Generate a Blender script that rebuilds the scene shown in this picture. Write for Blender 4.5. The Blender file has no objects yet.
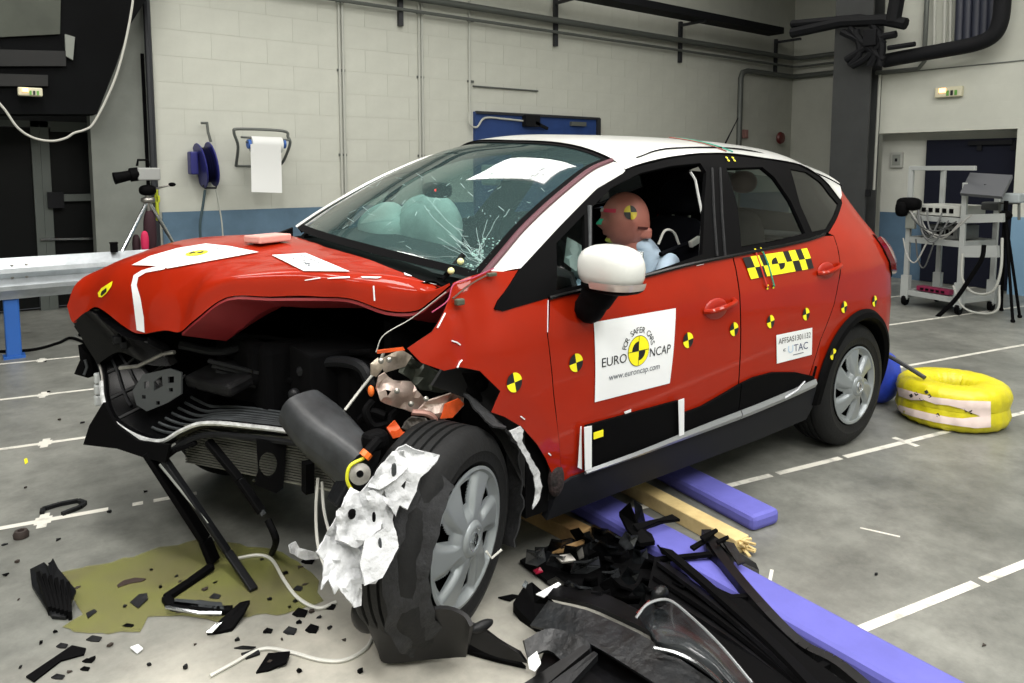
import bpy, bmesh, math, random
from mathutils import Vector as V, Matrix, noise as mnoise
from mathutils.geometry import delaunay_2d_cdt
from mathutils.bvhtree import BVHTree
R = math.radians
random.seed(7)
scene = bpy.context.scene
COL = scene.collection

# ------------------------------------------------------------------ camera
CAM_LOC = V((-3.672, -2.748, 1.442)); YAW = 52.53; PITCH = 5.40; FPX = 738.4; CX = 512.0
CY = 168 + FPX * math.tan(R(PITCH))
FW = V((math.cos(R(YAW)) * math.cos(R(PITCH)), math.sin(R(YAW)) * math.cos(R(PITCH)), -math.sin(R(PITCH))))
RT = V((math.sin(R(YAW)), -math.cos(R(YAW)), 0)); UP = RT.cross(FW)
cd = bpy.data.cameras.new('camera'); cam = bpy.data.objects.new('camera', cd); COL.objects.link(cam)
cd.sensor_width = 36; cd.sensor_fit = 'HORIZONTAL'; cd.lens = FPX * 36 / 1024
cd.shift_x = 0; cd.shift_y = -(341.5 - CY) / 1024; cd.clip_start = 0.05; cd.clip_end = 60
cam.matrix_world = Matrix((( RT.x, UP.x, -FW.x, CAM_LOC.x), (RT.y, UP.y, -FW.y, CAM_LOC.y), (RT.z, UP.z, -FW.z, CAM_LOC.z), (0, 0, 0, 1)))
scene.camera = cam

# ------------------------------------------------------------------ world, exposure, large lights
scene.view_settings.view_transform = 'Standard'; scene.view_settings.look = 'None'
scene.view_settings.gamma = 1.0; scene.view_settings.use_curve_mapping = False
scene.view_settings.exposure = -0.32
world = bpy.data.worlds.new('world'); scene.world = world; world.use_nodes = True
world.node_tree.nodes['Background'].inputs[0].default_value = (0.5, 0.52, 0.55, 1)
world.node_tree.nodes['Background'].inputs[1].default_value = 0.15
CEIL = 5.6
LAMPS = [  # centre x, y, half size x, half size y, power
    (-3.4, -1.2, 0.55, 1.6, 235), (-0.2, -1.4, 0.55, 1.6, 150), (2.9, -1.4, 0.55, 1.6, 105),
    (-3.4, 3.2, 0.55, 1.3, 150), (0.2, 3.2, 0.55, 1.3, 100), (4.6, 3.0, 0.55, 1.3, 25), (-6.4, -1.2, 0.55, 1.6, 150),
    (-5.0, -5.2, 0.55, 1.6, 330), (-1.6, -5.2, 0.55, 1.6, 330), (1.8, -5.2, 0.55, 1.6, 160)]  # unseen row, added to brighten the camera-facing side of the car
for (lx, ly, hx, hy, pw) in LAMPS:
    ld = bpy.data.lights.new('ceiling_light_glow', 'AREA'); ld.shape = 'RECTANGLE'; ld.size = hx * 2; ld.size_y = hy * 2
    ld.energy = pw; ld.color = (1.0, 0.975, 0.94)
    lo = bpy.data.objects.new('ceiling_light_glow', ld); COL.objects.link(lo); lo.location = (lx, ly, CEIL - 0.17)

# ------------------------------------------------------------------ pixel helpers (a pixel gives a direction only)
def ray(u, v): return FW + RT * ((u - CX) / FPX) - UP * ((v - CY) / FPX)
def py(u, v, y): r = ray(u, v); return CAM_LOC + r * ((y - CAM_LOC.y) / r.y)
def pX(u, v, x): r = ray(u, v); return CAM_LOC + r * ((x - CAM_LOC.x) / r.x)
def pz(u, v, z=0.0): r = ray(u, v); return CAM_LOC + r * ((z - CAM_LOC.z) / r.z)
def proj(p):
    d = V(p) - CAM_LOC; w = d.dot(FW); return (CX + FPX * d.dot(RT) / w, CY - FPX * d.dot(UP) / w)

def curve(xs, ys):
    n = len(xs); d = [(ys[i+1]-ys[i])/(xs[i+1]-xs[i]) for i in range(n-1)]
    m = [d[0]] + [0 if d[i-1]*d[i] <= 0 else 2*d[i-1]*d[i]/(d[i-1]+d[i]) for i in range(1, n-1)] + [d[-1]]
    def f(x):
        if x <= xs[0]: return ys[0] + m[0]*0
        if x >= xs[-1]: return ys[-1]
        i = 0
        while x > xs[i+1]: i += 1
        h = xs[i+1]-xs[i]; t = (x-xs[i])/h
        return ys[i]*(1+2*t)*(1-t)**2 + h*m[i]*t*(1-t)**2 + ys[i+1]*t*t*(3-2*t) + h*m[i+1]*t*t*(t-1)
    return f
def smooth(a, b, x):
    t = max(0, min(1, (x-a)/(b-a))); return t*t*(3-2*t)
def catmull(P, n):
    P = [V(p) for p in P]; out = []
    for i in range(len(P)-1):
        p0 = P[i-1] if i else P[i]*2-P[i+1]; p1 = P[i]; p2 = P[i+1]; p3 = P[i+2] if i+2 < len(P) else P[i+1]*2-P[i]
        for k in range(n):
            t = k/n
            out.append(0.5*((2*p1)+(p2-p0)*t+(2*p0-5*p1+4*p2-p3)*t*t+(3*p1-p0-3*p2+p3)*t**3))
    out.append(P[-1]); return out

# ------------------------------------------------------------------ materials
def lin(c):
    return tuple(((x/255)/12.92 if x/255 <= 0.04045 else (((x/255)+0.055)/1.055)**2.4) for x in c)
MATS = {}
def mat(name, col, rough=0.5, metal=0.0, coat=0.0, noise=0.0, nscale=6.0, bump=0.0, bscale=40.0, spec=0.5, emit=0.0, col2=None, nlo=0.35, nhi=0.65):
    if name in MATS: return MATS[name]
    m = bpy.data.materials.new(name); m.use_nodes = True; nt = m.node_tree; b = nt.nodes['Principled BSDF']
    c = lin(col); b.inputs['Base Color'].default_value = (*c, 1); b.inputs['Roughness'].default_value = rough
    b.inputs['Metallic'].default_value = metal; b.inputs['Coat Weight'].default_value = coat; b.inputs['Coat Roughness'].default_value = 0.06
    b.inputs['Specular IOR Level'].default_value = spec
    if emit: b.inputs['Emission Color'].default_value = (*c, 1); b.inputs['Emission Strength'].default_value = emit
    if noise or col2 or bump:
        tc = nt.nodes.new('ShaderNodeTexCoord')
    if noise or col2:
        n = nt.nodes.new('ShaderNodeTexNoise'); n.inputs['Scale'].default_value = nscale; n.inputs['Detail'].default_value = 6; n.inputs['Roughness'].default_value = 0.65
        nt.links.new(tc.outputs['Object'], n.inputs['Vector'])
        r = nt.nodes.new('ShaderNodeValToRGB'); nt.links.new(n.outputs['Fac'], r.inputs['Fac'])
        a = lin(col2) if col2 else tuple(x*(1-noise) for x in c); d = c if col2 else tuple(min(1, x*(1+noise)) for x in c)
        r.color_ramp.elements[0].position = nlo; r.color_ramp.elements[0].color = (*a, 1)
        r.color_ramp.elements[1].position = nhi; r.color_ramp.elements[1].color = (*d, 1)
        nt.links.new(r.outputs['Color'], b.inputs['Base Color'])
    if bump:
        n2 = nt.nodes.new('ShaderNodeTexNoise'); n2.inputs['Scale'].default_value = bscale; n2.inputs['Detail'].default_value = 4
        nt.links.new(tc.outputs['Object'], n2.inputs['Vector'])
        bp = nt.nodes.new('ShaderNodeBump'); bp.inputs['Strength'].default_value = bump; bp.inputs['Distance'].default_value = 0.01
        nt.links.new(n2.outputs['Fac'], bp.inputs['Height']); nt.links.new(bp.outputs['Normal'], b.inputs['Normal'])
    MATS[name] = m; return m
def glass(name, tint, refl_rough=0.02, opacity=0.0, base=(20, 25, 25), ior=1.5):
    if name in MATS: return MATS[name]
    m = bpy.data.materials.new(name); m.use_nodes = True; nt = m.node_tree; nt.nodes.clear()
    o = nt.nodes.new('ShaderNodeOutputMaterial'); tr = nt.nodes.new('ShaderNodeBsdfTransparent'); tr.inputs[0].default_value = (*lin(tint), 1)
    gl = nt.nodes.new('ShaderNodeBsdfGlossy'); gl.inputs['Roughness'].default_value = refl_rough
    df = nt.nodes.new('ShaderNodeBsdfDiffuse'); df.inputs[0].default_value = (*lin(base), 1)
    mx0 = nt.nodes.new('ShaderNodeMixShader'); mx0.inputs[0].default_value = opacity
    lw = nt.nodes.new('ShaderNodeLayerWeight'); lw.inputs['Blend'].default_value = 0.5; mx = nt.nodes.new('ShaderNodeMixShader')
    pw = nt.nodes.new('ShaderNodeMath'); pw.operation = 'POWER'; pw.inputs[1].default_value = 5; nt.links.new(lw.outputs['Facing'], pw.inputs[0])
    fr = nt.nodes.new('ShaderNodeMath'); fr.operation = 'MULTIPLY_ADD'; fr.inputs[1].default_value = 0.92; fr.inputs[2].default_value = 0.075; nt.links.new(pw.outputs[0], fr.inputs[0])
    nt.links.new(tr.outputs[0], mx0.inputs[1]); nt.links.new(df.outputs[0], mx0.inputs[2])
    nt.links.new(fr.outputs[0], mx.inputs[0]); nt.links.new(mx0.outputs[0], mx.inputs[1]); nt.links.new(gl.outputs[0], mx.inputs[2])
    nt.links.new(mx.outputs[0], o.inputs['Surface']); MATS[name] = m; return m

RED = mat('red_paint', (146, 31, 8), 0.45, 0.0, 0.5, noise=0.06, nscale=3, spec=0.06)
WHITE = mat('white_paint', (206, 208, 204), 0.3, 0, 0.7)
BLACK = mat('black_plastic', (6, 6, 7), 0.7, spec=0.06)
BLACKG = mat('black_gloss', (5, 5, 6), 0.25, spec=0.22)
SHADOWBLK = mat('black_matt_and_shade', (4, 4, 5), 0.95, spec=0.1)  # matt black; on the engine bay parts it stands for shade
DGREY = mat('dark_grey_plastic', (19, 20, 22), 0.45, spec=0.22, bump=0.15, bscale=60)
MGREY = mat('mid_grey_plastic', (58, 61, 63), 0.42, spec=0.3, noise=0.25, nscale=14)
CHROME = mat('chrome', (205, 208, 210), 0.18, 1.0)
STEEL = mat('steel', (150, 148, 142), 0.38, 0.85, noise=0.3, nscale=12)
RAWMETAL = mat('bare_metal', (176, 165, 150), 0.42, 0.55, noise=0.3, nscale=16, bump=0.3, bscale=30)
RUBBER = mat('tyre_rubber', (15, 16, 17), 0.75, spec=0.3, noise=0.25, nscale=20, bump=0.2, bscale=80)
HUB = mat('hubcap_silver', (140, 146, 149), 0.38, 0.45)
YELLOW = mat('yellow_sticker', (236, 226, 24), 0.5)
BLACKPRINT = mat('black_print', (14, 14, 16), 0.5)
GREYPRINT = mat('grey_print', (92, 98, 106), 0.5)
STICKER = mat('white_sticker', (226, 229, 230), 0.45)
WIRE_W = mat('white_wire', (205, 205, 198), 0.5)
FABRIC_D = mat('dark_fabric', (12, 13, 18), 0.95, spec=0.1)
ORANGE = mat('orange_primer', (214, 84, 34), 0.45, noise=0.25, nscale=14)
DKRED = mat('dark_red_paint', (110, 22, 24), 0.5)
AMBER = mat('amber_plastic', (232, 110, 40), 0.4)
CYAN = mat('cyan_plastic', (40, 170, 190), 0.4)
GREENT = mat('green_tape', (20, 130, 110), 0.5)
CHROMEP = mat('edge_painted_glint', (206, 208, 208), 0.28, 0.35, noise=0.25, nscale=30)  # pale diffuse grey paints in the highlights of the chrome lip
GLASS_W = glass('windshield_glass', (196, 218, 214), 0.015, 0.16, (110, 140, 140), 1.5)  # teal diffuse share stands for dust and for reflected haze
GLASS_S = glass('side_glass', (190, 205, 205), 0.01, 0.02, ior=1.5)
GLASS_D = glass('dark_glass', (40, 44, 46), 0.02, 0.3, (10, 11, 12))
LENS = glass('lamp_lens', (150, 160, 165), 0.12, 0.35, (60, 66, 70))
TAILRED = mat('tail_lens_red', (120, 10, 24), 0.12, 0, 1.0)

# ------------------------------------------------------------------ object helpers
def put(name, verts, faces, m, parent=None, smooth=False, solid=0.0, split=38, midx=None, bevel=0.0, offset=-1):
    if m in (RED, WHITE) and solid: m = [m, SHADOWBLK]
    me = bpy.data.meshes.new(name); me.from_pydata([tuple(v) for v in verts], [], [tuple(f) for f in faces])
    for x in (m if isinstance(m, (list, tuple)) else [m]): me.materials.append(x)
    if midx: me.polygons.foreach_set('material_index', midx)
    if smooth: me.polygons.foreach_set('use_smooth', [True]*len(me.polygons))
    me.validate(); me.update()
    o = bpy.data.objects.new(name, me); COL.objects.link(o)
    if parent is not None: o.parent = parent
    if solid:
        s = o.modifiers.new('thick', 'SOLIDIFY'); s.thickness = solid; s.offset = offset
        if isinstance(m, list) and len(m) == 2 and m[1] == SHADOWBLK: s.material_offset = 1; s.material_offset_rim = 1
    if bevel:
        b = o.modifiers.new('edge', 'BEVEL'); b.width = bevel; b.segments = 2; b.limit_method = 'ANGLE'; b.angle_limit = R(35)
    if smooth and split:
        e = o.modifiers.new('sharp', 'EDGE_SPLIT'); e.split_angle = R(split)
    return o
def tag(o, label, cat=None, group=None, kind=None):
    if label: o['label'] = label
    if cat: o['category'] = cat
    if group: o['group'] = group
    if kind: o['kind'] = kind
    return o
def empty(name, loc, label, cat, group=None):
    o = bpy.data.objects.new(name, None); COL.objects.link(o); o.location = loc; o.empty_display_size = 0.1
    return tag(o, label, cat, group)
def adopt(root):   # children were written in world coordinates: keep them there
    bpy.context.view_layer.update()
    inv = Matrix.Translation(root.location).inverted()
    for c in root.children: c.matrix_parent_inverse = inv

class MB:
    def __init__(s): s.v = []; s.f = []
    def add(s, vs, fs):
        k = len(s.v); s.v += [V(x) for x in vs]; s.f += [tuple(i+k for i in f) for f in fs]; return s
    def box(s, c, d, rot=None):
        c = V(c); m = rot if rot is not None else Matrix.Identity(3)
        vs = [c + m @ V((sx*d[0]/2, sy*d[1]/2, sz*d[2]/2)) for sz in (-1, 1) for sy in (-1, 1) for sx in (-1, 1)]
        return s.add(vs, [(0,2,3,1),(4,5,7,6),(0,1,5,4),(2,6,7,3),(0,4,6,2),(1,3,7,5)])
    def bar(s, a, b, w, h, up=(0, 0, 1)):
        a = V(a); b = V(b); d = (b-a); L = d.length; d.normalize(); u = V(up)
        if abs(d.dot(u)) > 0.98: u = V((1, 0, 0))
        r = d.cross(u).normalized(); u = r.cross(d)
        m = Matrix((d, r, u)).transposed(); return s.box((a+b)/2, (L, w, h), m)
    def tube(s, P, r, n=8, closed=False, cap=True):
        P = [V(p) for p in P]; N = len(P); rr = r if isinstance(r, (list, tuple)) else [r]*N
        t0 = (P[1]-P[0]).normalized(); a = t0.orthogonal().normalized(); rings = []
        k = len(s.v)
        for i in range(N):
            t = ((P[(i+1) % N]-P[i-1]) if (closed or 0 < i < N-1) else (P[1]-P[0] if i == 0 else P[-1]-P[-2])).normalized()
            a = (a - t*a.dot(t)); a = a.normalized() if a.length > 1e-6 else t.orthogonal().normalized(); b = t.cross(a)
            for j in range(n): s.v.append(P[i] + (a*math.cos(2*math.pi*j/n) + b*math.sin(2*math.pi*j/n))*rr[i])
        for i in range(N if closed else N-1):
            i2 = (i+1) % N
            for j in range(n): s.f.append((k+i*n+j, k+i*n+(j+1) % n, k+i2*n+(j+1) % n, k+i2*n+j))
        if cap and not closed:
            s.f.append(tuple(k+j for j in range(n))[::-1]); s.f.append(tuple(k+(N-1)*n+j for j in range(n)))
        return s
    def lathe(s, prof, n=32, mtx=None, closed=False):   # profile (r, h) around local Z
        k = len(s.v); m = mtx if mtx is not None else Matrix.Identity(4); L = len(prof)
        for j in range(n):
            c, q = math.cos(2*math.pi*j/n), math.sin(2*math.pi*j/n)
            for (r, h) in prof: s.v.append(m @ V((r*c, r*q, h)))
        for j in range(n):
            j2 = (j+1) % n
            for i in range(L if closed else L-1):
                i2 = (i+1) % L
                s.f.append((k+j*L+i, k+j2*L+i, k+j2*L+i2, k+j*L+i2))
        return s
    def prism(s, poly, vec):
        poly = [V(p) for p in poly]; n = len(poly); vec = V(vec)
        vs = poly + [p+vec for p in poly]
        return s.add(vs, [tuple(range(n))[::-1], tuple(range(n, 2*n))] + [(i, (i+1) % n, n+(i+1) % n, n+i) for i in range(n)])
    def ball(s, c, rad, n=16, m=10, e=1.0, rot=None):
        c = V(c); k = len(s.v); M = rot if rot is not None else Matrix.Identity(3)
        f = lambda x: math.copysign(abs(x)**e, x)
        for i in range(m+1):
            ph = -math.pi/2 + math.pi*i/m
            for j in range(n):
                th = 2*math.pi*j/n
                s.v.append(c + M @ V((rad[0]*f(math.cos(ph))*f(math.cos(th)), rad[1]*f(math.cos(ph))*f(math.sin(th)), rad[2]*f(math.sin(ph)))))
        for i in range(m):
            for j in range(n): s.f.append((k+i*n+j, k+i*n+(j+1) % n, k+(i+1)*n+(j+1) % n, k+(i+1)*n+j))
        return s
    def grid(s, rows):
        k = len(s.v); n = len(rows[0])
        for r in rows: s.v += [V(p) for p in r]
        for i in range(len(rows)-1):
            for j in range(n-1): s.f.append((k+i*n+j, k+i*n+j+1, k+(i+1)*n+j+1, k+(i+1)*n+j))
        return s
    def put(s, name, m, parent=None, **kw): return put(name, s.v, s.f, m, parent, **kw)

def inside(p, poly):
    x, y = p[0], p[1]; c = False; n = len(poly)
    for i in range(n):
        x1, y1 = poly[i][0], poly[i][1]; x2, y2 = poly[i-1][0], poly[i-1][1]
        if (y1 > y) != (y2 > y) and x < (x2-x1)*(y-y1)/(y2-y1)+x1: c = not c
    return c
def segdist(p, a, b):
    d = b-a; t = max(0, min(1, (p-a).dot(d)/max(1e-12, d.dot(d)))); return (a+d*t-p).length
def fill2d(outline, step, holes=()):
    pts = []; edges = []
    for loop in [outline]+list(holes):
        k0 = len(pts); loop = [V((p[0], p[1])) for p in loop]
        for i in range(len(loop)):
            a, b = loop[i], loop[(i+1) % len(loop)]; n = max(1, int((b-a).length/step))
            for j in range(n): pts.append(a+(b-a)*(j/n))
        edges += [(i, i+1) for i in range(k0, len(pts)-1)] + [(len(pts)-1, k0)]
    segs = [(pts[a], pts[b]) for a, b in edges]
    xs = [p.x for p in pts]; ys = [p.y for p in pts]
    y = min(ys)+step/2; row = 0
    while y < max(ys):
        x = min(xs)+(step/2 if row % 2 else 0)
        while x < max(xs):
            q = V((x, y))
            if inside(q, outline) and min(segdist(q, a, b) for a, b in segs) > step*0.45: pts.append(q)
            x += step
        y += step; row += 1
    r = delaunay_2d_cdt(pts, edges, [], 1, 1e-6)
    vs, fs = r[0], r[2]; out = []
    for f in fs:
        c = (vs[f[0]]+vs[f[1]]+vs[f[2]])/3
        if inside(c, outline) and not any(inside(c, h) for h in holes): out.append(tuple(f))
    return vs, out
def panel(name, outline, mapf, m, parent=None, step=0.04, solid=0.006, holes=(), flip=False, smooth=True):
    vs, fs = fill2d(outline, step, holes)
    if flip: fs = [f[::-1] for f in fs]
    return put(name, [mapf(v.x, v.y) for v in vs], fs, m, parent, smooth=smooth, solid=solid)
def text2d(body, size=1.0):
    c = bpy.data.curves.new('print', 'FONT'); c.body = body; c.size = size; c.align_x = 'CENTER'; c.resolution_u = 3
    o = bpy.data.objects.new('print', c); COL.objects.link(o); dg = bpy.context.evaluated_depsgraph_get()
    e = o.evaluated_get(dg); me = e.to_mesh()
    vs = [(v.co.x, v.co.y) for v in me.vertices]; fs = [tuple(p.vertices) for p in me.polygons]
    e.to_mesh_clear(); bpy.data.objects.remove(o); bpy.data.curves.remove(c); return vs, fs
def join2d(parts):   # [(verts2d, faces)] -> one
    v = []; f = []
    for a, b in parts:
        k = len(v); v += list(a); f += [tuple(i+k for i in q) for q in b]
    return v, f
def disc2d(cx, cy, r, a0=0, a1=360, n=24, r0=0.0):
    k = max(2, int(n*(a1-a0)/360)); A = [R(a0+(a1-a0)*i/k) for i in range(k+1)]
    if r0: 
        v = [(cx+r*math.cos(a), cy+r*math.sin(a)) for a in A]+[(cx+r0*math.cos(a), cy+r0*math.sin(a)) for a in A]
        return v, [(i, i+1, k+1+i+1, k+1+i) for i in range(k)]
    v = [(cx, cy)]+[(cx+r*math.cos(a), cy+r*math.sin(a)) for a in A]; return v, [(0, i+1, i+2) for i in range(k)]
def fit2d(t, cx, cy, w=None, h=None):
    v, f = t; x0 = min(p[0] for p in v); x1 = max(p[0] for p in v); y0 = min(p[1] for p in v); y1 = max(p[1] for p in v)
    sx = w/(x1-x0) if w else h/(y1-y0); sy = h/(y1-y0) if h else sx
    return [((p[0]-(x0+x1)/2)*sx+cx, (p[1]-(y0+y1)/2)*sy+cy) for p in v], f
def arctext(s, cx, cy, r, a0, a1, h):
    out = []; n = len(s)
    for i, ch in enumerate(s):
        if ch == ' ': continue
        v, f = text2d(ch, 1.0); a = R(a0+(a1-a0)*i/(n-1)); sc = h/0.7
        v = [(p[0]*sc, p[1]*sc) for p in v]; q = a-math.pi/2
        out.append(([(cx+r*math.cos(a)+p[0]*math.cos(q)-p[1]*math.sin(q), cy+r*math.sin(a)+p[0]*math.sin(q)+p[1]*math.cos(q)) for p in v], f))
    return join2d(out)
# ================================================================== SETTING
FLOOR = mat('concrete_floor', (128, 129, 124), 0.42, bump=0.06, bscale=25)
def floor_nodes(m):
    nt = m.node_tree; b = nt.nodes['Principled BSDF']; tc = nt.nodes.new('ShaderNodeTexCoord')
    def nz(s, d=8, ro=0.6):
        n = nt.nodes.new('ShaderNodeTexNoise'); n.inputs['Scale'].default_value = s; n.inputs['Detail'].default_value = d; n.inputs['Roughness'].default_value = ro
        nt.links.new(tc.outputs['Object'], n.inputs['Vector']); return n
    def ramp(src, a, ca, b2, cb):
        r = nt.nodes.new('ShaderNodeValToRGB'); r.color_ramp.elements[0].position = a; r.color_ramp.elements[0].color = (*lin(ca), 1)
        r.color_ramp.elements[1].position = b2; r.color_ramp.elements[1].color = (*lin(cb), 1); nt.links.new(src.outputs['Fac'], r.inputs['Fac']); return r
    r1 = ramp(nz(0.9), 0.3, (92, 94, 89), 0.7, (142, 143, 136))
    r2 = ramp(nz(5.0, 10, 0.75), 0.35, (150, 150, 150), 0.62, (255, 255, 255))
    mu = nt.nodes.new('ShaderNodeMixRGB'); mu.blend_type = 'MULTIPLY'; mu.inputs[0].default_value = 0.6
    nt.links.new(r1.outputs[0], mu.inputs[1]); nt.links.new(r2.outputs[0], mu.inputs[2])
    r3 = ramp(nz(2.3, 10, 0.8), 0.62, (0, 0, 0), 0.78, (120, 120, 120))      # brownish dust stains
    mx = nt.nodes.new('ShaderNodeMixRGB'); mx.inputs[2].default_value = (*lin(( 150, 136, 110)), 1)
    nt.links.new(r3.outputs[0], mx.inputs[0]); nt.links.new(mu.outputs[0], mx.inputs[1])
    # pale dusty patch where the barrier face stood, ahead of the car
    sp = nt.nodes.new('ShaderNodeTexGradient'); sp.gradient_type = 'SPHERICAL'
    mp = nt.nodes.new('ShaderNodeMapping'); mp.inputs['Location'].default_value = (3.05/1.5, 1.05/1.1, 0); mp.inputs['Scale'].default_value = (1/1.5, 1/1.1, 1)
    nt.links.new(tc.outputs['Object'], mp.inputs['Vector']); nt.links.new(mp.outputs[0], sp.inputs['Vector'])
    n4 = nz(3.5, 8, 0.7); mm = nt.nodes.new('ShaderNodeMath'); mm.operation = 'MULTIPLY'
    nt.links.new(sp.outputs['Fac'], mm.inputs[0]); nt.links.new(n4.outputs['Fac'], mm.inputs[1])
    r5 = nt.nodes.new('ShaderNodeValToRGB'); r5.color_ramp.elements[0].position = 0.08; r5.color_ramp.elements[1].position = 0.42
    r5.color_ramp.elements[1].color = (0.8, 0.8, 0.8, 1); nt.links.new(mm.outputs[0], r5.inputs['Fac'])
    m2 = nt.nodes.new('ShaderNodeMixRGB'); m2.inputs[2].default_value = (*lin((196, 192, 180)), 1)
    nt.links.new(r5.outputs[0], m2.inputs[0]); nt.links.new(mx.outputs[0], m2.inputs[1]); nt.links.new(m2.outputs[0], b.inputs['Base Color'])
floor_nodes(FLOOR)
def wallmat(name, c, scale=1.0):
    m = mat(name, c, 0.8, noise=0.05, nscale=2.0); nt = m.node_tree; b = nt.nodes['Principled BSDF']
    tc = nt.nodes.new('ShaderNodeTexCoord'); bk = nt.nodes.new('ShaderNodeTexBrick'); mp = nt.nodes.new('ShaderNodeMapping')
    mp.inputs['Rotation'].default_value = (R(90), 0, 0)
    nt.links.new(tc.outputs['Object'], mp.inputs['Vector']); nt.links.new(mp.outputs[0], bk.inputs['Vector'])
    bk.inputs['Scale'].default_value = 1.0; bk.inputs['Brick Width'].default_value = 0.5; bk.inputs['Row Height'].default_value = 0.2; bk.inputs['Mortar Size'].default_value = 0.006
    bp = nt.nodes.new('ShaderNodeBump'); bp.inputs['Strength'].default_value = 0.25; bp.inputs['Distance'].default_value = 0.004; bp.invert = True
    nt.links.new(bk.outputs['Fac'], bp.inputs['Height']); nt.links.new(bp.outputs['Normal'], b.inputs['Normal']); return m
WALLP = wallmat('painted_block_wall', (186, 188, 178)); WALLG = mat('grey_plaster', (118, 122, 116), 0.85, noise=0.08, nscale=3)
BAND = mat('blue_dado_paint', (70, 95, 116), 0.7, noise=0.1, nscale=4); BANDD = mat('blue_dado_paint_pale', (84, 110, 130), 0.75, noise=0.1, nscale=4)  # second dado tone is a paler copy, for the back wall
LINEP = mat('white_floor_paint', (208, 206, 196), 0.6, col2=(150, 150, 144), nscale=9, nlo=0.3, nhi=0.5)
PIPE = mat('grey_pipe', (92, 96, 92), 0.5, 0.2); PIPED = mat('dark_pipe', (44, 46, 50), 0.5, 0.2); CONDUIT = mat('pale_conduit', (172, 174, 166), 0.5)
GALV = mat('galvanised_steel', (172, 178, 182), 0.42, 0.5, noise=0.16, nscale=7, bump=0.08, bscale=15)
BLUEPOST = mat('blue_post_paint', (38, 92, 170), 0.45); NAVY = mat('navy_door_paint', (30, 58, 112), 0.55, noise=0.1); NAVYD = mat('dark_navy_door', (9, 13, 28), 0.7, spec=0.2)
DARKST = mat('dark_steelwork', (16, 17, 20), 0.7, spec=0.2); DARKGREEN = mat('dark_grey_green', (62, 66, 58), 0.8, noise=0.15, nscale=3)
COLUMN = mat('column_paint', (50, 52, 52), 0.6, noise=0.1, nscale=5)
BW = 5.6      # back wall plane
CORN = py(793, 75, BW).x
def struct(o): o['kind'] = 'structure'; return o
fl = struct(MB().box((1, -1, -0.05), (22, 14.4, 0.1)).put('floor', FLOOR))
struct(MB().box((1, -1, CEIL+0.05), (22, 14.4, 0.1)).put('ceiling', mat('ceiling_paint', (92, 95, 96), 0.9)))
XL = py(155, 150, BW).x       # left end of the white block wall
BLOCKP = mat('block_paint', (186, 188, 178), 0.8, noise=0.05, nscale=2.0); JOINT = mat('joint_paint', (180, 182, 172), 0.9)
wb = struct(MB().box(((XL+CORN)/2, BW+0.103, CEIL/2), (CORN-XL, 0.2, CEIL)).put('wall_back', JOINT))
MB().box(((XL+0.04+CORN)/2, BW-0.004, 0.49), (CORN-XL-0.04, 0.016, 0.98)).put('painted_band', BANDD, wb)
# painted blocks laid in courses; the ones in view nearest are parts, the rest one part
BL, BH, BG = 0.60, 0.27, 0.003
bme = None; rest = MB(); count = 0; row = 0; z = 0.98
while z < CEIL-0.05:
    h = min(BH, CEIL-z); x = XL+0.0-(BL/2 if row % 2 else 0)
    while x < CORN-0.01:
        xa, xb0 = max(x, XL), min(x+BL, CORN); full = abs(xb0-xa-BL) < 1e-6 and abs(h-BH) < 1e-6
        if xb0-xa > 0.03:
            if count < 300 and xa < 8.5 and z < 4.2:
                if full and bme is not None: o = bpy.data.objects.new('block', bme); COL.objects.link(o); o.parent = wb; o.location = (xa, BW, z)
                else:
                    o = MB().box(((xb0-xa)/2, 0.006, h/2), (xb0-xa-BG, 0.012, h-BG)).put('block', BLOCKP, wb); o.location = (xa, BW, z)
                    if full: bme = o.data
                count += 1
            else: rest.box(((xa+xb0)/2, BW+0.006, z+h/2), (xb0-xa-BG, 0.012, h-BG))
        x += BL
    z += BH; row += 1
rest.put('block_courses', BLOCKP, wb)['kind'] = 'stuff'
struct(MB().box((CORN+0.1, BW-1.6, CEIL/2), (0.2, 3.6, CEIL)).put('wall_far', WALLP))
# left: grey pier, dark passage with glazed doors
XP = py(92, 150, BW).x
struct(MB().box(((XP+XL)/2, BW+0.13, CEIL/2), (XL-XP, 0.2, CEIL)).put('wall_pier', WALLG))
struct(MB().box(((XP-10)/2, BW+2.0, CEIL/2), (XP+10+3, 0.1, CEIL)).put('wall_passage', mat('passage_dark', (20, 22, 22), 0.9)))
struct(MB().box((-9.95, -1, CEIL/2), (0.1, 14.4, CEIL)).put('wall_left', WALLP))
struct(MB().box((1, -8.15, CEIL/2), (22, 0.1, CEIL)).put('wall_front', WALLP))
struct(MB().box((11.95, -1, CEIL/2), (0.1, 14.4, CEIL)).put('wall_outer', WALLP))
# right-hand wall: fascia above, recessed wall below, pier at the far right
FX = 5.95; LX = 6.22
yl = pX(873, 150, FX).y; zf = pX(950, 131, FX).z; yr = pX(1013, 200, FX).y
wr = struct(MB().box((FX+0.3, (yl-8)/2, (zf+CEIL)/2), (0.6, yl+8, CEIL-zf)).put('wall_right', WALLP))
ytr = pX(877, 75, FX).y
MB().bar((FX-0.006, yl, pX(877, 75, FX).z), (FX-0.006, -2.5, pX(877, 75, FX).z), 0.012, 0.012).put('groove', PIPE, wr)
LWALL = wallmat('painted_block_wall_shaded', (176, 178, 170))  # block paint darkened for the shade under the fascia
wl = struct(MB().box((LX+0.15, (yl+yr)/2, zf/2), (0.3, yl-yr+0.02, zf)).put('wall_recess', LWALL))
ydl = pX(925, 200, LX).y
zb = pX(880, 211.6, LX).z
MB().box((LX-0.004, (yl+ydl)/2, zb/2), (0.008, yl-ydl, zb)).put('painted_band', BAND, wl)
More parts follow.
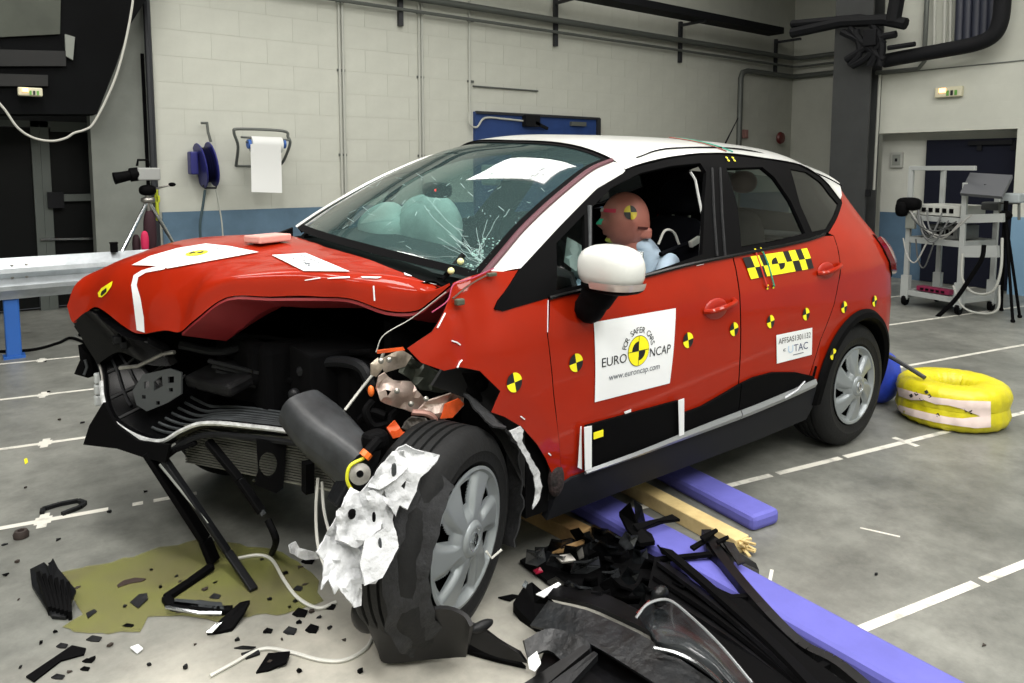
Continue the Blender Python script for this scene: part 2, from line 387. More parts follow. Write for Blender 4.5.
wp = struct(MB().box((FX+0.3, (yr-8)/2, zf/2), (0.6, yr+8, zf)).put('wall_right_pier', WALLP))
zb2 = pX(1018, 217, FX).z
MB().box((FX-0.004, (yr-8)/2, zb2/2), (0.008, yr+8, zb2)).put('painted_band', mat('blue_dado_paint_lit', (112, 146, 172), 0.7), wp)  # paler blue puts the pier's stronger light into the dado paint
# dark navy door leaf in the recess
d1 = struct(MB().box((LX-0.03, (ydl+yr)/2, 0.90), (0.06, ydl-yr-0.02, 1.78)).put('door_1', NAVYD))
MB().bar((LX-0.08, ydl-0.5, 1.74), (LX-0.08, yr+0.1, 1.74), 0.04, 0.05).put('door_track', DARKST, d1)
for k in range(2):
    MB().box((LX-0.07, ydl-0.62-0.35*k, 1.70), (0.03, 0.05, 0.1)).put('door_hanger', DARKST, d1)
# blue door in the back wall
dl, dr = py(473, 111, BW), py(596, 119, BW)
d2 = struct(MB().box(((dl.x+dr.x)/2, BW-0.03, (dl.z+dr.z)/4), (dr.x-dl.x, 0.06, (dl.z+dr.z)/2)).put('door_2', NAVY))
MB().box((dr.x-0.02, BW-0.07, 1.1), (0.07, 0.05, 2.2)).put('door_frame', PIPED, d2)
MB().bar((dl.x, BW-0.07, dl.z-0.02), (dr.x, BW-0.07, dr.z), 0.04, 0.035).put('door_rail', PIPED, d2)
a = py(578, 124, BW-0.08); MB().box(a, (0.3, 0.05, 0.06)).put('door_closer', PIPE, d2)
a = py(531, 121, BW-0.1); mb = MB().box(a, (0.26, 0.1, 0.16)); mb.bar(a+V((0.05, -0.03, -0.02)), a+V((0.28, -0.03, -0.1)), 0.04, 0.04); mb.put('door_operator', DARKST, d2)
MB().tube(catmull([py(470, 112, BW-0.06), py(470, 124, BW-0.08), py(477, 127, BW-0.08), py(485, 118, BW-0.08), py(505, 119, BW-0.08), py(524, 121, BW-0.08)], 6), 0.014, 6).put('door_cable', CONDUIT, d2)
# glazed doors of the dark passage
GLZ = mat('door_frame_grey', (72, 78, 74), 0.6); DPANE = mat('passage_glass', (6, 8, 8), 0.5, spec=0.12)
PD = BW+0.45
def wpt(u, v): return py(u, v, PD)
g0, g1 = wpt(-60, 118), wpt(100, 118); htop = g0.z
gd = struct(MB().box(((g0.x+g1.x)/2, PD, htop-0.03), (g1.x-g0.x, 0.08, 0.06)).put('door_3', GLZ))
for u in (38, 47, 96):
    p = wpt(u, 190); MB().box((p.x, PD, htop/2), (0.075 if u != 96 else 0.05, 0.08, htop)).put('door_post', GLZ, gd)
p0, p1 = wpt(50, 128), wpt(95, 128); MB().box(((p0.x+p1.x)/2, PD, p0.z), (p1.x-p0.x, 0.06, 0.07)).put('door_rail', GLZ, gd)
p0, p1 = wpt(48, 198), wpt(96, 199); MB().box(((p0.x+p1.x)/2, PD-0.02, p0.z), (p1.x-p0.x, 0.08, 0.07)).put('door_rail', GLZ, gd)
MB().box((p0.x+0.06, PD-0.06, p0.z-0.02), (0.14, 0.06, 0.16)).put('door_lock', DARKST, gd)
p0, p1 = wpt(40, 239), wpt(97, 238); MB().bar((p0.x, PD-0.06, p0.z), (p1.x, PD-0.06, p1.z), 0.02, 0.02).put('push_bar', CHROME, gd)
for (ua, ub) in ((-60, 36), (49, 95)):
    a, b = wpt(ua, 190), wpt(ub, 190); MB().box(((a.x+b.x)/2, PD+0.01, htop/2-0.02), (b.x-a.x-0.05, 0.012, htop-0.1)).put('pane', DPANE, gd)
p = wpt(68, 190); MB().box((p.x, PD+0.25, htop/2), (0.2, 0.05, htop-0.1)).put('inner_post', WALLG, gd)
# dark steel housing over the doors, with dim panel and beams
CY1 = BW-0.35
poly = [py(u, v, CY1) for u, v in [(-60, -60), (158, -60), (146, 0), (130, 25), (116, 66), (97, 114), (-60, 114)]]
hs = struct(MB().prism(poly, (0, 0.34, 0)).put('trim_1', mat('housing_black', (5, 6, 7), 0.8, noise=0.5, nscale=1.3, spec=0.1)))
poly = [py(u, v, CY1-0.03) for u, v in [(-60, -60), (62, -60), (60, 34), (-60, 40)]]
MB().prism(poly, (0, 0.03, 0)).put('dim_panel', DARKGREEN, hs)
for (v0, v1, u1) in ((48, 66, 66), (72, 86, 48)):
    MB().prism([py(u, v, CY1-0.04) for u, v in [(-60, v0), (u1, v0+3), (u1, v1), (-60, v1)]], (0, 0.04, 0)).put('beam', mat('beam_dim', (22, 23, 23), 0.8), hs)
MB().prism([py(u, v, CY1-0.05) for u, v in [(65, 34), (75, 37), (73, 60), (66, 56)]], (0, 0.05, 0)).put('junction_plate', WALLG, hs)

# floor lines painted on the 1 m grid, with small cross marks
SL = -0.197
def linep(X, k): return V((X, k + SL*(X+3.45), 0))
dirl = V((1, SL, 0)).normalized(); nrm = V((-dirl.y, dirl.x, 0))
def strip(a, b, w, z=0.0015):
    n = (b-a).normalized(); n = V((-n.y, n.x, 0))*w/2; up = V((0, 0, z)); return [a+n+up, b+n+up, b-n+up, a-n+up]
KS = [3.79, 2.76, 1.76, 0.735, -0.275, -1.285, -2.3]
marks = {0: [-3.17], 1: [-3.25], 2: [-3.33], 4: [0.28], 3: [-3.43]}
for i, k in enumerate(KS):
    segs = [(-8, 9)] if i != 3 else [(-8, -3.2), (-3.11, -3.07), (-3.03, -2.86), (-1.2, 9)]
    if i == 4: segs = [(-0.92, -0.66), (-0.62, -0.2), (-0.17, 9)] + [(-1.5, -1.25)]
    if i == 5: segs = [(-1.56, -0.9), (-0.86, 9)]
    if i == 6: segs = [(-1.0, 9)]
    mb = MB()
    for a, b in segs: mb.add(strip(linep(a, k), linep(b, k), 0.035), [(0, 3, 2, 1)])
    for X in marks.get(i, []):
        c = linep(X, k); mb.add(strip(c-nrm*0.07, c+nrm*0.07, 0.035, 0.0018), [(0, 3, 2, 1)])
        if i < 4: mb.add(strip(c-dirl*0.03, c+dirl*0.03, 0.07, 0.002), [(0, 3, 2, 1)])
    mb.put('painted_line', LINEP, fl)
# pale scratches on the concrete
for pts in ([(640, 552), (705, 556)], [(772, 570), (768, 590)], [(860, 528), (900, 537)], [(600, 520), (632, 514)]):
    MB().add(strip(pz(*pts[0]), pz(*pts[1]), 0.012), [(0, 3, 2, 1)]).put('scratch', LINEP, fl)

# column and steelwork on the right
cl, cr = pX(836, 150, FX-0.15).y, pX(873, 150, FX-0.15).y
co = empty('steel_column', (FX-0.15, (cl+cr)/2, 0), 'dark grey steel I-beam column rising in front of the white wall', 'column')
MB().box((FX-0.28, (cl+cr)/2, CEIL/2), (0.03, cl-cr, CEIL)).put('flange', COLUMN, co)
MB().box((FX-0.02, (cl+cr)/2, CEIL/2), (0.03, cl-cr, CEIL)).put('flange', COLUMN, co)
MB().box((FX-0.15, (cl+cr)/2, CEIL/2), (0.24, 0.05, CEIL)).put('web', COLUMN, co)
adopt(co)
def conduit(name, pts, r, m, label, cat='pipe', n=8, group=None, kind=None):
    return tag(MB().tube(pts, r, n).put(name, m, smooth=True), label, cat, group)
for u, label, w in ((342, 'tall pale conduit pair on the block wall right of the paper roll', 2), (421, 'tall pale conduit pair on the block wall left of the blue door', 2), (471, 'thin pale conduit dropping to the corner of the blue door', 1)):
    vb = 230 if u != 471 else 112
    p = py(u, 100, BW-0.02); zbot = py(u, vb, BW).z
    c = empty('wall_conduit', (p.x, BW-0.02, zbot), label, 'conduit')
    for k in range(w): MB().tube([(p.x+0.045*k-0.02, BW-0.02, zbot), (p.x+0.045*k-0.02, BW-0.02, CEIL)], 0.016, 8).put('tube', CONDUIT, c, smooth=True)
    for z in (1.6, 2.6, 3.4):
        if z > zbot: MB().box((p.x, BW-0.012, z), (0.1, 0.02, 0.03)).put('clip', PIPE, c)
    adopt(c)
a, b = py(473, 86, BW-0.02), py(538, 91, BW-0.02)
conduit('wall_rail', [a, b], 0.012, PIPE, 'short thin grey rail on the wall above the blue door', 'rail')
zr = py(560, 23.5, BW).z; zp = py(620, 43, BW).z
XE = CORN-0.03
def corner_run(z, off, ylast, x0=-3.0): return [(x0, BW-off, z), (CORN-off-0.1, BW-off, z), (CORN-off, BW-off-0.1, z), (CORN-off, ylast, z)]
conduit('wall_pipe', corner_run(zr, 0.14, 2.9), 0.045, PIPE, 'thicker grey pipe run along the top of the block wall under the cable tray', n=10)
conduit('wall_pipe', corner_run(zp, 0.10, 2.9), 0.022, PIPE, 'thin grey pipe run below the thicker pipe along the block wall', n=8)
pv = py(741, 70, BW-0.06); zq = pv.z
conduit('wall_pipe', [(pv.x, BW-0.06, 0.1), (pv.x, BW-0.06, zq-0.15), (pv.x+0.05, BW-0.06, zq-0.04), (pv.x+0.2, BW-0.06, zq), (CORN-0.16, BW-0.06, zq), (CORN-0.06, BW-0.16, zq), (CORN-0.06, 3.0, zq)], 0.05, PIPE, 'grey pipe rising behind the car roof and bending right to the corner', n=10)
# cable tray on brackets
ty = BW-0.45; tz = py(660, 12, ty).z
XT = CORN-1.3
tr = empty('cable_tray', (2, ty, tz), 'dark steel cable tray on brackets along the top of the block wall', 'cable tray')
MB().box(((XT-3)/2, ty, tz), (XT+3, 0.3, 0.03)).put('tray_floor', DARKST, tr)
for s in (-1, 1): MB().box(((XT-3)/2, ty+0.15*s, tz+0.04), (XT+3, 0.012, 0.11)).put('tray_side', DARKST, tr)
for u in (401, 556, 681, 777):
    p = py(u, 30, BW-0.05); mb = MB().box((p.x, BW-0.04, (tz+zp)/2-0.08), (0.06, 0.05, tz-zp+0.22)); mb.box((p.x, BW-0.3, tz-0.03), (0.05, 0.5, 0.04)); mb.put('bracket', PIPED, tr)
adopt(tr)
# dark trunking towards the column and duct pipes over the fascia
TX = FX-0.45
def fx(u, v, x=TX): return pX(u, v, x)
t = empty('service_trunking', (TX, 1.9, 2.9), 'dark tangle of trunking and cables across the head of the steel column', 'trunking')
MB().tube([fx(792, 33), fx(842, 22), fx(885, 20), fx(906, 24)], 0.07, 8).put('trunk', DARKST, t, smooth=True)
MB().tube([fx(792, 24), fx(860, 18), fx(880, 22)], 0.05, 8).put('trunk', DARKST, t, smooth=True)
MB().tube([fx(893, 22), fx(902, -30)], 0.09, 8).put('trunk', DARKST, t, smooth=True)
for i, pts in enumerate(([(842, 32), (858, 40), (875, 52), (870, 66)], [(850, 28), (868, 48), (884, 60)], [(846, 60), (862, 50), (880, 38), (896, 34)], [(852, 66), (866, 58), (884, 40)], [(856, 30), (860, 52), (850, 66)], [(872, 24), (882, 42), (880, 66)])):
    MB().tube(catmull([fx(*p) for p in pts], 5), 0.045, 7).put('cable', DARKST, t, smooth=True)
mb = MB().box(fx(872, 38), (0.14, 0.16, 0.2)); mb.put('junction_box', DARKST, t, bevel=0.01)
MB().tube([fx(888, 48), fx(915, 44)], 0.03, 8).put('cable', DARKST, t, smooth=True)
adopt(t)
conduit('duct_pipe', catmull([fx(884, 61, FX-0.3), fx(905, 57, FX-0.3), fx(945, 50, FX-0.3), fx(975, 44, FX-0.3), fx(992, 36, FX-0.3), fx(1000, 22, FX-0.3), fx(1003, -5, FX-0.3), fx(1006, -60, FX-0.3)], 6), 0.085, DARKST, 'thick black duct pipe curving up over the white fascia', 'duct', 12)
du = empty('wall_duct', (FX-0.1, 0.5, 3.2), 'set of dark blue upright ducts above the black curved pipe', 'duct')
for u in (959, 967, 976, 984, 992): MB().tube([fx(u, 42-(u-959)*0.1, FX-0.12), fx(u+4, -60, FX-0.12)], 0.05, 10).put('duct_tube', mat('dark_blue_duct', (34, 38, 52), 0.5), du, smooth=True)
adopt(du)
du = empty('wall_conduit', (FX-0.05, 1.2, 2.6), 'group of pale upright conduits and elbow beside the dark ducts', 'conduit')
MB().tube([fx(876, 73, FX-0.05), fx(918, 69, FX-0.05), fx(924, 62, FX-0.05), fx(927, 0, FX-0.05), fx(929, -50, FX-0.05)], 0.028, 8).put('tube', PIPE, du, smooth=True)
for u in (934, 944, 950): MB().tube([fx(u, 48, FX-0.05), fx(u+2, -50, FX-0.05)], 0.018, 8).put('tube', CONDUIT, du, smooth=True)
MB().tube([fx(880, 74, FX-0.03), fx(874, 190, FX-0.03)], 0.02, 8).put('tube', CONDUIT, du, smooth=True)
adopt(du)
# emergency lights
EM = mat('emergency_lamp_glow', (255, 190, 120), 0.5, emit=5.0); EMB = mat('emergency_lamp_body', (200, 196, 170), 0.5); EMG = mat('emergency_lamp_green', (90, 150, 60), 0.5)
def emlight(c, ax, label, sc=1.0):
    e = empty('emergency_light', c, label, 'emergency light'); n = V((0, 1, 0)) if ax == 'x' else V((1, 0, 0))
    lx = V((1, 0, 0)) if ax == 'x' else V((0, -1, 0)); dm = (0.3*sc, 0.07, 0.12*sc) if ax == 'x' else (0.07, 0.3*sc, 0.12*sc)
    MB().box(c, dm).put('lamp_body', EMB, e, bevel=0.01)
    f = c-n*0.037
    d2 = (0.07*sc, 0.02, 0.05*sc) if ax == 'x' else (0.02, 0.07*sc, 0.05*sc)
    MB().box(f-lx*0.06*sc+V((0, 0, 0.02*sc)), d2).put('bulb', EM, e)
    for k in range(3): MB().box(f+lx*(0.0+0.045*k)*sc-V((0, 0, 0.015*sc)), (d2[0]*0.4, d2[1]*0.4, 0.06*sc)).put('pictogram', EMG if k % 2 == 0 else BLACKPRINT, e)
    adopt(e)
emlight(fx(949, 92, FX-0.037), 'y', 'lit emergency light box on the white fascia above the recess')
emlight(py(30, 92, CY1-0.09), 'x', 'lit emergency light box on the dark housing above the glazed doors', 0.62)
# small wall boxes
p = fx(897, 160, LX-0.02)
w = empty('wall_panel', p, 'small pale square box on the recessed wall beside the dark door', 'wall box')
MB().box(p, (0.04, 0.15, 0.2)).put('frame', mat('box_pale', (150, 152, 146), 0.6), w, bevel=0.005); MB().box(p-V((0.022, 0, 0)), (0.004, 0.1, 0.14)).put('cover', WALLG, w); MB().box(p-V((0.026, 0, 0.0)), (0.006, 0.03, 0.04)).put('knob', DARKST, w); adopt(w)
p = fx(868, 193, FX-0.32)
tag(MB().box(p, (0.05, 0.05, 0.09)).put('wall_switch', DARKST, bevel=0.005), 'tiny dark switch box fixed to the steel column', 'switch')
p = py(779, 138, BW-0.06)
tag(MB().lathe([(0.0, 0), (0.1, 0), (0.12, 0.03), (0.1, 0.07), (0, 0.08)], 18, Matrix.Translation(p) @ Matrix.Rotation(R(90), 4, 'X')).put('fire_bell', mat('bell_red', (96, 30, 28), 0.4), smooth=True), 'small dark red fire bell on the wall beyond the car roof', 'bell')
p = py(745, 134, BW-0.03)
tag(MB().box(p, (0.14, 0.05, 0.16)).box(p-V((0, 0.03, 0)), (0.08, 0.02, 0.1)).put('alarm_call_point', mat('callpoint', (150, 110, 104), 0.5), bevel=0.006), 'small reddish alarm call point beside the grey wall pipe', 'alarm')

# ceiling lights (the area lamps above sit inside these fixtures); the camera-side row is added
GLOW = mat('lamp_diffuser', (255, 250, 240), 0.5, emit=3.0); LWHERE = ['over the crushed bonnet', 'over the car roof', 'over the yellow wrapped tyre', 'between the guard rail and the bonnet', 'in front of the blue door', 'beside the steel column', 'over the open floor ahead of the car', 'added on the camera side, left of the spilled coolant', 'added on the camera side, beside the debris heap', 'added on the camera side, right of the debris heap']
LBODY = mat('lamp_body', (200, 200, 200), 0.5)
for i, (lx, ly, hx, hy, pw) in enumerate(LAMPS):
    e = empty('ceiling_light', (lx, ly, CEIL-0.12), 'white ceiling light panel '+LWHERE[i], 'ceiling light', 'ceiling light panels')
    MB().box((lx, ly, CEIL-0.06), (hx*2+0.1, hy*2+0.1, 0.12)).put('lamp_body', LBODY, e)
    MB().box((lx, ly, CEIL-0.135), (hx*2, hy*2, 0.03)).put('diffuser', GLOW, e)
    adopt(e)
# ================================================================== CAR
LEAN = 0.045
def lean(y): return LEAN*(y+0.8)
prof = curve([0.15, 0.22, 0.30, 0.40, 0.55, 0.70, 0.85, 0.95, 1.03, 1.10, 1.20, 1.30, 1.40, 1.48, 1.55], [0.80, 0.83, 0.855, 0.875, 0.886, 0.889, 0.882, 0.868, 0.850, 0.822, 0.775, 0.725, 0.675, 0.625, 0.55])
planlow = curve([-3.6, -3.3, -3.0, -2.6, -2.2, -0.4, 0.0, 0.3, 0.45, 0.55, 0.62, 0.68], [0.36, 0.15, 0.06, 0.012, 0.0, 0.0, 0.005, 0.03, 0.07, 0.14, 0.24, 0.42])
rsh = curve([0.3, 0.95, 1.09, 1.2, 1.36, 1.5], [0.0, 0.0, 0.08, 0.13, 0.17, 0.18])
def half(X, Z):
    Xs = X + rsh(Z)*smooth(-0.5, 0.2, X)
    w = prof(Z) - planlow(Xs) - 0.05*smooth(0.95, 1.35, Z)*smooth(-0.6, 0.3, X)
    return w + 0.006*math.exp(-((Z-0.93)/0.02)**2)*smooth(-2.3, -1.8, X)          # shoulder crease
def XZ(u, v, off=0.0):
    y = -0.86
    for _ in range(12):
        p = py(u, v, y); y = -(half(p.x, p.z)+off)
    return (p.x, p.z)
def LS(off=0.0): return lambda X, Z: V((X, -(half(X, Z)+off), Z))
def RS(off=0.0): return lambda X, Z: V((X, half(X, Z)+off, Z+lean(0.8)))
car = empty('crash_test_car', (-1.3, 0, 0), 'red crash-tested hatchback with white roof and smashed front corner', 'car')
def poly(*pts): return [XZ(u, v) for u, v in pts]

# ---- wheel arches
RA = 0.385
def arc(cx, cz, r, a0, a1, n=14): return [(cx+r*math.cos(R(a0+(a1-a0)*i/n)), cz+r*math.sin(R(a0+(a1-a0)*i/n))) for i in range(n+1)]
DLO = poly((495, 309), (498, 301), (520, 268), (558, 227), (596, 188.6), (631, 168), (672, 158), (700, 154.8), (722, 154.5), (765, 159.5), (797, 165), (819, 177), (833, 191), (842, 203), (836, 219), (828, 232), (807, 239.6), (742, 253.5), (690, 264), (646, 275), (548, 298), (503, 311))
BELT = DLO[15:]            # rear to front
xb = -1.02
front_edge = poly((549, 298), (547, 335), (553, 392), (560, 470))
beltz = lambda X: curve([p[0] for p in BELT[::-1]], [p[1] for p in BELT[::-1]])(X)
# front door
fd = [(front_edge[0][0]+0.004, beltz(front_edge[0][0])-0.004)] + [(x+0.004, z) for x, z in front_edge[1:]] + [(front_edge[-1][0]+0.01, 0.33), (xb-0.004, 0.33), (xb-0.004, 0.7), (xb-0.004, beltz(xb)-0.004)] + [(x, beltz(x)-0.004) for x in (-1.3, -1.6, -1.85)]
DOOR = panel('front_door', fd, LS(), RED, car, 0.05, 0.03)
rear_cut = [(-0.16, 1.105), (-0.19, 0.95), (-0.27, 0.78), (-0.385, 0.62), (-0.46, 0.45), (-0.48, 0.33)]
rd = [(xb+0.004, 0.33)] + [(x-0.003, z) for x, z in rear_cut[::-1]] + [(x, beltz(x)-0.004) for x in (-0.3, -0.5, -0.7, -0.9, xb+0.004)]
RDOOR = panel('rear_door', rd, LS(), RED, car, 0.05, 0.03)
# rear quarter with arch cut
arch = arc(0, 0.325, RA-0.02, 180-8, -12, 20)
cpil = [(0.126, 1.262), (0.20, 1.30), (0.30, 1.345)]
def xrear(z): return 0.655 - rsh(z)
rq = [(-0.48, 0.34)] + arch + [(xrear(0.3)-0.02, 0.3)] + [(xrear(z), z) for z in (0.4, 0.55, 0.7, 0.85, 0.95, 1.05, 1.12, 1.2, 1.28, 1.34)] + [(0.30, 1.36), (0.20, 1.305)] + [(DLO[13][0]+0.004, DLO[13][1]), (DLO[14][0]+0.004, DLO[14][1]-0.002), (DLO[15][0], DLO[15][1]-0.005)] + [(x+0.003, z) for x, z in rear_cut[:-1]]
RQ = panel('rear_quarter_panel', rq, LS(), RED, car, 0.035, 0.008)
# crumpled left fender
fpts = poly((489, 271), (470, 277), (454, 283), (448, 298), (441, 310), (427, 330), (404, 347), (417, 361), (440, 369), (457, 366), (480, 371), (500, 391), (491, 412), (505, 417), (522, 427), (537, 444), (546, 459), (552, 474), (560, 471), (553, 392), (547, 335), (549, 297), (503, 311.5), (495, 309), (498, 301), (518, 270), (505, 271.5))
def fendmap(X, Z):
    k = smooth(-2.15, -2.5, X)
    d = k*(0.022*mnoise.noise(V((X*5, 0.3, Z*5)))+0.012*mnoise.noise(V((X*13, 1.3, Z*11)))) + 0.02*smooth(-2.35, -2.6, X)
    lip = 0.004*math.exp(-((math.hypot(X+2.42, Z-0.36)-0.40)/0.03)**2)
    return V((X, -(half(X, Z)+d+lip), Z))
FEND = panel('front_fender', fpts, fendmap, RED, car, 0.03, 0.004)
# right side (undamaged): one fender, doors, quarter
panel('front_door', [(-2.0, 0.33), (xb-0.004, 0.33), (xb-0.004, beltz(xb)-0.004), (-1.5, beltz(-1.5)-0.004), (-2.05, beltz(-2.05)-0.004)], RS(), RED, car, 0.08, 0.02, flip=True)
panel('rear_door', rd, RS(), RED, car, 0.08, 0.02, flip=True)
panel('rear_quarter_panel', rq, RS(), RED, car, 0.05, 0.008, flip=True)
fr_arch = arc(-2.606, 0.325, RA, -8, 188, 18)
panel('front_fender', [(-2.01, 0.34), (-2.055, beltz(-2.05)-0.01), (-2.3, 1.02), (-2.7, 1.0), (-3.0, 0.93), (-3.2, 0.84), (-3.27, 0.72), (-3.22, 0.55), (-3.05, 0.42)] + [p for p in fr_arch[::-1] if p[1] > 0.3], RS(), RED, car, 0.05, 0.006, flip=True)

# ---- window trim, glazing
H1 = poly((591, 287), (592, 207), (612, 187), (640, 173), (670, 166), (700, 163), (706, 172), (704, 200), (702, 254), (650, 272))
H2 = poly((741, 247), (737, 205), (726, 168), (762, 167), (774, 177), (790, 200), (805, 233), (775, 241))
H0 = poly((556, 290), (556, 243), (584, 214), (584, 284))
H3 = poly((790, 169), (806, 172), (820, 182), (838, 204), (826, 229), (812, 232), (800, 205))
for nm, mp, fl_ in (('L', LS, False), ('R', RS, True)):
    panel('window_trim', DLO, mp(0.002), BLACK, car, 0.05, 0.02, holes=(H0, H1, H2, H3), flip=fl_)
    panel('quarter_glass', H3, mp(-0.004), GLASS_D, car, 0.06, 0, flip=fl_)
    panel('rear_window', H2, mp(-0.01), GLASS_S, car, 0.06, 0, flip=fl_)
    panel('corner_glass', H0, mp(-0.01), GLASS_S, car, 0.06, 0, flip=fl_)
    if fl_: panel('side_window', H1, mp(-0.01), GLASS_S, car, 0.06, 0, flip=True)
# belt moulding and light divider post
MB().tube([LS(0.006)(x, beltz(x)) for x in [DLO[20][0]+0.02*k for k in range(0, 92)] if x < BELT[0][0]], 0.008, 6).put('belt_moulding', BLACKG, car, smooth=True)
MB().tube([LS(0.004)(*XZ(588, 292)), LS(0.004)(*XZ(589, 206))], 0.009, 6).put('window_divider', MGREY, car, smooth=True)
MB().tube([LS(-0.02)(*XZ(u, v)) for u, v in [(704, 256), (706, 215), (699, 180), (694, 172)]], 0.006, 6).put('seat_belt', mat('belt_grey', (150, 152, 150), 0.6), car, smooth=True)
for u0, u1 in ((712, 716), (720, 723)):
    MB().tube([LS(0.006)(*XZ(u0+4, 256)), LS(0.006)(*XZ(u0+1, 215)), LS(0.006)(*XZ(u0-1, 168))], 0.006, 6).put('pillar_groove', DGREY, car, smooth=True)

# ---- roof, pillars, windshield
dx = [p[0] for p in DLO[2:14]]; dz = [p[1] for p in DLO[2:14]]
Zd_ = curve([-2.3]+dx+[0.21, 0.34], [1.03]+dz+[1.30, 1.36])
Zc = curve([-1.9, -1.6, -1.5, -1.3, -1.0, -0.6, -0.2, 0.0, 0.2, 0.36], [1.36, 1.525, 1.548, 1.568, 1.572, 1.566, 1.545, 1.52, 1.487, 1.445])
def roofpt(X, y):
    zd = Zd_(X); yd = half(X, zd)+0.004; t = 1-min(1, abs(y)/yd)
    z = zd + (max(Zc(X), zd+0.01)-zd)*(1-(1-t)**3.4)
    return V((X, y, z+lean(y) if y > -0.8 else z))
def wsx(y): return -1.5-0.06*(1-min(1, (y/0.585)**2))
rows = []
NY = 40
for i in range(31):
    s = i/30; r = []
    for j in range(NY+1):
        t = -1+2*j/NY; tt = math.copysign(1-(1-abs(t))**1.5, t)
        X0 = -1.5-0.06*max(0, 1-(tt*0.665/0.585)**2); X1 = 0.345-0.03*tt*tt; X = X0+(X1-X0)*s
        yd = half(X, Zd_(X))+0.004; r.append(roofpt(X, tt*yd))
    rows.append(r)
ROOF = MB().grid([r for r in rows]).put('roof', WHITE, car, smooth=True, solid=0.02, split=50)
ROOF.data.flip_normals() if ROOF.data.polygons[300].normal.z < 0 else None
# windshield side edge (|y|, x, z without lean)
WE = [(0.78, -2.30, 1.075), (0.755, -2.19, 1.15), (0.72, -2.075, 1.222), (0.69, -1.94, 1.298), (0.66, -1.81, 1.362), (0.62, -1.65, 1.432), (0.585, -1.5, roofpt(-1.5, -0.585).z-lean(-0.585))]
WE = catmull(WE, 4)
def wsp(i, t):
    y, x, z = WE[i]; s = i/(len(WE)-1); b = 1-t*t
    bx = 0.15*(1-s)+0.06*s; bz = 0.03+0.02*math.sin(math.pi*s)
    p = V((x-bx*b, y*t, z+bz*b)); p.z += lean(p.y)
    if s > 0:
        y2, x2, z2 = WE[-1]; q = V((x2-0.06*b, y2*t, z2+0.03*b+lean(y2*t))); g = roofpt(wsx(y2*t), y2*t)
        p += (g-q-V((0.004, 0, 0.012)))*s**2.5
    return p
WS = MB().grid([[wsp(i, -1+2*j/28) for j in range(29)] for i in range(len(WE))])
WSO = WS.put('windshield', GLASS_W, car, smooth=True, split=0)
# black frit border of the windshield
fr = MB()
for i in range(len(WE)-1):
    for s in (-1, 1):
        a = [wsp(i, s), wsp(i+1, s), wsp(i+1, s*0.955), wsp(i, s*0.955)]; off = V((-0.003, 0, 0.004)); fr.add([p+off for p in a], [(0, 1, 2, 3)])
for j in range(28):
    t0, t1 = -1+2*j/28, -1+2*(j+1)/28; n = len(WE)-1; off = V((-0.003, 0, 0.004))
    fr.add([p+off for p in (wsp(n, t0), wsp(n, t1), wsp(n-1, t1)*0.5+wsp(n, t1)*0.5, wsp(n-1, t0)*0.5+wsp(n, t0)*0.5)], [(0, 1, 2, 3)])
    fr.add([p+off for p in (wsp(0, t0), wsp(0, t1), wsp(1, t1), wsp(1, t0))], [(0, 1, 2, 3)])
fr.put('windshield_border', SHADOWBLK, WSO)
# A pillars
for s in (-1, 1):
    rowsp = []
    for i in range(len(WE)):
        a = wsp(i, s); f = i/(len(WE)-1); k = 2+f*(2.85)     # along the DLO edge, point 2 (bottom) .. 5.55
        i0 = min(int(k), 12); q = k-i0; ex = DLO[i0][0]*(1-q)+DLO[i0+1][0]*q; ez = DLO[i0][1]*(1-q)+DLO[i0+1][1]*q
        if f > 0.99: ex = -1.5; ez = Zd_(-1.5)
        b = V((ex, s*(half(ex, ez)+0.004), ez)); b.z += lean(b.y) if s > 0 else 0
        row = []
        for j in range(7):
            t = j/6; p = a.lerp(b, t); bul = math.sin(math.pi*t)*0.018
            row.append(p+V((-0.4, s*0.75, 0.5))*bul)
        rowsp.append(row)
    o = MB().grid(rowsp if s < 0 else [r[::-1] for r in rowsp]).put('windshield_pillar', WHITE, car, smooth=True, solid=0.03, split=50)
    mb = MB().tube([wsp(i, s)+V((-0.004, s*0.008, 0.004)) for i in range(len(WE))], 0.011, 6); mb.put('pillar_seal', WHITE if s > 0 else mat('pillar_seal_pinkish', (74, 18, 34), 0.5), car, smooth=True)
# base of right pillar: red fender strip + black corner trim are part of the cowl
MB().tube(catmull([roofpt(-1.38, -0.61)+V((0, 0, 0.001)), roofpt(-1.1, -0.56)+V((0, 0, 0.004)), roofpt(-0.5, -0.55)+V((0, 0, 0.004)), roofpt(0.1, -0.56)+V((0, 0, 0.003)), roofpt(0.28, -0.6)+V((0, 0, 0.003))], 8), 0.004, 5).put('roof_ditch', BLACK, ROOF, smooth=True)
a = roofpt(-0.05, -0.05); MB().tube([py(724, 146, -0.1), py(738, 118, -0.13)], [0.006, 0.003], 6).put('antenna', BLACK, ROOF, smooth=True)
p = py(724, 146, -0.1); MB().ball(p-V((0, 0, 0.01)), (0.03, 0.02, 0.02), 10, 6).put('antenna_base', BLACK, ROOF, smooth=True)
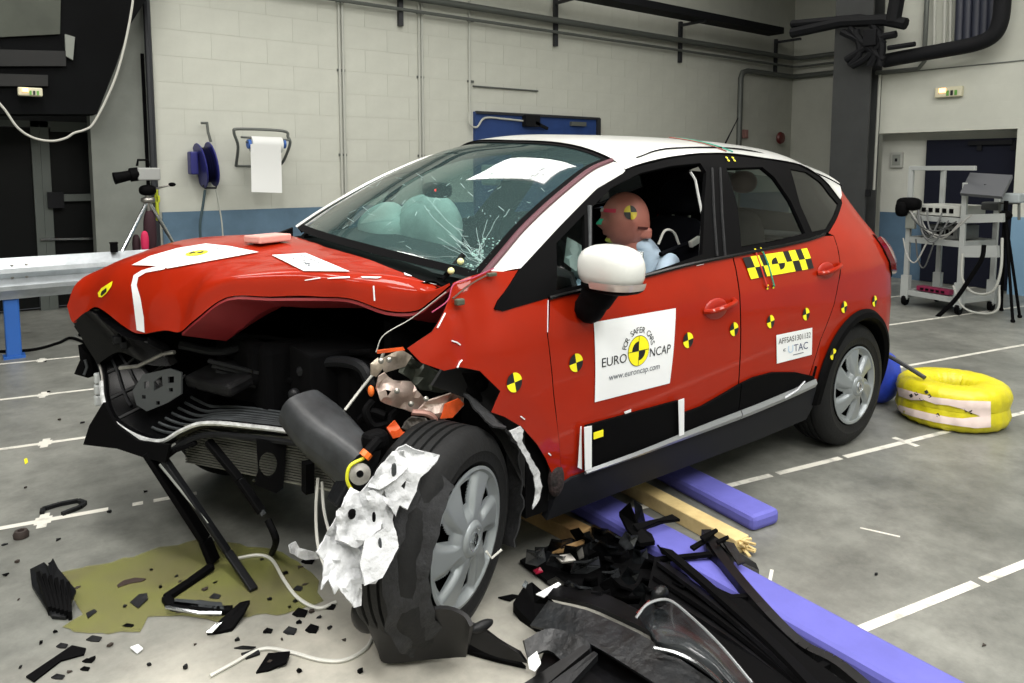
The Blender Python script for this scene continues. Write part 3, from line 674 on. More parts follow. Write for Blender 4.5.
# rear face
rr = []
for k in range(20):
    z = 0.30+k*(1.37-0.30)/19; x0 = xrear(z)-0.02; y0 = half(x0, z)
    rr.append([V((x0+0.02+0.05*(1-(t)**2), -y0*t, z+lean(-y0*t)*(0.5-t/2))) for t in [1-2*j/16 for j in range(17)]])
cut = lambda q: [[p for j, p in enumerate(r) if q(i, j)] for i, r in enumerate(rr)]
MB().grid(rr[:16]).put('tailgate', RED, car, smooth=True, solid=0.01)
MB().grid([[r[j] for j in range(2, 15)] for r in rr[15:]]).put('rear_screen', GLASS_S, car, smooth=True)
for js in (range(0, 3), range(14, 17)): MB().grid([[r[j] for j in js] for r in rr[15:]]).put('tailgate_pillar', RED, car, smooth=True, solid=0.01)
# tail lights
for s, mp in ((-1, LS(0.035)), (1, RS(0.035))):
    panel('tail_light', [(0.33, 1.075), (0.44, 1.05), (0.53, 0.98), (0.56, 0.90), (0.53, 0.85), (0.43, 0.89), (0.365, 0.98)], mp, TAILRED, car, 0.02, 0.05, flip=s > 0)
    panel('tail_light_edge', [(0.315, 1.085), (0.345, 1.07), (0.38, 0.98), (0.445, 0.89), (0.53, 0.84), (0.51, 0.83), (0.42, 0.88), (0.35, 0.98)], LS(0.008) if s < 0 else RS(0.008), BLACK, car, 0.02, 0.02, flip=s > 0)

# ---- lower cladding, sill, chrome strip
clad_top = poly((584, 425), (676, 400), (678, 414), (700, 406), (726, 391), (752, 377), (771, 372), (794, 372), (812, 376))
chr_lo = poly((580, 471), (630, 454), (680, 436), (733, 417), (780, 398), (811, 384))
sill_lo = poly((566, 500), (580, 499), (681, 467), (729, 447.6), (803, 419))
zl = curve([p[0] for p in chr_lo], [p[1] for p in chr_lo])
xg = xb
c1 = [(chr_lo[0][0]+0.015, zl(chr_lo[0][0])), ] + [(x, zl(x)) for x in (-1.7, -1.4, -1.2, xg-0.003)] + [(xg-0.003, curve([p[0] for p in clad_top], [p[1] for p in clad_top])(xg))] + [p for p in clad_top[::-1] if p[0] < xg-0.02]
CL1 = panel('door_cladding', c1, LS(0.014), BLACK, DOOR, 0.05, 0.012)
c2 = [(xg+0.003, zl(xg))] + [(x, zl(x)) for x in (-0.9, -0.7, -0.5)] + [(-0.44, 0.43), (-0.42, 0.50)] + [p for p in clad_top[::-1] if xg+0.02 < p[0] < -0.40] + [(xg+0.003, curve([p[0] for p in clad_top], [p[1] for p in clad_top])(xg))]
panel('door_cladding', c2, LS(0.014), BLACK, RDOOR, 0.05, 0.012)
sl = [(-2.05, 0.20)] + [(x, 0.205) for x in (-1.6, -1.2, -0.8)] + [(-0.40, 0.22), (-0.36, 0.38), (-0.42, 0.44)] + [(x, zl(x)-0.012) for x in (-0.6, -0.9, -1.2, -1.5, -1.8, -1.97)] + [(-2.03, 0.33)]
panel('sill', sl, LS(0.010), mat('sill_dark_gloss', (28, 29, 33), 0.6, spec=0.15), car, 0.05, 0.03)
panel('sill', sl, RS(0.010), mat('sill_dark_gloss', (28, 29, 33), 0.6, spec=0.15), car, 0.08, 0.03, flip=True)
xs = [chr_lo[0][0]+0.02*k for k in range(0, 75)]
for (a0, a1, par) in ((chr_lo[0][0], xg-0.003, DOOR), (xg+0.003, -0.44, RDOOR)):
    xx = [a0+(a1-a0)*k/24 for k in range(25)]
    w = lambda x: 0.010+0.010*smooth(-1.9, -1.0, x)
    rows = [[LS(0.028)(x, zl(x)-0.006) for x in xx], [LS(0.036)(x, zl(x)-0.006+w(x)) for x in xx], [LS(0.026)(x, zl(x)-0.006+2*w(x)) for x in xx]]
    MB().grid(rows).put('chrome_strip', mat('strip_silver', (158, 161, 164), 0.3, 0.6), par, smooth=True, solid=0.008)
# loosened silver tip of the strip at the rear arch
p = [LS(0.03)(*XZ(778, 397)), LS(0.045)(*XZ(788, 388)), LS(0.05)(*XZ(795, 379))]
MB().tube(p, [0.008, 0.007, 0.004], 6).put('chrome_strip_end', mat('strip_silver', (158, 161, 164), 0.3, 0.6), RDOOR, smooth=True)
# arch trims
def ringtrim(cx, cz, r0, r1, a0, a1, mp, nm, n=30):
    A = [R(a0+(a1-a0)*i/n) for i in range(n+1)]; rows = []
    for q, off in ((0.0, 0.004), (0.3, 0.022), (0.75, 0.026), (1.0, 0.012)):
        r = r1+(r0-r1)*q; rows.append([mp(off)(cx+r*math.cos(a), cz+r*math.sin(a)) for a in A])
    rows.append([rows[-1][i]*1.0+V((0, 0.10 if mp is LS else -0.10, 0)) for i in range(n+1)])
    return MB().grid(rows).put(nm, BLACK, car, smooth=True, solid=0.006)
ringtrim(0, 0.325, RA-0.035, RA+0.012, 184, -16, LS, 'wheel_arch_trim')
ringtrim(0, 0.325, RA-0.035, RA+0.012, 184, -16, RS, 'wheel_arch_trim'); ringtrim(-2.606, 0.325, RA-0.03, RA+0.012, 188, -8, RS, 'wheel_arch_trim')
panel('rear_bumper_lower', [(0.375, 0.26), (0.60, 0.26), (0.63, 0.44), (0.39, 0.44), (0.365, 0.34)], LS(0.006), BLACK, car, 0.04, 0.02)
# dark inner shells: underbody, wheel houses, firewall
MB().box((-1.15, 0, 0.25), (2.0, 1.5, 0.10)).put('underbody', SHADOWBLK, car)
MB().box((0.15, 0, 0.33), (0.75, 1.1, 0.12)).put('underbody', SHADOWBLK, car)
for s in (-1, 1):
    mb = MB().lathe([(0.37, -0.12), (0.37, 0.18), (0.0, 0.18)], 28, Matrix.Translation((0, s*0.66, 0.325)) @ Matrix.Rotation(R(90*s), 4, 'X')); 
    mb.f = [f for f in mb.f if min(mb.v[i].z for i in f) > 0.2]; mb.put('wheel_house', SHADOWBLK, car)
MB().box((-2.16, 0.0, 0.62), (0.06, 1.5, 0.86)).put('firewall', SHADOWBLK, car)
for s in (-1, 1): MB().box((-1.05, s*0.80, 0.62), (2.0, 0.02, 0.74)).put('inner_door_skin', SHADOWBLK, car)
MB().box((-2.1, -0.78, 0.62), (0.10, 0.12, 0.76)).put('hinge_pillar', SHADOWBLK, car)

# ---- handles
def handle(u, v, par):
    x, z = XZ(u, v); b = LS(0.0)(x, z)
    MB().ball(b+V((-0.02, 0.0, -0.01)), (0.075, 0.012, 0.045), 18, 10).put('handle_recess', mat('red_recess', (150, 30, 14), 0.4), par, smooth=True)
    pts = [LS(o)(x+dx_, z+dz_) for dx_, dz_, o in ((-0.10, -0.012, 0.0), (-0.07, -0.008, 0.03), (0.0, 0.004, 0.042), (0.07, 0.012, 0.03), (0.10, 0.014, 0.0))]
    MB().tube(catmull(pts, 5), 0.011, 8).put('door_handle', RED, par, smooth=True)
handle(719, 306, DOOR); 
x, z = XZ(828, 268); handle(828, 269, RQ)

# ---- mirror
mc = py(611, 268, -1.0)
mir = MB(); mir.ball(mc, (0.082, 0.128, 0.080), 26, 16, 0.78)
for v in mir.v:
    if v.x > mc.x+0.045: v.x = mc.x+0.045
    v.z += 0.12*(v.y-mc.y)*0
MIR = mir.put('wing_mirror', WHITE, car, smooth=True, split=50)
MB().box(mc+V((0.047, 0, 0)), (0.006, 0.2, 0.12)).put('mirror_glass', CHROME, MIR, bevel=0.002)
st = catmull([mc+V((0.01, 0.03, -0.055)), mc+V((0.0, 0.07, -0.11)), V((mc.x-0.0, -0.90, mc.z-0.15)), V((mc.x+0.02, -0.86, mc.z-0.16))], 5)
MB().tube(st, [0.06]*6+[0.055]*6+[0.05]*(len(st)-12), 12).put('mirror_stem', BLACK, MIR, smooth=True)
mb = MB(); mb.ball(mc+V((0.006, 0, -0.058)), (0.078, 0.120, 0.03), 26, 10, 0.8); mb.put('mirror_base', BLACK, MIR, smooth=True)
rows = []
for q, (zz, rr_) in enumerate(((-0.040, 0.985), (-0.052, 0.965), (-0.064, 0.92))):
    row = []
    for k in range(13):
        th = R(175+115*k/12); row.append(mc+V((0.087*rr_*math.copysign(abs(math.cos(th))**0.78, math.cos(th)), 0.134*rr_*math.copysign(abs(math.sin(th))**0.78, math.sin(th)), zz)))
    rows.append(row)
MB().grid(rows).put('turn_signal', mat('signal_lens', (190, 178, 172), 0.15, 0.3, 0.8), MIR, smooth=True)
# black sail where the mirror meets the door
# ---- hood: grid of columns (right to left) x rows (rear to front)
zc_ = curve([-3.45, -3.35, -3.25, -3.1, -2.9, -2.7, -2.45, -2.2], [0.76, 0.86, 0.95, 1.03, 1.08, 1.11, 1.125, 1.135])
def top(X, y): return zc_(X)-(0.07 if y < 0 else 0.045)*(abs(y)/0.8)**2.6+0.04*y+0.04*smooth(-0.1, 0.5, y)*smooth(-2.45, -2.75, X)*smooth(-3.3, -3.05, X)
FE = [(0.80, 67, 306), (0.74, 74, 323), (0.64, 92, 308), (0.52, 104, 311), (0.36, 125, 327), (0.22, 142, 334), (0.08, 165, 330), (0.0, 180, 332), (-0.08, 195, 319), (-0.16, 226, 297), (-0.26, 270, 297), (-0.38, 320, 297), (-0.48, 350, 299), (-0.56, 385, 311), (-0.64, 415, 311), (-0.70, 430, 301), (-0.765, 450, 285)]
cols = []
for (y, u, v) in FE:
    f = py(u, v, y); Xr = -2.37-0.10*(1-(y/0.78)**2); 
    cx_ = f.x+(0.14 if y > 0.1 else 0.05+0.09*smooth(-0.2, 0.1, y)); 
    c = V((cx_, y*0.985, top(cx_, y)))
    if -0.68 < y < -0.3: c.z = max(c.z, f.z+0.045)
    if y <= -0.68: c.z = min(c.z, f.z+0.03)
    rear = V((Xr, y*0.97, top(Xr, y)))
    mid = [V((Xr+(cx_-Xr)*k, y*(0.97+0.015*k), top(Xr+(cx_-Xr)*k, y))) for k in (0.33, 0.66)]
    fm = c.lerp(f, 0.5)+V((-0.03 if y > 0.1 else -0.018, 0, 0.02))
    cols.append([rear]+mid+[c, fm, f])
nr = len(cols[0])
fine = [catmull(c, 6) for c in cols]                 # along each column
rows = [catmull([fine[j][i] for j in range(len(fine))], 5) for i in range(len(fine[0]))]
for i, r in enumerate(rows):
    for p in r:
        k = smooth(0.1, -0.3, p.y); p.z += k*0.008*mnoise.noise(V((p.x*6, p.y*6, 0)))+0.003*mnoise.noise(V((p.x*9, p.y*9, 3)))
HB = MB().grid(rows); HOOD = HB.put('hood', RED, car, smooth=True, solid=0.012, split=60)
if HOOD.data.polygons[10].normal.z < 0: HOOD.data.flip_normals()
HBV = BVHTree.FromPolygons(HB.v, [tuple(f) for f in HB.f])
def hoodhit(u, v, off=0.004):
    d = ray(u, v).normalized(); loc, n, i, dd = HBV.ray_cast(CAM_LOC, d)
    if loc is None: return None
    return loc - d*off
# inner hood frame, dark red, seen below the folded left half
inn = MB().grid([[p+V((0.006, 0, -0.004)) for p in catmull([c[5] for c in cols[7:]], 4)], [p+V((0.16, 0.02, -0.05)) for p in catmull([c[5] for c in cols[7:]], 4)], [p+V((0.3, 0, -0.05)) for p in catmull([c[2] for c in cols[7:]], 4)]])
inn.put('hood_inner_frame', mat('hood_inner_red', (120, 26, 30), 0.5), HOOD, smooth=True, solid=0.01)
# cowl, wipers
cw = MB().grid([[V((-2.37-0.10*(1-(y/0.78)**2)+dx_, y, top(-2.4, y)+dz_)) for y in [0.78-0.052*k for k in range(31)]] for dx_, dz_ in ((-0.02, -0.02), (0.03, -0.012), (0.08, -0.008), (0.14, -0.02))])
cw.put('cowl', BLACK, car, smooth=True, solid=0.02)
def wiper(a, b, c_, nm):
    w = MB().tube(catmull([a, (a+b)/2+V((0, 0, 0.012)), b], 6), 0.012, 6).put(nm, BLACK, car, smooth=True)
    MB().tube([c_, (a*0.45+b*0.55)], 0.014, 6).put('wiper_arm', BLACK, w, smooth=True)
def onws(u, v, off=0.02):
    d = ray(u, v).normalized(); loc, n, i, dd = WSB.ray_cast(CAM_LOC, d); return loc-d*off if loc else None
WSB = BVHTree.FromPolygons(WS.v, [tuple(f) for f in WS.f])
def wsor(u, v, y): return onws(u, v) or py(u, v, y)
wiper(wsor(306, 237, 0.5), wsor(374, 260, 0.1), py(380, 262, -0.05), 'wiper'); wiper(wsor(372, 262, 0.1), wsor(436, 276, -0.5), py(440, 281, -0.6), 'wiper')
MB().tube([py(443, 279, -0.62), wsor(464, 254, -0.6)], 0.01, 6).put('wiper_arm', DGREY, car, smooth=True)
for u, v in ((451, 271), (460.5, 261.5)):
    p = wsor(u, v, -0.65); MB().ball(p, (0.012, 0.012, 0.012), 12, 8).put('target_dot', mat('dot_cream', (222, 222, 160), 0.5), car, smooth=True)
# black corner trim at the foot of the right pillar
MB().prism([py(u, v, 0.74) for u, v in ((262, 240), (285, 231), (293, 228), (293, 242), (280, 241))], (0.02, 0.06, 0)).put('cowl_corner', BLACK, car)
MB().prism([py(u, v, 0.80) for u, v in ((252, 238), (266, 234), (282, 233), (276, 240))], (0.0, 0.03, -0.02)).put('fender_edge', DKRED, car)
# ================================================================== WHEELS
def wheel(nm, centre, steer, camber, rcap, rt, spin, par):
    # local Z = outward axis
    n = V((math.sin(steer)*math.cos(camber), -math.cos(steer)*math.cos(camber), math.sin(camber)))
    a = n.cross(V((0, 0, 1))).normalized(); b = a.cross(n)*-1; b = n.cross(a)
    M = Matrix(((a.x, b.x, n.x, centre[0]), (a.y, b.y, n.y, centre[1]), (a.z, b.z, n.z, centre[2]), (0, 0, 0, 1)))
    w = 0.105; r0 = rcap+0.002
    prof_ = [(r0-0.03, -2*w+0.02), (r0, -2*w), (r0+0.05, -2*w-0.012), (rt-0.03, -2*w), (rt-0.008, -2*w+0.02), (rt, -2*w+0.045)]
    for k in range(4):
        h = -w-0.048+k*0.032; prof_ += [(rt, h-0.006), (rt-0.009, h-0.0045), (rt-0.009, h+0.0045), (rt, h+0.006)]
    prof_ += [(rt, -0.045), (rt-0.008, -0.02), (rt-0.03, 0.0), (rt-0.06, 0.010), (r0+0.045, 0.012), (r0+0.035, 0.007), (r0+0.012, 0.006), (r0, -0.004), (r0-0.02, -0.03)]
    T = MB().lathe(prof_, 72, M).put(nm, RUBBER, par, smooth=True, split=30)
    # hubcap with six skewed windows
    NA, NR = 192, 26; vs = []; fs = []
    for i in range(NR+1):
        r = 0.006+(rcap-0.006)*i/NR; q = r/rcap
        for j in range(NA):
            th = 2*math.pi*j/NA; ph = ((th*6/(2*math.pi))+0.35*q) % 1.0; d = abs(ph-0.5)*2   # d=0 window centre, 1 spoke centre
            z = 0.024*(1-q*q)-0.004 + (0.008 if q > 0.955 else 0)
            pocket = smooth(0.62, 0.38, d)*smooth(0.30, 0.46, q)*smooth(0.96, 0.86, q)
            z -= 0.017*pocket
            if q < 0.24: z = 0.026+0.004*smooth(0.24, 0.2, q)
            if q < 0.15: z -= 0.004
            vs.append(M @ V((r*math.cos(th+spin), r*math.sin(th+spin), z)))
    for i in range(NR):
        q = (i+0.5)/NR
        for j in range(NA):
            th = 2*math.pi*(j+0.5)/NA; ph = ((th*6/(2*math.pi))+0.35*q) % 1.0
            wdt = 0.19*smooth(0.5, 0.62, q)
            if 0.50 < q < 0.82 and abs(ph-0.52) < 0.07+0.10*(q-0.5)/0.3: continue
            fs.append((i*NA+j, i*NA+(j+1) % NA, (i+1)*NA+(j+1) % NA, (i+1)*NA+j))
    H = put('hubcap', vs, fs, HUB, T, smooth=True, solid=0.004, split=45)
    MB().lathe([(0.0, -0.045), (rcap-0.004, -0.045), (rcap-0.004, -0.02)], 40, M).put('wheel_rim', SHADOWBLK, T, smooth=True)
    # diamond emblem in a ring
    mb = MB()
    for (x0, y0), (x1, y1) in zip([(0, .021), (.013, 0), (0, -.021), (-.013, 0)], [(.013, 0), (0, -.021), (-.013, 0), (0, .021)]):
        mb.bar(M @ V((x0, y0, 0.033)), M @ V((x1, y1, 0.033)), 0.006, 0.004, n)
    mb.put('emblem', CHROME, T)
    MB().tube([M @ V((0.034*math.cos(t), 0.034*math.sin(t), 0.03)) for t in [2*math.pi*k/28 for k in range(28)]], 0.0035, 6, closed=True).put('emblem_ring', mat('hub_ring', (190, 196, 200), 0.25, 0.8), T, smooth=True)
    return T, M
FWC = V((-2.475, -0.956, 0.325)); 
FT, FM = wheel('front_wheel', FWC, R(26.7), R(-2.1), 0.212, 0.325, 0.3, car)
wheel('rear_wheel', (0.0, -0.862, 0.325), 0, 0, 0.202, 0.325, 0.9, car)
wheel('rear_wheel', (0.0, 0.862, 0.325), math.pi, 0, 0.202, 0.325, 0.2, car)
wheel('front_wheel', (-2.606, 0.862, 0.325), math.pi, 0, 0.202, 0.325, 0.6, car)
# wheel nut lock wire sticking out of the front hubcap
MB().tube([FM @ V((-0.1, 0.09, 0.02)), FM @ V((-0.12, 0.12, 0.03)), FM @ V((-0.15, 0.10, 0.05))], 0.004, 5).put('valve_wire', WIRE_W, FT, smooth=True)

# ================================================================== CRASHED FRONT END
# bumper lip: bent chrome-edged grille frame running across the nose
LIP = [(78, 325, .75), (95, 350, .66), (104, 374, .55), (107, 400, .45), (115, 420, .35), (140, 437, .2), (165, 442, .08), (186, 431, 0), (210, 424, -.08), (260, 428, -.25), (322, 436, -.45)]
lip3 = catmull([py(*p) for p in LIP], 6)
LIPO = MB().tube(lip3, 0.016, 8).put('grille_frame', BLACKG, car, smooth=True)
MB().tube([p+V((-0.014, -0.006, 0.008)) for p in lip3[14:]], 0.0085, 6).put('chrome_edge', CHROMEP, LIPO, smooth=True)
MB().tube([p+V((-0.01, -0.004, 0.012)) for p in lip3[:16]], 0.005, 6).put('chrome_edge', STEEL, LIPO, smooth=True)
MB().tube([p+V((0.0, -0.01, -0.035)) for p in lip3[30:]], 0.011, 6).put('lower_lip', DGREY, LIPO, smooth=True)
# sloping grille shelf behind the lip
back = [(110, 318, .70), (128, 330, .60), (150, 345, .50), (170, 360, .42), (186, 375, .34), (205, 386, .22), (222, 396, .12), (240, 400, .04), (262, 404, -.06), (295, 409, -.22), (332, 414, -.4)]
shelf_b = catmull([py(*p) for p in back], 6); shelf_m = [a.lerp(b, 0.5)+V((0, 0, -0.025)) for a, b in zip(lip3, shelf_b)]
SH = MB().grid([lip3, shelf_m, shelf_b]).put('grille_panel', BLACKG, car, smooth=True, solid=0.01)
for k in range(7):       # louvre ribs, lighter grey paints in their shine
    f = 0.18+0.1*k
    P = [a.lerp(b, f)+V((0, 0, 0.008-0.05*f*(1-f))) for a, b in zip(lip3, shelf_b)][30:]
    MB().tube(P, 0.0055, 5).put('grille_rib', MGREY, SH, smooth=True)
for k in range(3):
    f = 0.25+0.2*k
    P = [a.lerp(b, f)+V((0, 0, 0.008-0.05*f*(1-f))) for a, b in zip(lip3, shelf_b)][6:24]
    MB().tube(P, 0.006, 5).put('grille_rib', DGREY, SH, smooth=True)
for i in (12, 18, 24):
    MB().tube([lip3[i], shelf_m[i]+V((0, 0, 0.006)), shelf_b[i]], 0.007, 5).put('grille_strut', DGREY, SH, smooth=True)
# perforated bracket plate on the shelf
PB = [(136, 388), (146, 372), (172, 366), (184, 370), (184, 391), (170, 400), (150, 408), (140, 402)]
bp = lambda u, v: py(u, v, 0.34-(u-136)*0.004)+V((-0.012, -0.03, 0.0))
hol = [[(u+a, v+b) for a, b in sh] for u, v, sh in ((150, 382, [(-2.5, -3), (2.5, -4), (2.5, 3), (-2.5, 4)]), (174, 377, [(-3, -3), (3, -3.5), (3, 3), (-3, 3.5)]), (162, 381, [(-5, -2), (3, -8), (4, 2), (-5, 7)]), (161, 400, [(-2, -2), (2, -2), (2, 2), (-2, 2)]), (147, 394, [(-2, -2), (2, -2), (2, 2), (-2, 2)]), (174, 387, [(-2, -2), (2, -2), (2, 2), (-2, 2)]))]
panel('bracket_plate', PB[::-1], bp, mat('bracket_grey', (66, 69, 70), 0.4), SH, 4.0, 0.008, holes=hol, smooth=False)
for k in range(4):
    a = bp(158+k*2.2, 387-k*3); MB().bar(bp(156+k*2.5, 388-k*3.2), bp(165, 385-k*2.6), 0.004, 0.006).put('bracket_rib', DGREY, SH)
MB().tube([bp(122, 366), bp(140, 364), bp(165, 352), bp(176, 350)], 0.008, 6).put('bonnet_stay', STEEL, SH, smooth=True)
for u, v in ((196, 392), (205, 395), (214, 398)):
    MB().box(py(u, v-2, 0.1)+V((0, -0.02, 0.02)), (0.02, 0.03, 0.015)).put('clip_slot', SHADOWBLK, SH)
# bumper skirt hanging at the right corner
sk = [(106, 402), (118, 424), (140, 440), (172, 444), (168, 462), (150, 458), (120, 448), (86, 444), (92, 425)]
skm = lambda u, v: py(u, v, 0.42-0.0045*(u-86)-0.0005*(v-402))
panel('bumper_skirt', sk[::-1], skm, BLACK, car, 5.0, 0.012)
skr = MB().prism([py(u, v, 0.70) for u, v in ((78, 345), (90, 356), (93, 372), (88, 378), (74, 374), (80, 360))], (0.03, 0.02, 0)); FL_ = skr.put('fog_lamp_flap', BLACK, car)
MB().tube([py(u, v, 0.69) for u, v in ((84, 375), (87, 367), (85, 360))], 0.006, 6).put('flap_rib', MGREY, FL_, smooth=True)
WT = mat('milky_plastic', (180, 184, 184), 0.4)
for k in range(3):
    MB().box(py(99, 378+11*k, 0.6), (0.035, 0.03, 0.042)).put('washer_reservoir', WT, car, bevel=0.006)
# right headlight housing under the hood corner
rows = [[py(u, v, y) for u, v, y in r] for r in ([(80, 322, .76), (96, 309, .66), (112, 318, .52), (130, 330, .36), (150, 335, .22)], [(92, 345, .68), (112, 330, .60), (132, 338, .48), (150, 345, .34), (168, 345, .2)], [(104, 365, .58), (124, 352, .52), (142, 356, .42), (158, 362, .32), (178, 362, .18)])]
MB().grid([catmull(r, 4) for r in rows]).put('headlight_housing', BLACKG, car, smooth=True, solid=0.03)
mb = MB()
for k in range(3): mb.box(py(122+k*7, 343+k*5, 0.5)+V((-0.02, -0.02, 0.02)), (0.03, 0.04, 0.03))
mb.put('housing_clips', DGREY, car, bevel=0.004)
# radiator and condenser
ra, rb = py(178, 455, 0.02), py(326, 462, -0.5)
rd_ = (rb-ra).normalized(); zr0, zr1 = 0.37, 0.55
RADM = mat('radiator_fins', (150, 150, 142), 0.5, 0.2, noise=0.3, nscale=20)
rad = MB().prism([V((p.x, p.y, z)) for p, z in ((ra+FW*0.07, 0.36), (rb+FW*0.07, 0.34), (rb+FW*0.07, 0.52), (ra+FW*0.07, 0.49))], (0.05, 0.06, 0)).put('radiator', RADM, car)
mb = MB()
for k in range(15):
    z = 0.365+0.0098*k; mb.bar(V((ra.x+FW.x*0.065, ra.y+FW.y*0.065, z)), V((rb.x+FW.x*0.065, rb.y+FW.y*0.065, z-0.01)), 0.012, 0.003)
o = mb.put('radiator_fins', mat('fin_dark', (96, 96, 90), 0.5, 0.3), rad); 
# oval eye bracket
br = [(256, 438), (286, 442), (283, 486), (276, 491), (254, 482), (258, 470)]
ov = [(268+9*math.cos(t), 463+13*math.sin(t)) for t in [2*math.pi*k/18 for k in range(18)]]
panel('tow_eye_bracket', br[::-1], lambda u, v: py(u, v, -0.27-(u-256)*0.001), BLACK, car, 4, 0.02, holes=[ov], smooth=False)
MB().tube([py(u, v, -0.285) for u, v in ((253, 480), (277, 490), (284, 460), (285, 441))], 0.004, 5).put('bracket_edge', CHROME, car, smooth=True)
MB().bar(py(308, 462, -0.42), py(308, 492, -0.42), 0.04, 0.03).put('rubber_mount', SHADOWBLK, car)
# hanging black grille bars
def hang(nm, pts, w, h, m=BLACK, par=car): 
    mb = MB()
    for a, b in zip(pts[:-1], pts[1:]): mb.bar(a, b, w, h)
    return mb.put(nm, m, par, bevel=0.004)
hang('hanging_trim', [py(148, 452, .12), py(205, 540, -.02), pz(214, 562, 0.012)], 0.05, 0.022)
hang('hanging_trim', [py(163, 457, .06), py(228, 552, -.13), pz(254, 590, 0.008)], 0.03, 0.016, DGREY)
MB().tube([py(160, 464, .05), py(208, 523, -.08)], 0.006, 6).put('hanging_trim_edge', CHROME, car, smooth=True)
hang('hanging_trim', [py(160, 462, .08), py(176, 450, .02), py(196, 443, -.04)], 0.02, 0.016)
hang('hanging_trim', [py(208, 441, -.06), py(240, 480, -.2), py(262, 512, -.3)], 0.03, 0.02)
MB().tube([py(240, 480, -.2), py(264, 515, -.31)], 0.010, 6).put('hanging_trim_edge', MGREY, car, smooth=True)
MB().tube(catmull([py(268, 520, -.33), py(276, 540, -.36), pz(272, 553, 0.01)], 5), 0.012, 6).put('hose_end', BLACK, car, smooth=True)
# trim bent onto the floor
T1 = [pz(u, v, z) for u, v, z in ((212, 566, 0.02), (190, 582, 0.012), (166, 598, 0.012), (172, 606, 0.012), (215, 611, 0.012), (232, 610, 0.012))]
hang('floor_trim', T1, 0.03, 0.02)
MB().tube([pz(u, v, 0.026) for u, v in ((166, 607), (200, 613), (222, 613))], 0.006, 6).put('floor_trim_edge', CHROME, car, smooth=True)
panel('floor_trim_plate', [(175, 600), (222, 604), (224, 611), (174, 606)][::-1], lambda u, v: pz(u, v, 0.016), MGREY, car, 6, 0.006, smooth=False)
# engine bay: block, cover, battery, hoses; near black paints in the bay's shade
ENG = SHADOWBLK
mb = MB().box((-2.62, 0.16, 0.55), (0.36, 0.62, 0.5)); mb.box((-2.70, 0.12, 0.72), (0.26, 0.42, 0.16)); mb.box((-2.45, -0.28, 0.55), (0.32, 0.3, 0.44)); mb.put('engine_block', ENG, car, bevel=0.03)
mb = MB(); mb.box(py(235, 372, 0.05), (0.26, 0.26, 0.05), Matrix.Rotation(R(20), 3, 'Z') @ Matrix.Rotation(R(-12), 3, 'Y')); mb.put('engine_cover', mat('cover_scuffed', (14, 14, 15), 0.5, noise=0.9, nscale=18, spec=0.2), car, bevel=0.015)
mb = MB()
for k in range(5): mb.bar(py(212+k*4, 366+k*5, 0.06)+V((-0.02, -0.03, 0.03)), py(262+k*4, 378+k*4, -0.06)+V((-0.02, -0.03, 0.03)), 0.012, 0.012)
mb.put('engine_cover_ribs', DGREY, car)
MB().box(py(305, 385, -0.35)+V((0.15, 0.1, 0)), (0.26, 0.2, 0.2)).put('battery', SHADOWBLK, car, bevel=0.01)
MB().box(py(296, 408, -0.36), (0.05, 0.04, 0.05)).put('connector', DGREY, car, bevel=0.006); MB().ball(py(294, 394, -0.34), (0.02, 0.02, 0.02), 12, 8).put('filler_cap', DGREY, car, smooth=True)
for k, (pts, r) in enumerate((([(180, 345, .2), (220, 352, .1), (260, 345, 0), (310, 356, -.2)], .016), ([(230, 335, .1), (280, 340, -.05), (330, 352, -.25), (372, 352, -.45)], .012), ([(300, 372, -.25), (330, 362, -.35), (360, 366, -.5), (372, 388, -.55)], .02), ([(262, 392, -.05), (290, 380, -.15), (320, 388, -.3)], .014))):
    MB().tube(catmull([py(*p) for p in pts], 6), r, 8).put('hose', SHADOWBLK if k % 2 else DGREY, car, smooth=True)
MB().bar(py(180, 412, .12)+V((0.2, 0.2, -0.1)), py(324, 440, -.42)+V((0.2, 0.2, -0.1)), 0.10, 0.09).put('crash_beam', mat('beam_dark', (40, 41, 42), 0.45, 0.4), car, bevel=0.01)
# inner left fender apron (dark) behind the wheel, and plastic liner under the fender edge
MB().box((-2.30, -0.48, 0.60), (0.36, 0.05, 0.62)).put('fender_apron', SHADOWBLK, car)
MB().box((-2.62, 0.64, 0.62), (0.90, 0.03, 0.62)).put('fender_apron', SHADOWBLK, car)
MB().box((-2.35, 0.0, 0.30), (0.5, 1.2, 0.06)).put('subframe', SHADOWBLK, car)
lin_poly = [(440, 369), (457, 366), (480, 371), (500, 391), (491, 412), (505, 417), (522, 427), (537, 444), (546, 460), (556, 478), (556, 500), (530, 500), (500, 440), (470, 400), (430, 385)]
panel('fender_liner', lin_poly[::-1], lambda u, v: py(u, v, -0.80-0.03*math.sin(u*0.05)), mat('liner_black', (14, 14, 15), 0.85), car, 8, 0.01)
# liner arch wrapped around the wheel
def arch_ring(rin, rout, a0, a1, h0, h1, nm, m, n=26, jag=0.012):
    rows = []
    for q in range(6):
        f = q/5; row = []
        for i in range(n+1):
            a = R(a0+(a1-a0)*i/n); r = rin+(rout-rin)*f+jag*mnoise.noise(V((i*0.5, f*3, 2.2)))
            row.append(FM @ V((r*math.cos(a), r*math.sin(a), h0+(h1-h0)*f+0.02*mnoise.noise(V((i*0.4, f*2, 7))))))
        rows.append(row)
    return MB().grid(rows).put(nm, m, car, smooth=True, solid=0.006)
# local a axis = n x z : for the left wheel this points forward (car nose); angles from there, 90 = up
LINER = mat('liner_fuzzy', (30, 31, 33), 0.9, noise=0.4, nscale=25, bump=0.5, bscale=70)
arch_ring(0.25, 0.345, -60, 75, 0.028, -0.06, 'wheel_liner', LINER, jag=0.012)
arch_ring(0.335, 0.41, 150, 250, 0.03, -0.10, 'wheel_liner', LINER)

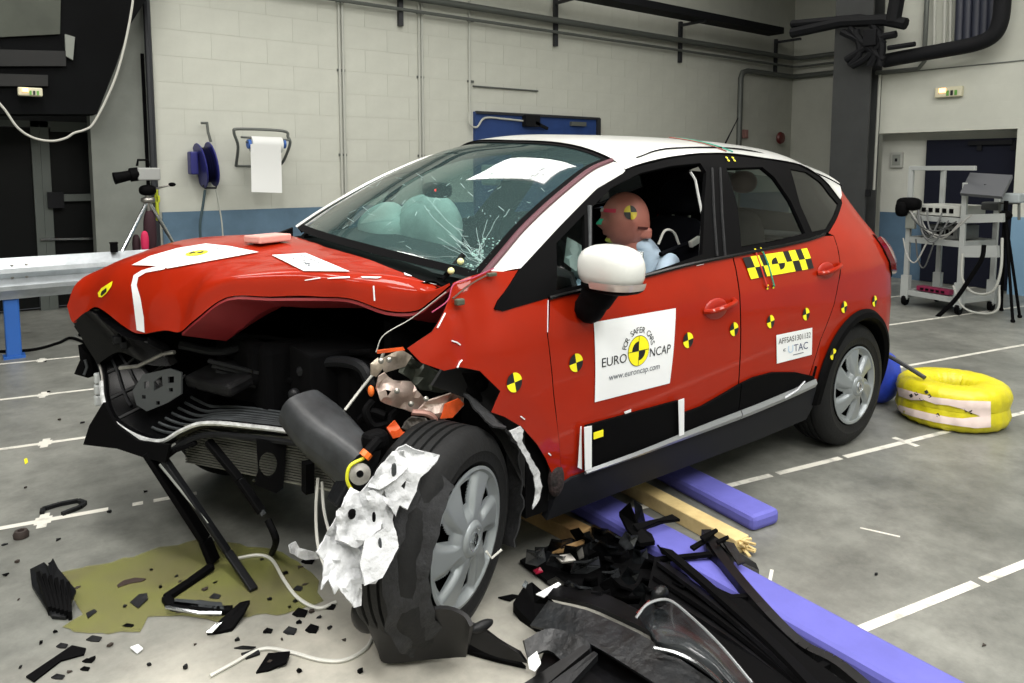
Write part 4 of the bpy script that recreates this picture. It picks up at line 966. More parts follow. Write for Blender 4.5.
# torn white padding wrapped round the crushed corner
FOAM = mat('white_padding', (178, 180, 182), 0.85, noise=0.14, nscale=18, bump=0.9, bscale=45)
def pd(u, v, d): return CAM_LOC + ray(u, v)*d
def sheet(outline, y0, gy, amp, seed, holes=(), step=4.0, nm='white_padding', m=FOAM, solid=0.004, par=car):
    uc = sum(p[0] for p in outline)/len(outline); vc = sum(p[1] for p in outline)/len(outline)
    def mp(u, v):
        d = amp*(mnoise.noise(V((u*0.045, v*0.045, seed)))+0.6*mnoise.noise(V((u*0.11, v*0.10, seed+3)))+0.3*abs(mnoise.noise(V((u*0.22, v*0.2, seed+9)))))
        if y0 > 0:
            return pd(u+1.2*mnoise.noise(V((u*0.3, v*0.3, seed))), v, y0+0.0012*(u-360)+0.0012*(560-v)+d*0.6)
        return py(u+1.2*mnoise.noise(V((u*0.3, v*0.3, seed))), v, y0+gy[0]*(u-uc)+gy[1]*(v-vc)+d)
    return panel(nm, outline[::-1], mp, m, par, step, solid, holes)
sheet([(398, 447), (406, 444), (415, 449), (440, 455), (437, 462), (420, 478), (414, 496), (407, 510), (398, 505), (396, 516), (388, 505), (384, 490), (376, 500), (366, 502), (360, 492), (372, 478), (384, 468), (390, 456)], 1.83, (0, 0), 0.035, 1.0, holes=[[(392, 466), (398, 463), (396, 470)], [(400, 486), (406, 480), (404, 490)]])
sheet([(350, 488), (366, 496), (384, 486), (396, 500), (392, 520), (398, 545), (386, 560), (376, 584), (361, 584), (360, 606), (354, 608), (346, 598), (338, 588), (334, 594), (328, 580), (322, 590), (323, 562), (316, 552), (328, 530), (340, 510)], 1.85, (0, 0), 0.04, 5.0, holes=[[(372, 512), (378, 508), (376, 524), (371, 528)], [(352, 512), (355, 506), (354, 520)]])
sheet([(364, 540), (384, 528), (397, 536), (398, 548), (382, 578), (364, 586), (360, 562)], 1.80, (0, 0), 0.012, 9.0, step=6)
sheet([(336, 512), (352, 494), (372, 490), (388, 500), (380, 530), (356, 548), (336, 540)], 1.82, (0, 0), 0.045, 13.0)
sheet([(376, 470), (392, 452), (404, 450), (408, 468), (396, 480), (380, 490), (368, 488)], 1.81, (0, 0), 0.04, 17.0)
sheet([(288, 545), (295, 541), (300, 548), (316, 552), (320, 558), (305, 560), (290, 553)], -0.62, (0, 0), 0.02, 21.0)
for k, (u, v) in enumerate(((374, 517), (394, 470), (352, 514), (380, 545))):   # dark crumbs caught in the padding
    MB().ball(pd(u, v, 1.80+0.0012*(u-360)+0.0012*(560-v)), (0.005+0.003*(k % 3), 0.005, 0.014+0.006*(k % 2)), 7, 5, 0.9).put('caught_fragment', MGREY if k % 2 else BLACK, car)
# white edge of torn liner on the rear of the arch
sheet([(515, 428), (520, 426), (523, 430), (521, 440), (530, 456), (538, 470), (541, 486), (539, 500), (532, 509), (535, 492), (533, 476), (525, 458), (516, 442), (509, 431)], -0.93, (0, 0), 0.008, 25.0, step=3)
MB().ball(LS(0.0)(*XZ(556, 480)), (0.035, 0.02, 0.06), 14, 10).put('sill_end_crush', mat('sill_crush', (34, 22, 22), 0.8, noise=0.8, nscale=30, bump=1.0, bscale=40), car)

# large dark grey duct box torn loose at the corner
DUCT = mat('duct_grey', (46, 48, 50), 0.42, noise=0.4, nscale=10, spec=0.35)
a, b = py(300, 407, -.52), py(362, 470, -.80)
ax = (b-a).normalized(); sd = ax.cross(V((0, 0, 1))).normalized(); up2 = sd.cross(ax)
mb = MB(); rows = []
for k in range(9):
    c = a.lerp(b, k/8); w = 0.075+0.012*math.sin(k*0.6); h = 0.06+0.02*k/8
    rows.append([c+sd*w*math.copysign(abs(math.cos(t))**0.7, math.cos(t))+up2*h*math.copysign(abs(math.sin(t))**0.7, math.sin(t)) for t in [2*math.pi*j/20 for j in range(21)]])
mb.grid(rows); mb.f.append(tuple(range(20))); mb.f.append(tuple(8*21+j for j in range(20))[::-1])
DU = mb.put('air_duct', DUCT, car, smooth=True, split=50)
MB().bar(py(286, 412, -.50), py(344, 480, -.74), 0.05, 0.035, (0.3, -0.6, 0.6)).put('duct_flange', DGREY, DU, bevel=0.006)
MB().bar(py(304, 404, -.54), py(330, 432, -.66), 0.03, 0.03).put('duct_rib', MGREY, DU, bevel=0.004)
MB().box(py(352, 492, -.80), (0.10, 0.07, 0.10), Matrix.Rotation(R(35), 3, 'Y')).put('duct_bracket', DGREY, DU, bevel=0.008)
c = py(360, 474, -.90); MB().lathe([(0.010, 0), (0.010, 0.008), (0.03, 0.006), (0.03, -0.01)], 20, Matrix.Translation(c) @ ray(360, 474).to_track_quat('-Z', 'Y').to_matrix().to_4x4()).put('mount_washer', STEEL, DU, smooth=True)
MB().tube([py(366, 454, -.9), py(378, 440, -.88)], 0.015, 8).put('connector', BLACK, DU, smooth=True); MB().tube([py(364, 457, -.905), py(368, 452, -.905)], 0.017, 8).put('connector_seal', AMBER, DU, smooth=True)
MB().tube(catmull([py(364, 458, -.905), py(350, 466, -.9), py(347, 480, -.9), py(353, 492, -.9)], 5), 0.005, 6).put('yellow_wire', mat('yellow_wire', (210, 210, 40), 0.5), DU, smooth=True)
MB().tube([py(354, 493, -.9), py(358, 497, -.9)], 0.009, 6).put('cyan_plug', CYAN, DU, smooth=True)
MB().ball(py(375, 440, -.84), (0.04, 0.03, 0.03), 10, 8, 0.7).put('connector_block', BLACK, DU)
# crumpled bare-metal strut tower and longitudinal
CR = (0, 0, 0)
def crump(nm, outline, y0, gy, amp, seed, m, step=4.5, solid=0.006, holes=()): return sheet(outline, y0, gy, amp, seed, holes, step, nm, m, solid)
PINKM = mat('metal_pinkish', (186, 168, 158), 0.4, 0.4, noise=0.2, nscale=14, bump=0.35, bscale=26)
crump('strut_tower_plate', [(378, 360), (400, 350), (412, 356), (404, 366), (384, 372)], -.66, (0, 0), .02, 31, RAWMETAL)
crump('strut_tower_plate', [(370, 364), (378, 358), (382, 368), (376, 376), (370, 374)], -.68, (0, 0), .02, 33, RAWMETAL)
crump('strut_tower_plate', [(384, 372), (392, 380), (410, 382), (424, 398), (432, 402), (430, 410), (410, 412), (394, 406), (380, 400), (376, 388), (378, 376)], -.72, (0, -.0006), .035, 35, PINKM, holes=[[(386, 390), (391, 391), (388, 396)]])
crump('strut_tower_plate', [(426, 400), (440, 396), (452, 392), (462, 394), (463, 406), (452, 416), (442, 419), (430, 412), (416, 412)], -.75, (0, 0), .03, 37, PINKM)
crump('strut_tower_flange', [(444, 404), (458, 398), (463, 404), (452, 417), (440, 418)], -.765, (0, 0), .01, 39, ORANGE)
crump('strut_tower_flange', [(377, 350), (402, 347), (404, 350), (390, 352), (377, 353)], -.70, (0, 0), .01, 41, ORANGE)
crump('inner_wing_dark', [(404, 352), (418, 362), (440, 372), (470, 372), (462, 390), (440, 392), (420, 390), (408, 378), (398, 372)], -.64, (0, 0), .04, 43, mat('wing_grey_green', (66, 70, 62), 0.5, 0.3, noise=0.5, nscale=10))
crump('spring_seat', [(404, 422), (412, 416), (426, 418), (432, 428), (424, 436), (410, 434), (402, 428)], -.68, (0, 0), .05, 45, mat('casting_grey', (140, 136, 130), 0.5, 0.4, noise=0.5, nscale=22, bump=0.8, bscale=40), 3)
crump('bent_flange', [(386, 428), (394, 420), (402, 432), (428, 433), (424, 438), (410, 442), (404, 436), (392, 438)], -.74, (0, 0), .02, 47, ORANGE)
MB().tube(catmull([py(412, 412, -.76), py(428, 414, -.78), py(436, 422, -.78), py(434, 432, -.77)], 5), 0.010, 8).put('bent_pipe', mat('pipe_pink', (170, 130, 120), 0.4, 0.4), car, smooth=True)
for u, v in ((397, 391), (411, 404), (426, 399), (381, 361), (389, 360)):
    MB().lathe([(0, 0.004), (0.006, 0.003), (0.009, 0)], 12, Matrix.Translation(py(u, v, -.77 if u > 392 else -.72)) @ ray(u, v).to_track_quat('-Z', 'Y').to_matrix().to_4x4()).put('bolt_head', STEEL, car, smooth=True)
MB().ball(py(371, 391, -.7), (0.010, 0.012, 0.018), 10, 8).put('indicator_bulb', AMBER, car, smooth=True)
for pts in ([(372, 402, -.62), (366, 412, -.64), (374, 426, -.66), (388, 424, -.68)], [(360, 420, -.6), (372, 412, -.64), (386, 416, -.68)], [(396, 412, -.66), (390, 420, -.68), (398, 430, -.7)]):
    MB().tube(catmull([py(*p) for p in pts], 5), 0.014, 7).put('hose', BLACK, car, smooth=True)
crump('torn_plastic', [(462, 372), (480, 372), (500, 391), (491, 410), (478, 400), (466, 392)], -.78, (0, 0), .02, 51, BLACK)
# loose wires
for pts, r in (([(318, 478, -.55), (316, 510, -.6), (318, 545, -.66), (326, 570, -.72)], .005), ([(322, 482, -.56), (324, 510, -.62), (330, 535, -.7)], .005), ([(345, 410, -.55), (362, 388, -.55), (376, 370, -.58), (384, 352, -.62)], .005), ([(376, 352, -.58), (384, 335, -.6), (412, 318, -.66), (446, 292, -.78)], .0018)):
    MB().tube(catmull([py(*p) for p in pts], 6), r, 6).put('loose_wire', WIRE_W, car, smooth=True)
MB().tube(catmull([LS(0.01)(*XZ(u, v)) for u, v in ((430, 312), (446, 300), (452, 284), (470, 278), (492, 268))], 5), 0.0022, 5).put('loose_wire', mat('wire_purple', (150, 40, 80), 0.5), car, smooth=True)
MB().tube(catmull([LS(0.015)(*XZ(u, v)) for u, v in ((450, 298), (462, 288), (474, 280), (488, 273))], 5), 0.003, 5).put('loose_wire', mat('wire_brown', (70, 50, 36), 0.5), car, smooth=True)
MB().box(LS(0.02)(*XZ(456, 301)), (0.03, 0.02, 0.02)).put('wire_clip', mat('clip_olive', (70, 74, 60), 0.5), car, bevel=0.004)
MB().box(LS(0.015)(*XZ(489, 274)), (0.035, 0.015, 0.012)).put('wire_clip', mat('clip_olive', (70, 74, 60), 0.5), car, bevel=0.003)
# ================================================================== INTERIOR
DASH = mat('dashboard', (30, 36, 38), 0.7)
rows = []
for (x, z) in ((-2.28, 1.03), (-2.1, 1.05), (-1.95, 1.06), (-1.85, 1.03), (-1.80, 0.9), (-1.86, 0.6)):
    rows.append([V((x-0.05*(1-(y/0.7)**2), y, z+lean(y)*0.8)) for y in [-0.72+0.08*k for k in range(19)]])
MB().grid(rows).put('dashboard', DASH, car, smooth=True, solid=0.03)
def seat(x, y, nm):
    mb = MB(); mb.ball((x-0.25, y, 0.55), (0.30, 0.25, 0.12), 18, 10, 0.6)
    S = mb.put(nm, FABRIC_D, car, smooth=True)
    mb = MB().ball((0, 0, 0), (0.09, 0.25, 0.36), 18, 12, 0.65); rot = Matrix.Rotation(R(14), 3, 'Y')
    mb.v = [rot @ v + V((x+0.1, y, 0.86)) for v in mb.v]; mb.put('seat_backrest', FABRIC_D, S, smooth=True)
    MB().ball((x+0.22, y, 1.30), (0.06, 0.13, 0.09), 16, 10, 0.7, Matrix.Rotation(R(14), 3, 'Y')).put('headrest', FABRIC_D, S, smooth=True)
    for s in (-1, 1): MB().tube([(x+0.20, y+0.05*s, 1.16), (x+0.215, y+0.05*s, 1.24)], 0.008, 6).put('headrest_post', STEEL, S)
seat(-1.02, -0.38, 'driver_seat'); seat(-1.02, 0.38, 'passenger_seat')
mb = MB(); mb.ball((-0.35, 0, 0.55), (0.26, 0.62, 0.12), 20, 10, 0.5); RSEAT = mb.put('rear_seat', FABRIC_D, car, smooth=True)
MB().ball((-0.02, 0, 0.82), (0.09, 0.62, 0.22), 20, 12, 0.5, Matrix.Rotation(R(15), 3, 'Y')).put('seat_backrest', FABRIC_D, RSEAT, smooth=True)
for y in (0.4,): MB().ball((0.05, y, 1.10), (0.05, 0.12, 0.06), 16, 10, 0.7).put('headrest', FABRIC_D, RSEAT, smooth=True)
# steering wheel
swc = V((-1.72, -0.37, 0.98)); swm = Matrix.Translation(swc) @ Matrix.Rotation(R(-65), 4, 'Y')
SWO = MB().tube([swm @ V((0.18*math.cos(t), 0.18*math.sin(t), 0)) for t in [2*math.pi*k/30 for k in range(30)]], 0.015, 8, closed=True).put('steering_wheel', BLACK, car, smooth=True)
MB().ball(swc, (0.05, 0.07, 0.06), 12, 8).put('steering_hub', BLACK, SWO, smooth=True)
for a in (0, 120, 240): MB().tube([swm @ V((0.04*math.cos(R(a)), 0.04*math.sin(R(a)), 0)), swm @ V((0.17*math.cos(R(a)), 0.17*math.sin(R(a)), 0))], 0.012, 6).put('steering_spoke', BLACK, SWO)
# airbags
AIR = mat('airbag_cloth', (186, 200, 196), 0.8, noise=0.08, nscale=8, bump=0.4, bscale=20)
def bag(c, rad, seed, nm='airbag'):
    mb = MB().ball(c, rad, 28, 18, 0.85)
    for v in mb.v:
        d = (v-V(c)); v += d*0.22*mnoise.noise(V((v.x*7, v.y*7, v.z*7+seed)))
    return mb.put(nm, AIR, car, smooth=True)
bag(py(388, 232, 0.52), (0.12, 0.17, 0.14), 2); bag(py(432, 232, 0.25), (0.12, 0.2, 0.17), 6)
AB = py(590, 264, -0.48); bag(AB, (0.05, 0.12, 0.07), 9)
panel('airbag_flap', [(567, 237), (590, 250), (592, 268), (575, 271), (564, 262)][::-1], lambda u, v: py(u, v, -0.62-0.01*math.sin(u*0.4)), AIR, car, 5, 0.003)
# interior mirror with tiny red lamp
p = py(437, 190, 0.02); IM = MB().ball(p, (0.02, 0.11, 0.035), 16, 8, 0.6).put('interior_mirror', DGREY, car, smooth=True)
MB().ball(p+V((-0.02, -0.02, 0)), (0.006, 0.006, 0.006), 8, 6).put('sensor_lamp', mat('red_led', (255, 60, 50), 0.5, emit=3), IM)
p = py(491, 175, 0.2); MB().box(p, (0.04, 0.12, 0.1)).put('visor_mount', mat('visor_grey', (120, 130, 130), 0.6), car, bevel=0.01)
MB().tube([V((-1.55, 0.0, 1.49)), V((-0.2, 0.0, 1.50))], 0.03, 8).put('roof_console', DGREY, car, smooth=True)
# roof lining dark
MB().grid([[roofpt(x, y*half(x, Zd_(x)))-V((0, 0, 0.045)) for y in [-0.9+0.18*k for k in range(11)]] for x in [-1.4+0.17*k for k in range(10)]]).put('roof_lining', FABRIC_D, car, smooth=True, solid=0.01)
# parcel shelf
MB().box((0.12, 0, 1.06), (0.3, 1.2, 0.02)).put('parcel_shelf', DASH, car)

# windshield cracks and reflections-free details: fine crack lines in the glass near the driver's corner
random.seed(3); mb = MB()
def wpt3(u, v): 
    p = onws(u, v, 0.003); return p
for k in range(18):
    u0, v0 = 480+random.uniform(-8, 8), 262+random.uniform(-8, 6); a = random.uniform(math.pi*0.85, math.pi*1.75); L = random.uniform(10, 60) if k < 13 else random.uniform(60, 110)
    P = []
    for j in range(6):
        f = j/5; q = wpt3(u0+math.cos(a)*L*f+random.uniform(-2, 2), v0+math.sin(a)*L*0.7*f+random.uniform(-2, 2))
        if q is not None: P.append(q)
    if len(P) > 2: mb.tube(P, 0.0006, 3)
for k in range(90):
    u, v = random.uniform(330, 560), random.uniform(160, 265); q = wpt3(u, v); q2 = wpt3(u+random.uniform(-7, 7), v+random.uniform(-5, 1))
    if q is not None and q2 is not None: mb.tube([q, q2], 0.0009, 3)
o = mb.put('glass_cracks', mat('crack_white', (150, 175, 172), 0.4), WSO); o['kind'] = 'stuff'
mb = MB()
for k in range(110):
    u, v = random.uniform(462, 500), random.uniform(238, 272); q = wpt3(u, v)
    if q is not None and u-462 > (272-v)*0.5: mb.ball(q, (0.003*random.uniform(.5, 1.5), 0.004, 0.002), 5, 4, 0.6)
o = mb.put('glass_crumbs', mat('crumb_teal', (150, 185, 178), 0.2), WSO); o['kind'] = 'stuff'

# ================================================================== DUMMY
SKIN = mat('dummy_skin', (172, 108, 94), 0.55, noise=0.08, nscale=10); SHIRT = mat('dummy_shirt', (176, 196, 214), 0.9, noise=0.1, nscale=12)
HX = py(630, 220, -0.40); hx, hz = HX.x, HX.z
dm = empty('crash_test_dummy', (hx+0.1, -0.37, 0.5), 'seated crash test dummy with brown skin and pale blue shirt behind the wheel', 'crash dummy')
me = bpy.data.meshes.new('body'); bm = bmesh.new()
J = {}; RADS = {}
def jn(n, p, r): J[n] = bm.verts.new(p); RADS[n] = r
y0 = -0.37
jn('pelvis', (hx+0.06, y0, 0.66), (.15, .12)); jn('waist', (hx+0.10, y0, 0.80), (.14, .11)); jn('chest', (hx+0.10, y0, 0.98), (.17, .12)); jn('neckb', (hx+0.07, y0, 1.08), (.10, .08)); jn('neck', (hx+0.045, y0, 1.15), (.055, .055))
E_ = [('pelvis', 'waist'), ('waist', 'chest'), ('chest', 'neckb'), ('neckb', 'neck')]
for s, n in ((-1, 'l'), (1, 'r')):
    jn('sh'+n, (hx+0.09, y0+0.19*s, 1.02), (.06, .06)); jn('el'+n, (hx-0.10, y0+0.25*s, 0.80), (.045, .045)); jn('wr'+n, (hx-0.34, y0+0.17*s, 0.86), (.03, .03)); jn('ha'+n, (hx-0.44, y0+0.15*s, 0.92), (.032, .02))
    jn('hip'+n, (hx+0.0, y0+0.10*s, 0.62), (.09, .09)); jn('kn'+n, (hx-0.42, y0+0.13*s, 0.66), (.062, .062)); jn('an'+n, (hx-0.70, y0+0.12*s, 0.36), (.04, .04)); jn('to'+n, (hx-0.86, y0+0.12*s, 0.40), (.035, .03))
    E_ += [('chest', 'sh'+n), ('sh'+n, 'el'+n), ('el'+n, 'wr'+n), ('wr'+n, 'ha'+n), ('pelvis', 'hip'+n), ('hip'+n, 'kn'+n), ('kn'+n, 'an'+n), ('an'+n, 'to'+n)]
for a, b in E_: bm.edges.new((J[a], J[b]))
names = list(J); bm.to_mesh(me); bm.free()
body = bpy.data.objects.new('body', me); COL.objects.link(body); body.parent = dm; me.materials.append(SHIRT)
sk_ = body.modifiers.new('skin', 'SKIN'); sk_.use_smooth_shade = True
for i, n in enumerate(names): me.skin_vertices[0].data[i].radius = RADS[n]
me.skin_vertices[0].data[names.index('pelvis')].use_root = True
body.modifiers.new('sub', 'SUBSURF').levels = 2
body.modifiers['sub'].render_levels = 2
# head: lathe-like egg with a face, nose towards the nose of the car (-X)
def headpt(th, ph):
    # th around z from -X, ph elevation
    d = V((-math.cos(th)*math.cos(ph), math.sin(th)*math.cos(ph), math.sin(ph)))
    r = V((0.112, 0.086, 0.128)); p = V((d.x*r.x, d.y*r.y, d.z*r.z))
    f = max(0, -d.x)
    front = math.exp(-(th/0.28)**2)
    if ph < 0: p.x += 0.02*(-math.sin(ph))*(1 if d.x > 0 else 0.35); p.y *= 1-0.25*(-math.sin(ph))
    p.x -= 0.024*front*math.exp(-((ph+0.16)/0.16)**2)                       # nose
    p.x += 0.010*math.exp(-((abs(th)-0.42)/0.2)**2)*math.exp(-((ph-0.12)/0.14)**2)   # eye sockets
    p.x -= 0.008*math.exp(-(th/0.5)**2)*math.exp(-((ph-0.34)/0.12)**2)      # brow
    p.x -= 0.012*math.exp(-(th/0.35)**2)*math.exp(-((ph+0.52)/0.07)**2)     # lips
    p.x += 0.006*math.exp(-(th/0.4)**2)*math.exp(-((ph+0.62)/0.04)**2)
    p.x -= 0.022*math.exp(-(th/0.4)**2)*math.exp(-((ph+0.86)/0.14)**2)      # chin
    p.y += math.copysign(0.012, d.y)*math.exp(-((abs(th)-1.75)/0.13)**2)*math.exp(-(ph/0.22)**2)  # ears
    return V((hx, y0, hz)) + Matrix.Rotation(R(-34), 3, 'Z') @ p
vs = []; fs = []; NT, NP = 64, 40
for i in range(NP+1):
    ph = -math.pi/2+math.pi*i/NP
    for j in range(NT): 
        th = -math.pi+2*math.pi*j/NT; vs.append(headpt(th, ph))
for i in range(NP):
    for j in range(NT): fs.append((i*NT+j, (i+1)*NT+j, (i+1)*NT+(j+1) % NT, i*NT+(j+1) % NT))
HD = put('head', vs, fs, SKIN, dm, smooth=True, split=0)
MB().tube([(hx+0.045, y0, hz-0.16), (hx+0.03, y0, hz-0.07)], [0.062, 0.058], 16).put('neck', SKIN, dm, smooth=True)
# skull cap seam, paint marks, target marker
MB().box(V((hx, y0, hz-0.06))+Matrix.Rotation(R(-34), 3, 'Z') @ V((0.085, 0, 0)), (0.06, 0.11, 0.05), Matrix.Rotation(R(-34), 3, 'Z')).put('skull_cap_block', SKIN, dm, bevel=0.012)
MB().bar(headpt(-1.9, -0.25)+V((0.0, -0.004, 0)), headpt(-2.5, -0.30)+V((0.0, -0.004, 0)), 0.004, 0.012).put('head_seam', mat('seam_brown', (70, 24, 20), 0.7), dm)
def patch(nm, t0, t1, p0, p1, m, n=6):
    rows = [[headpt(t0+(t1-t0)*j/n, p0+(p1-p0)*i/n) for j in range(n+1)] for i in range(n+1)]
    for r in rows:
        for p in r: d = (p-V((hx, y0, hz))).normalized(); p += d*0.0025
    MB().grid(rows).put(nm, m, HD, smooth=True)
patch('brow_paint', -1.0, -0.35, 0.28, 0.42, mat('paint_pink', (210, 50, 80), 0.6)); patch('nose_paint', -0.30, 0.0, -0.16, 0.05, mat('paint_green', (60, 190, 150), 0.6))
patch('chin_paint', -0.45, 0.2, -0.95, -0.7, mat('paint_yellow', (206, 206, 90), 0.6)); patch('forehead_paint', -0.3, 0.3, 0.3, 0.42, mat('paint_white', (190, 180, 176), 0.6))
mk = MB(); mi = []
for q in range(4):
    k0 = len(mk.f)
    for j in range(6):
        a0, a1 = R(90*q+15*j), R(90*q+15*(j+1))
        P = [headpt(-1.62+0.001, 0.30)]
        for a in (a0, a1): P.append(headpt(-1.62+0.27*math.cos(a), 0.30+0.25*math.sin(a)))
        P = [p+(p-V((hx, y0, hz))).normalized()*0.004 for p in P]; mk.add(P, [(0, 1, 2)])
    mi += [q % 2]*(len(mk.f)-k0)
put('target_marker', mk.v, mk.f, [mat('marker_dull_yellow', (200, 180, 30), 0.5), BLACKPRINT], HD, midx=mi)
# collar wire and label
MB().tube(catmull([V((hx+0.06, -0.52, 1.10)), V((hx+0.09, -0.53, 1.16)), V((hx+0.15, -0.53, 1.15)), V((hx+0.18, -0.54, 1.09))], 6), 0.006, 6).put('collar_wire', WIRE_W, dm, smooth=True)
MB().tube([V((hx+0.03, -0.56, 1.06)), V((hx+0.24, -0.56, 1.10))], 0.012, 6).put('seat_belt', FABRIC_D, dm, smooth=True)
MB().box(V((hx+0.24, -0.58, 1.105)), (0.07, 0.02, 0.03), Matrix.Rotation(R(-20), 3, 'Y')).put('belt_tag', WIRE_W, dm, bevel=0.004)
adopt(dm)
# child seat behind, dark red
cs = empty('child_seat', (-0.42, -0.38, 0.66), 'dark red padded child seat top showing behind the rear side window', 'child seat')
cp = py(743, 182, -0.36)
MB().ball(cp, (0.06, 0.075, 0.06), 18, 12, 0.9).put('seat_head_pad', DKRED, cs, smooth=True)
MB().ball(V((cp.x+0.02, cp.y, 0.98)), (0.06, 0.12, 0.24), 18, 12, 0.7).put('seat_shell', FABRIC_D, cs, smooth=True)
MB().ball(V((cp.x-0.18, cp.y, 0.74)), (0.2, 0.18, 0.09), 18, 10, 0.7).put('seat_base', FABRIC_D, cs, smooth=True)
adopt(cs)
# ================================================================== STICKERS, TARGETS, TAPES
def decal(nm, t2, mapf, m, par, midx=None):
    v, f = t2; return put(nm, [mapf(*p) for p in v], f, m, par, midx=midx)
def quadmap(q, off):      # unit square -> side surface by bilinear x,z of four pixel corners (tl, tr, br, bl)
    tl, tr, br, bl = [XZ(*p) for p in q]; S = LS(off)
    def mp(a, b):
        x = (tl[0]*(1-a)+tr[0]*a)*b+(bl[0]*(1-a)+br[0]*a)*(1-b); z = (tl[1]*(1-a)+tr[1]*a)*b+(bl[1]*(1-a)+br[1]*a)*(1-b); return S(x, z)
    return mp
def square(): return fill2d([(0, 0), (1, 0), (1, 1), (0, 1)], 0.12)
def logo(prefix, mp, par, s=1.0):       # round test emblem with two words, arc text and address, in unit coordinates
    cx, cy, r = 0.525, 0.535, 0.19; asp = 1.45   # x units are wider than y units
    W = lambda t: ([(cx+(p[0]-cx)/asp, p[1]) for p in t[0]], t[1])
    decal(prefix+'_emblem', W(disc2d(cx, cy, r*1.04, n=36)), mp(0.0003), BLACKPRINT, par)
    decal(prefix+'_emblem', W(disc2d(cx, cy, r, n=36)), mp(0.0006), YELLOW, par)
    decal(prefix+'_emblem', W(join2d([disc2d(cx, cy, r*0.66, 90, 180), disc2d(cx, cy, r*0.66, 270, 360), ([(cx-r, cy-.004), (cx+r, cy-.004), (cx+r, cy+.004), (cx-r, cy+.004)], [(0, 1, 2, 3)]), ([(cx-.004, cy-r), (cx+.004, cy-r), (cx+.004, cy+r), (cx-.004, cy+r)], [(0, 1, 2, 3)])])), mp(0.0009), BLACKPRINT, par)
    decal(prefix+'_lettering', join2d([fit2d(text2d('EURO'), 0.225, 0.48, 0.30, 0.115), fit2d(text2d('NCAP'), 0.812, 0.48, 0.28, 0.115)]), mp(0.0006), BLACKPRINT, par)
    decal(prefix+'_lettering', W(arctext('FOR SAFER CARS', cx, cy, r*1.22, 165, 15, 0.075)), mp(0.0006), BLACKPRINT, par)
    decal(prefix+'_lettering', fit2d(text2d('www.euroncap.com'), 0.49, 0.25, 0.66, 0.08), mp(0.0006), GREYPRINT, par)
# door sticker
dq = [(593, 322), (675, 308), (669, 383), (594, 402)]
ST1 = decal('door_sticker', square(), quadmap(dq, 0.004), STICKER, DOOR)
logo('sticker', lambda o: quadmap(dq, 0.004+0.0008+o*1.5), DOOR)
# side test-number sticker
sq = [(775.5, 335), (811.5, 327.5), (811, 354.5), (776, 363.5)]
decal('number_sticker', square(), quadmap(sq, 0.004), STICKER, RDOOR)
decal('number_print', fit2d(text2d('AFFSAS1301132'), 0.5, 0.76, 0.9, 0.2), quadmap(sq, 0.0052), BLACKPRINT, RDOOR)
decal('number_print', fit2d(text2d('TAC'), 0.67, 0.40, 0.40, 0.26), quadmap(sq, 0.0052), mat('navy_print', (40, 50, 96), 0.5), RDOOR)
decal('number_print', join2d([fit2d(text2d('U'), 0.38, 0.40, 0.14, 0.26)]), quadmap(sq, 0.0052), mat('pale_blue_print', (170, 200, 226), 0.5), RDOOR)
decal('number_print', join2d([disc2d(0.22, 0.42, 0.05, 60, 300, 18, 0.025), ([(0.45, 0.15), (0.75, 0.15), (0.75, 0.18), (0.45, 0.18)], [(0, 1, 2, 3)])]), quadmap(sq, 0.0052), GREYPRINT, RDOOR)
# round quarter targets
def target(u, v, r, par, mp=None, a0=8):
    x, z = XZ(u, v); S = (mp or LS)(0.004); vs = []; fs = []; mi = []
    for q in range(4):
        t = disc2d(x, z, r, a0+90*q, a0+90*q+90, 24); k = len(vs); vs += [S(*p) for p in t[0]]; fs += [tuple(i+k for i in f) for f in t[1]]; mi += [q % 2]*len(t[1])
    return put('target_marker', vs, fs, [YELLOW, BLACKPRINT], par, midx=mi)
def fmp(off): return lambda X, Z: fendmap(X, Z)+V((0, -off, 0))
target(513.5, 382, 0.032, FEND, fmp); target(575.5, 362.5, 0.032, DOOR); target(687.5, 340, 0.031, DOOR); target(733.5, 329, 0.029, DOOR)
target(770, 321.5, 0.029, RDOOR); target(805.5, 314, 0.029, RDOOR); target(843.5, 307, 0.029, RQ); target(874, 301, 0.029, RQ); target(827.5, 353, 0.028, RQ, lambda o: LS(0.03))
def tri(nm, pts, m, par, off=0.004): return put(nm, [LS(off)(*XZ(u, v)) for u, v in pts], [tuple(range(len(pts)))[::-1]], m, par)
# checker strip
cq = [(741.5, 257.5), (806, 248), (813, 268), (750, 279)]
cm = quadmap(cq, 0.005); cols_ = [0, .115, .24, .33, .60, .69, .80, .90, 1.0]
ye, bl = [], []
for i in range(8):
    for j in range(2):
        x0, x1 = cols_[i], cols_[i+1]; y0_, y1_ = (0.5, 1.0) if j else (0.0, 0.5)
        ye_ = (i % 2 == 1) if j else (i % 2 == 0)
        if i == 3: ye_ = True
        (ye if ye_ else bl).append(([(x0, y0_), (x1, y0_), (x1, y1_), (x0, y1_)], [(0, 1, 2, 3)]))
CK = decal('checker_strip', join2d(ye), cm, YELLOW, RDOOR); [decal('checker_square', q, quadmap(cq, 0.0052), BLACKPRINT, CK) for q in bl]
decal('checker_emblem', ([(0.465+(p[0]-0.465)*0.33, p[1]) for p in join2d([disc2d(0.465, 0.5, 0.30, 90, 180), disc2d(0.465, 0.5, 0.30, 270, 360)])[0]], join2d([disc2d(0.465, 0.5, 0.30, 90, 180), disc2d(0.465, 0.5, 0.30, 270, 360)])[1]), quadmap(cq, 0.006), BLACKPRINT, CK)
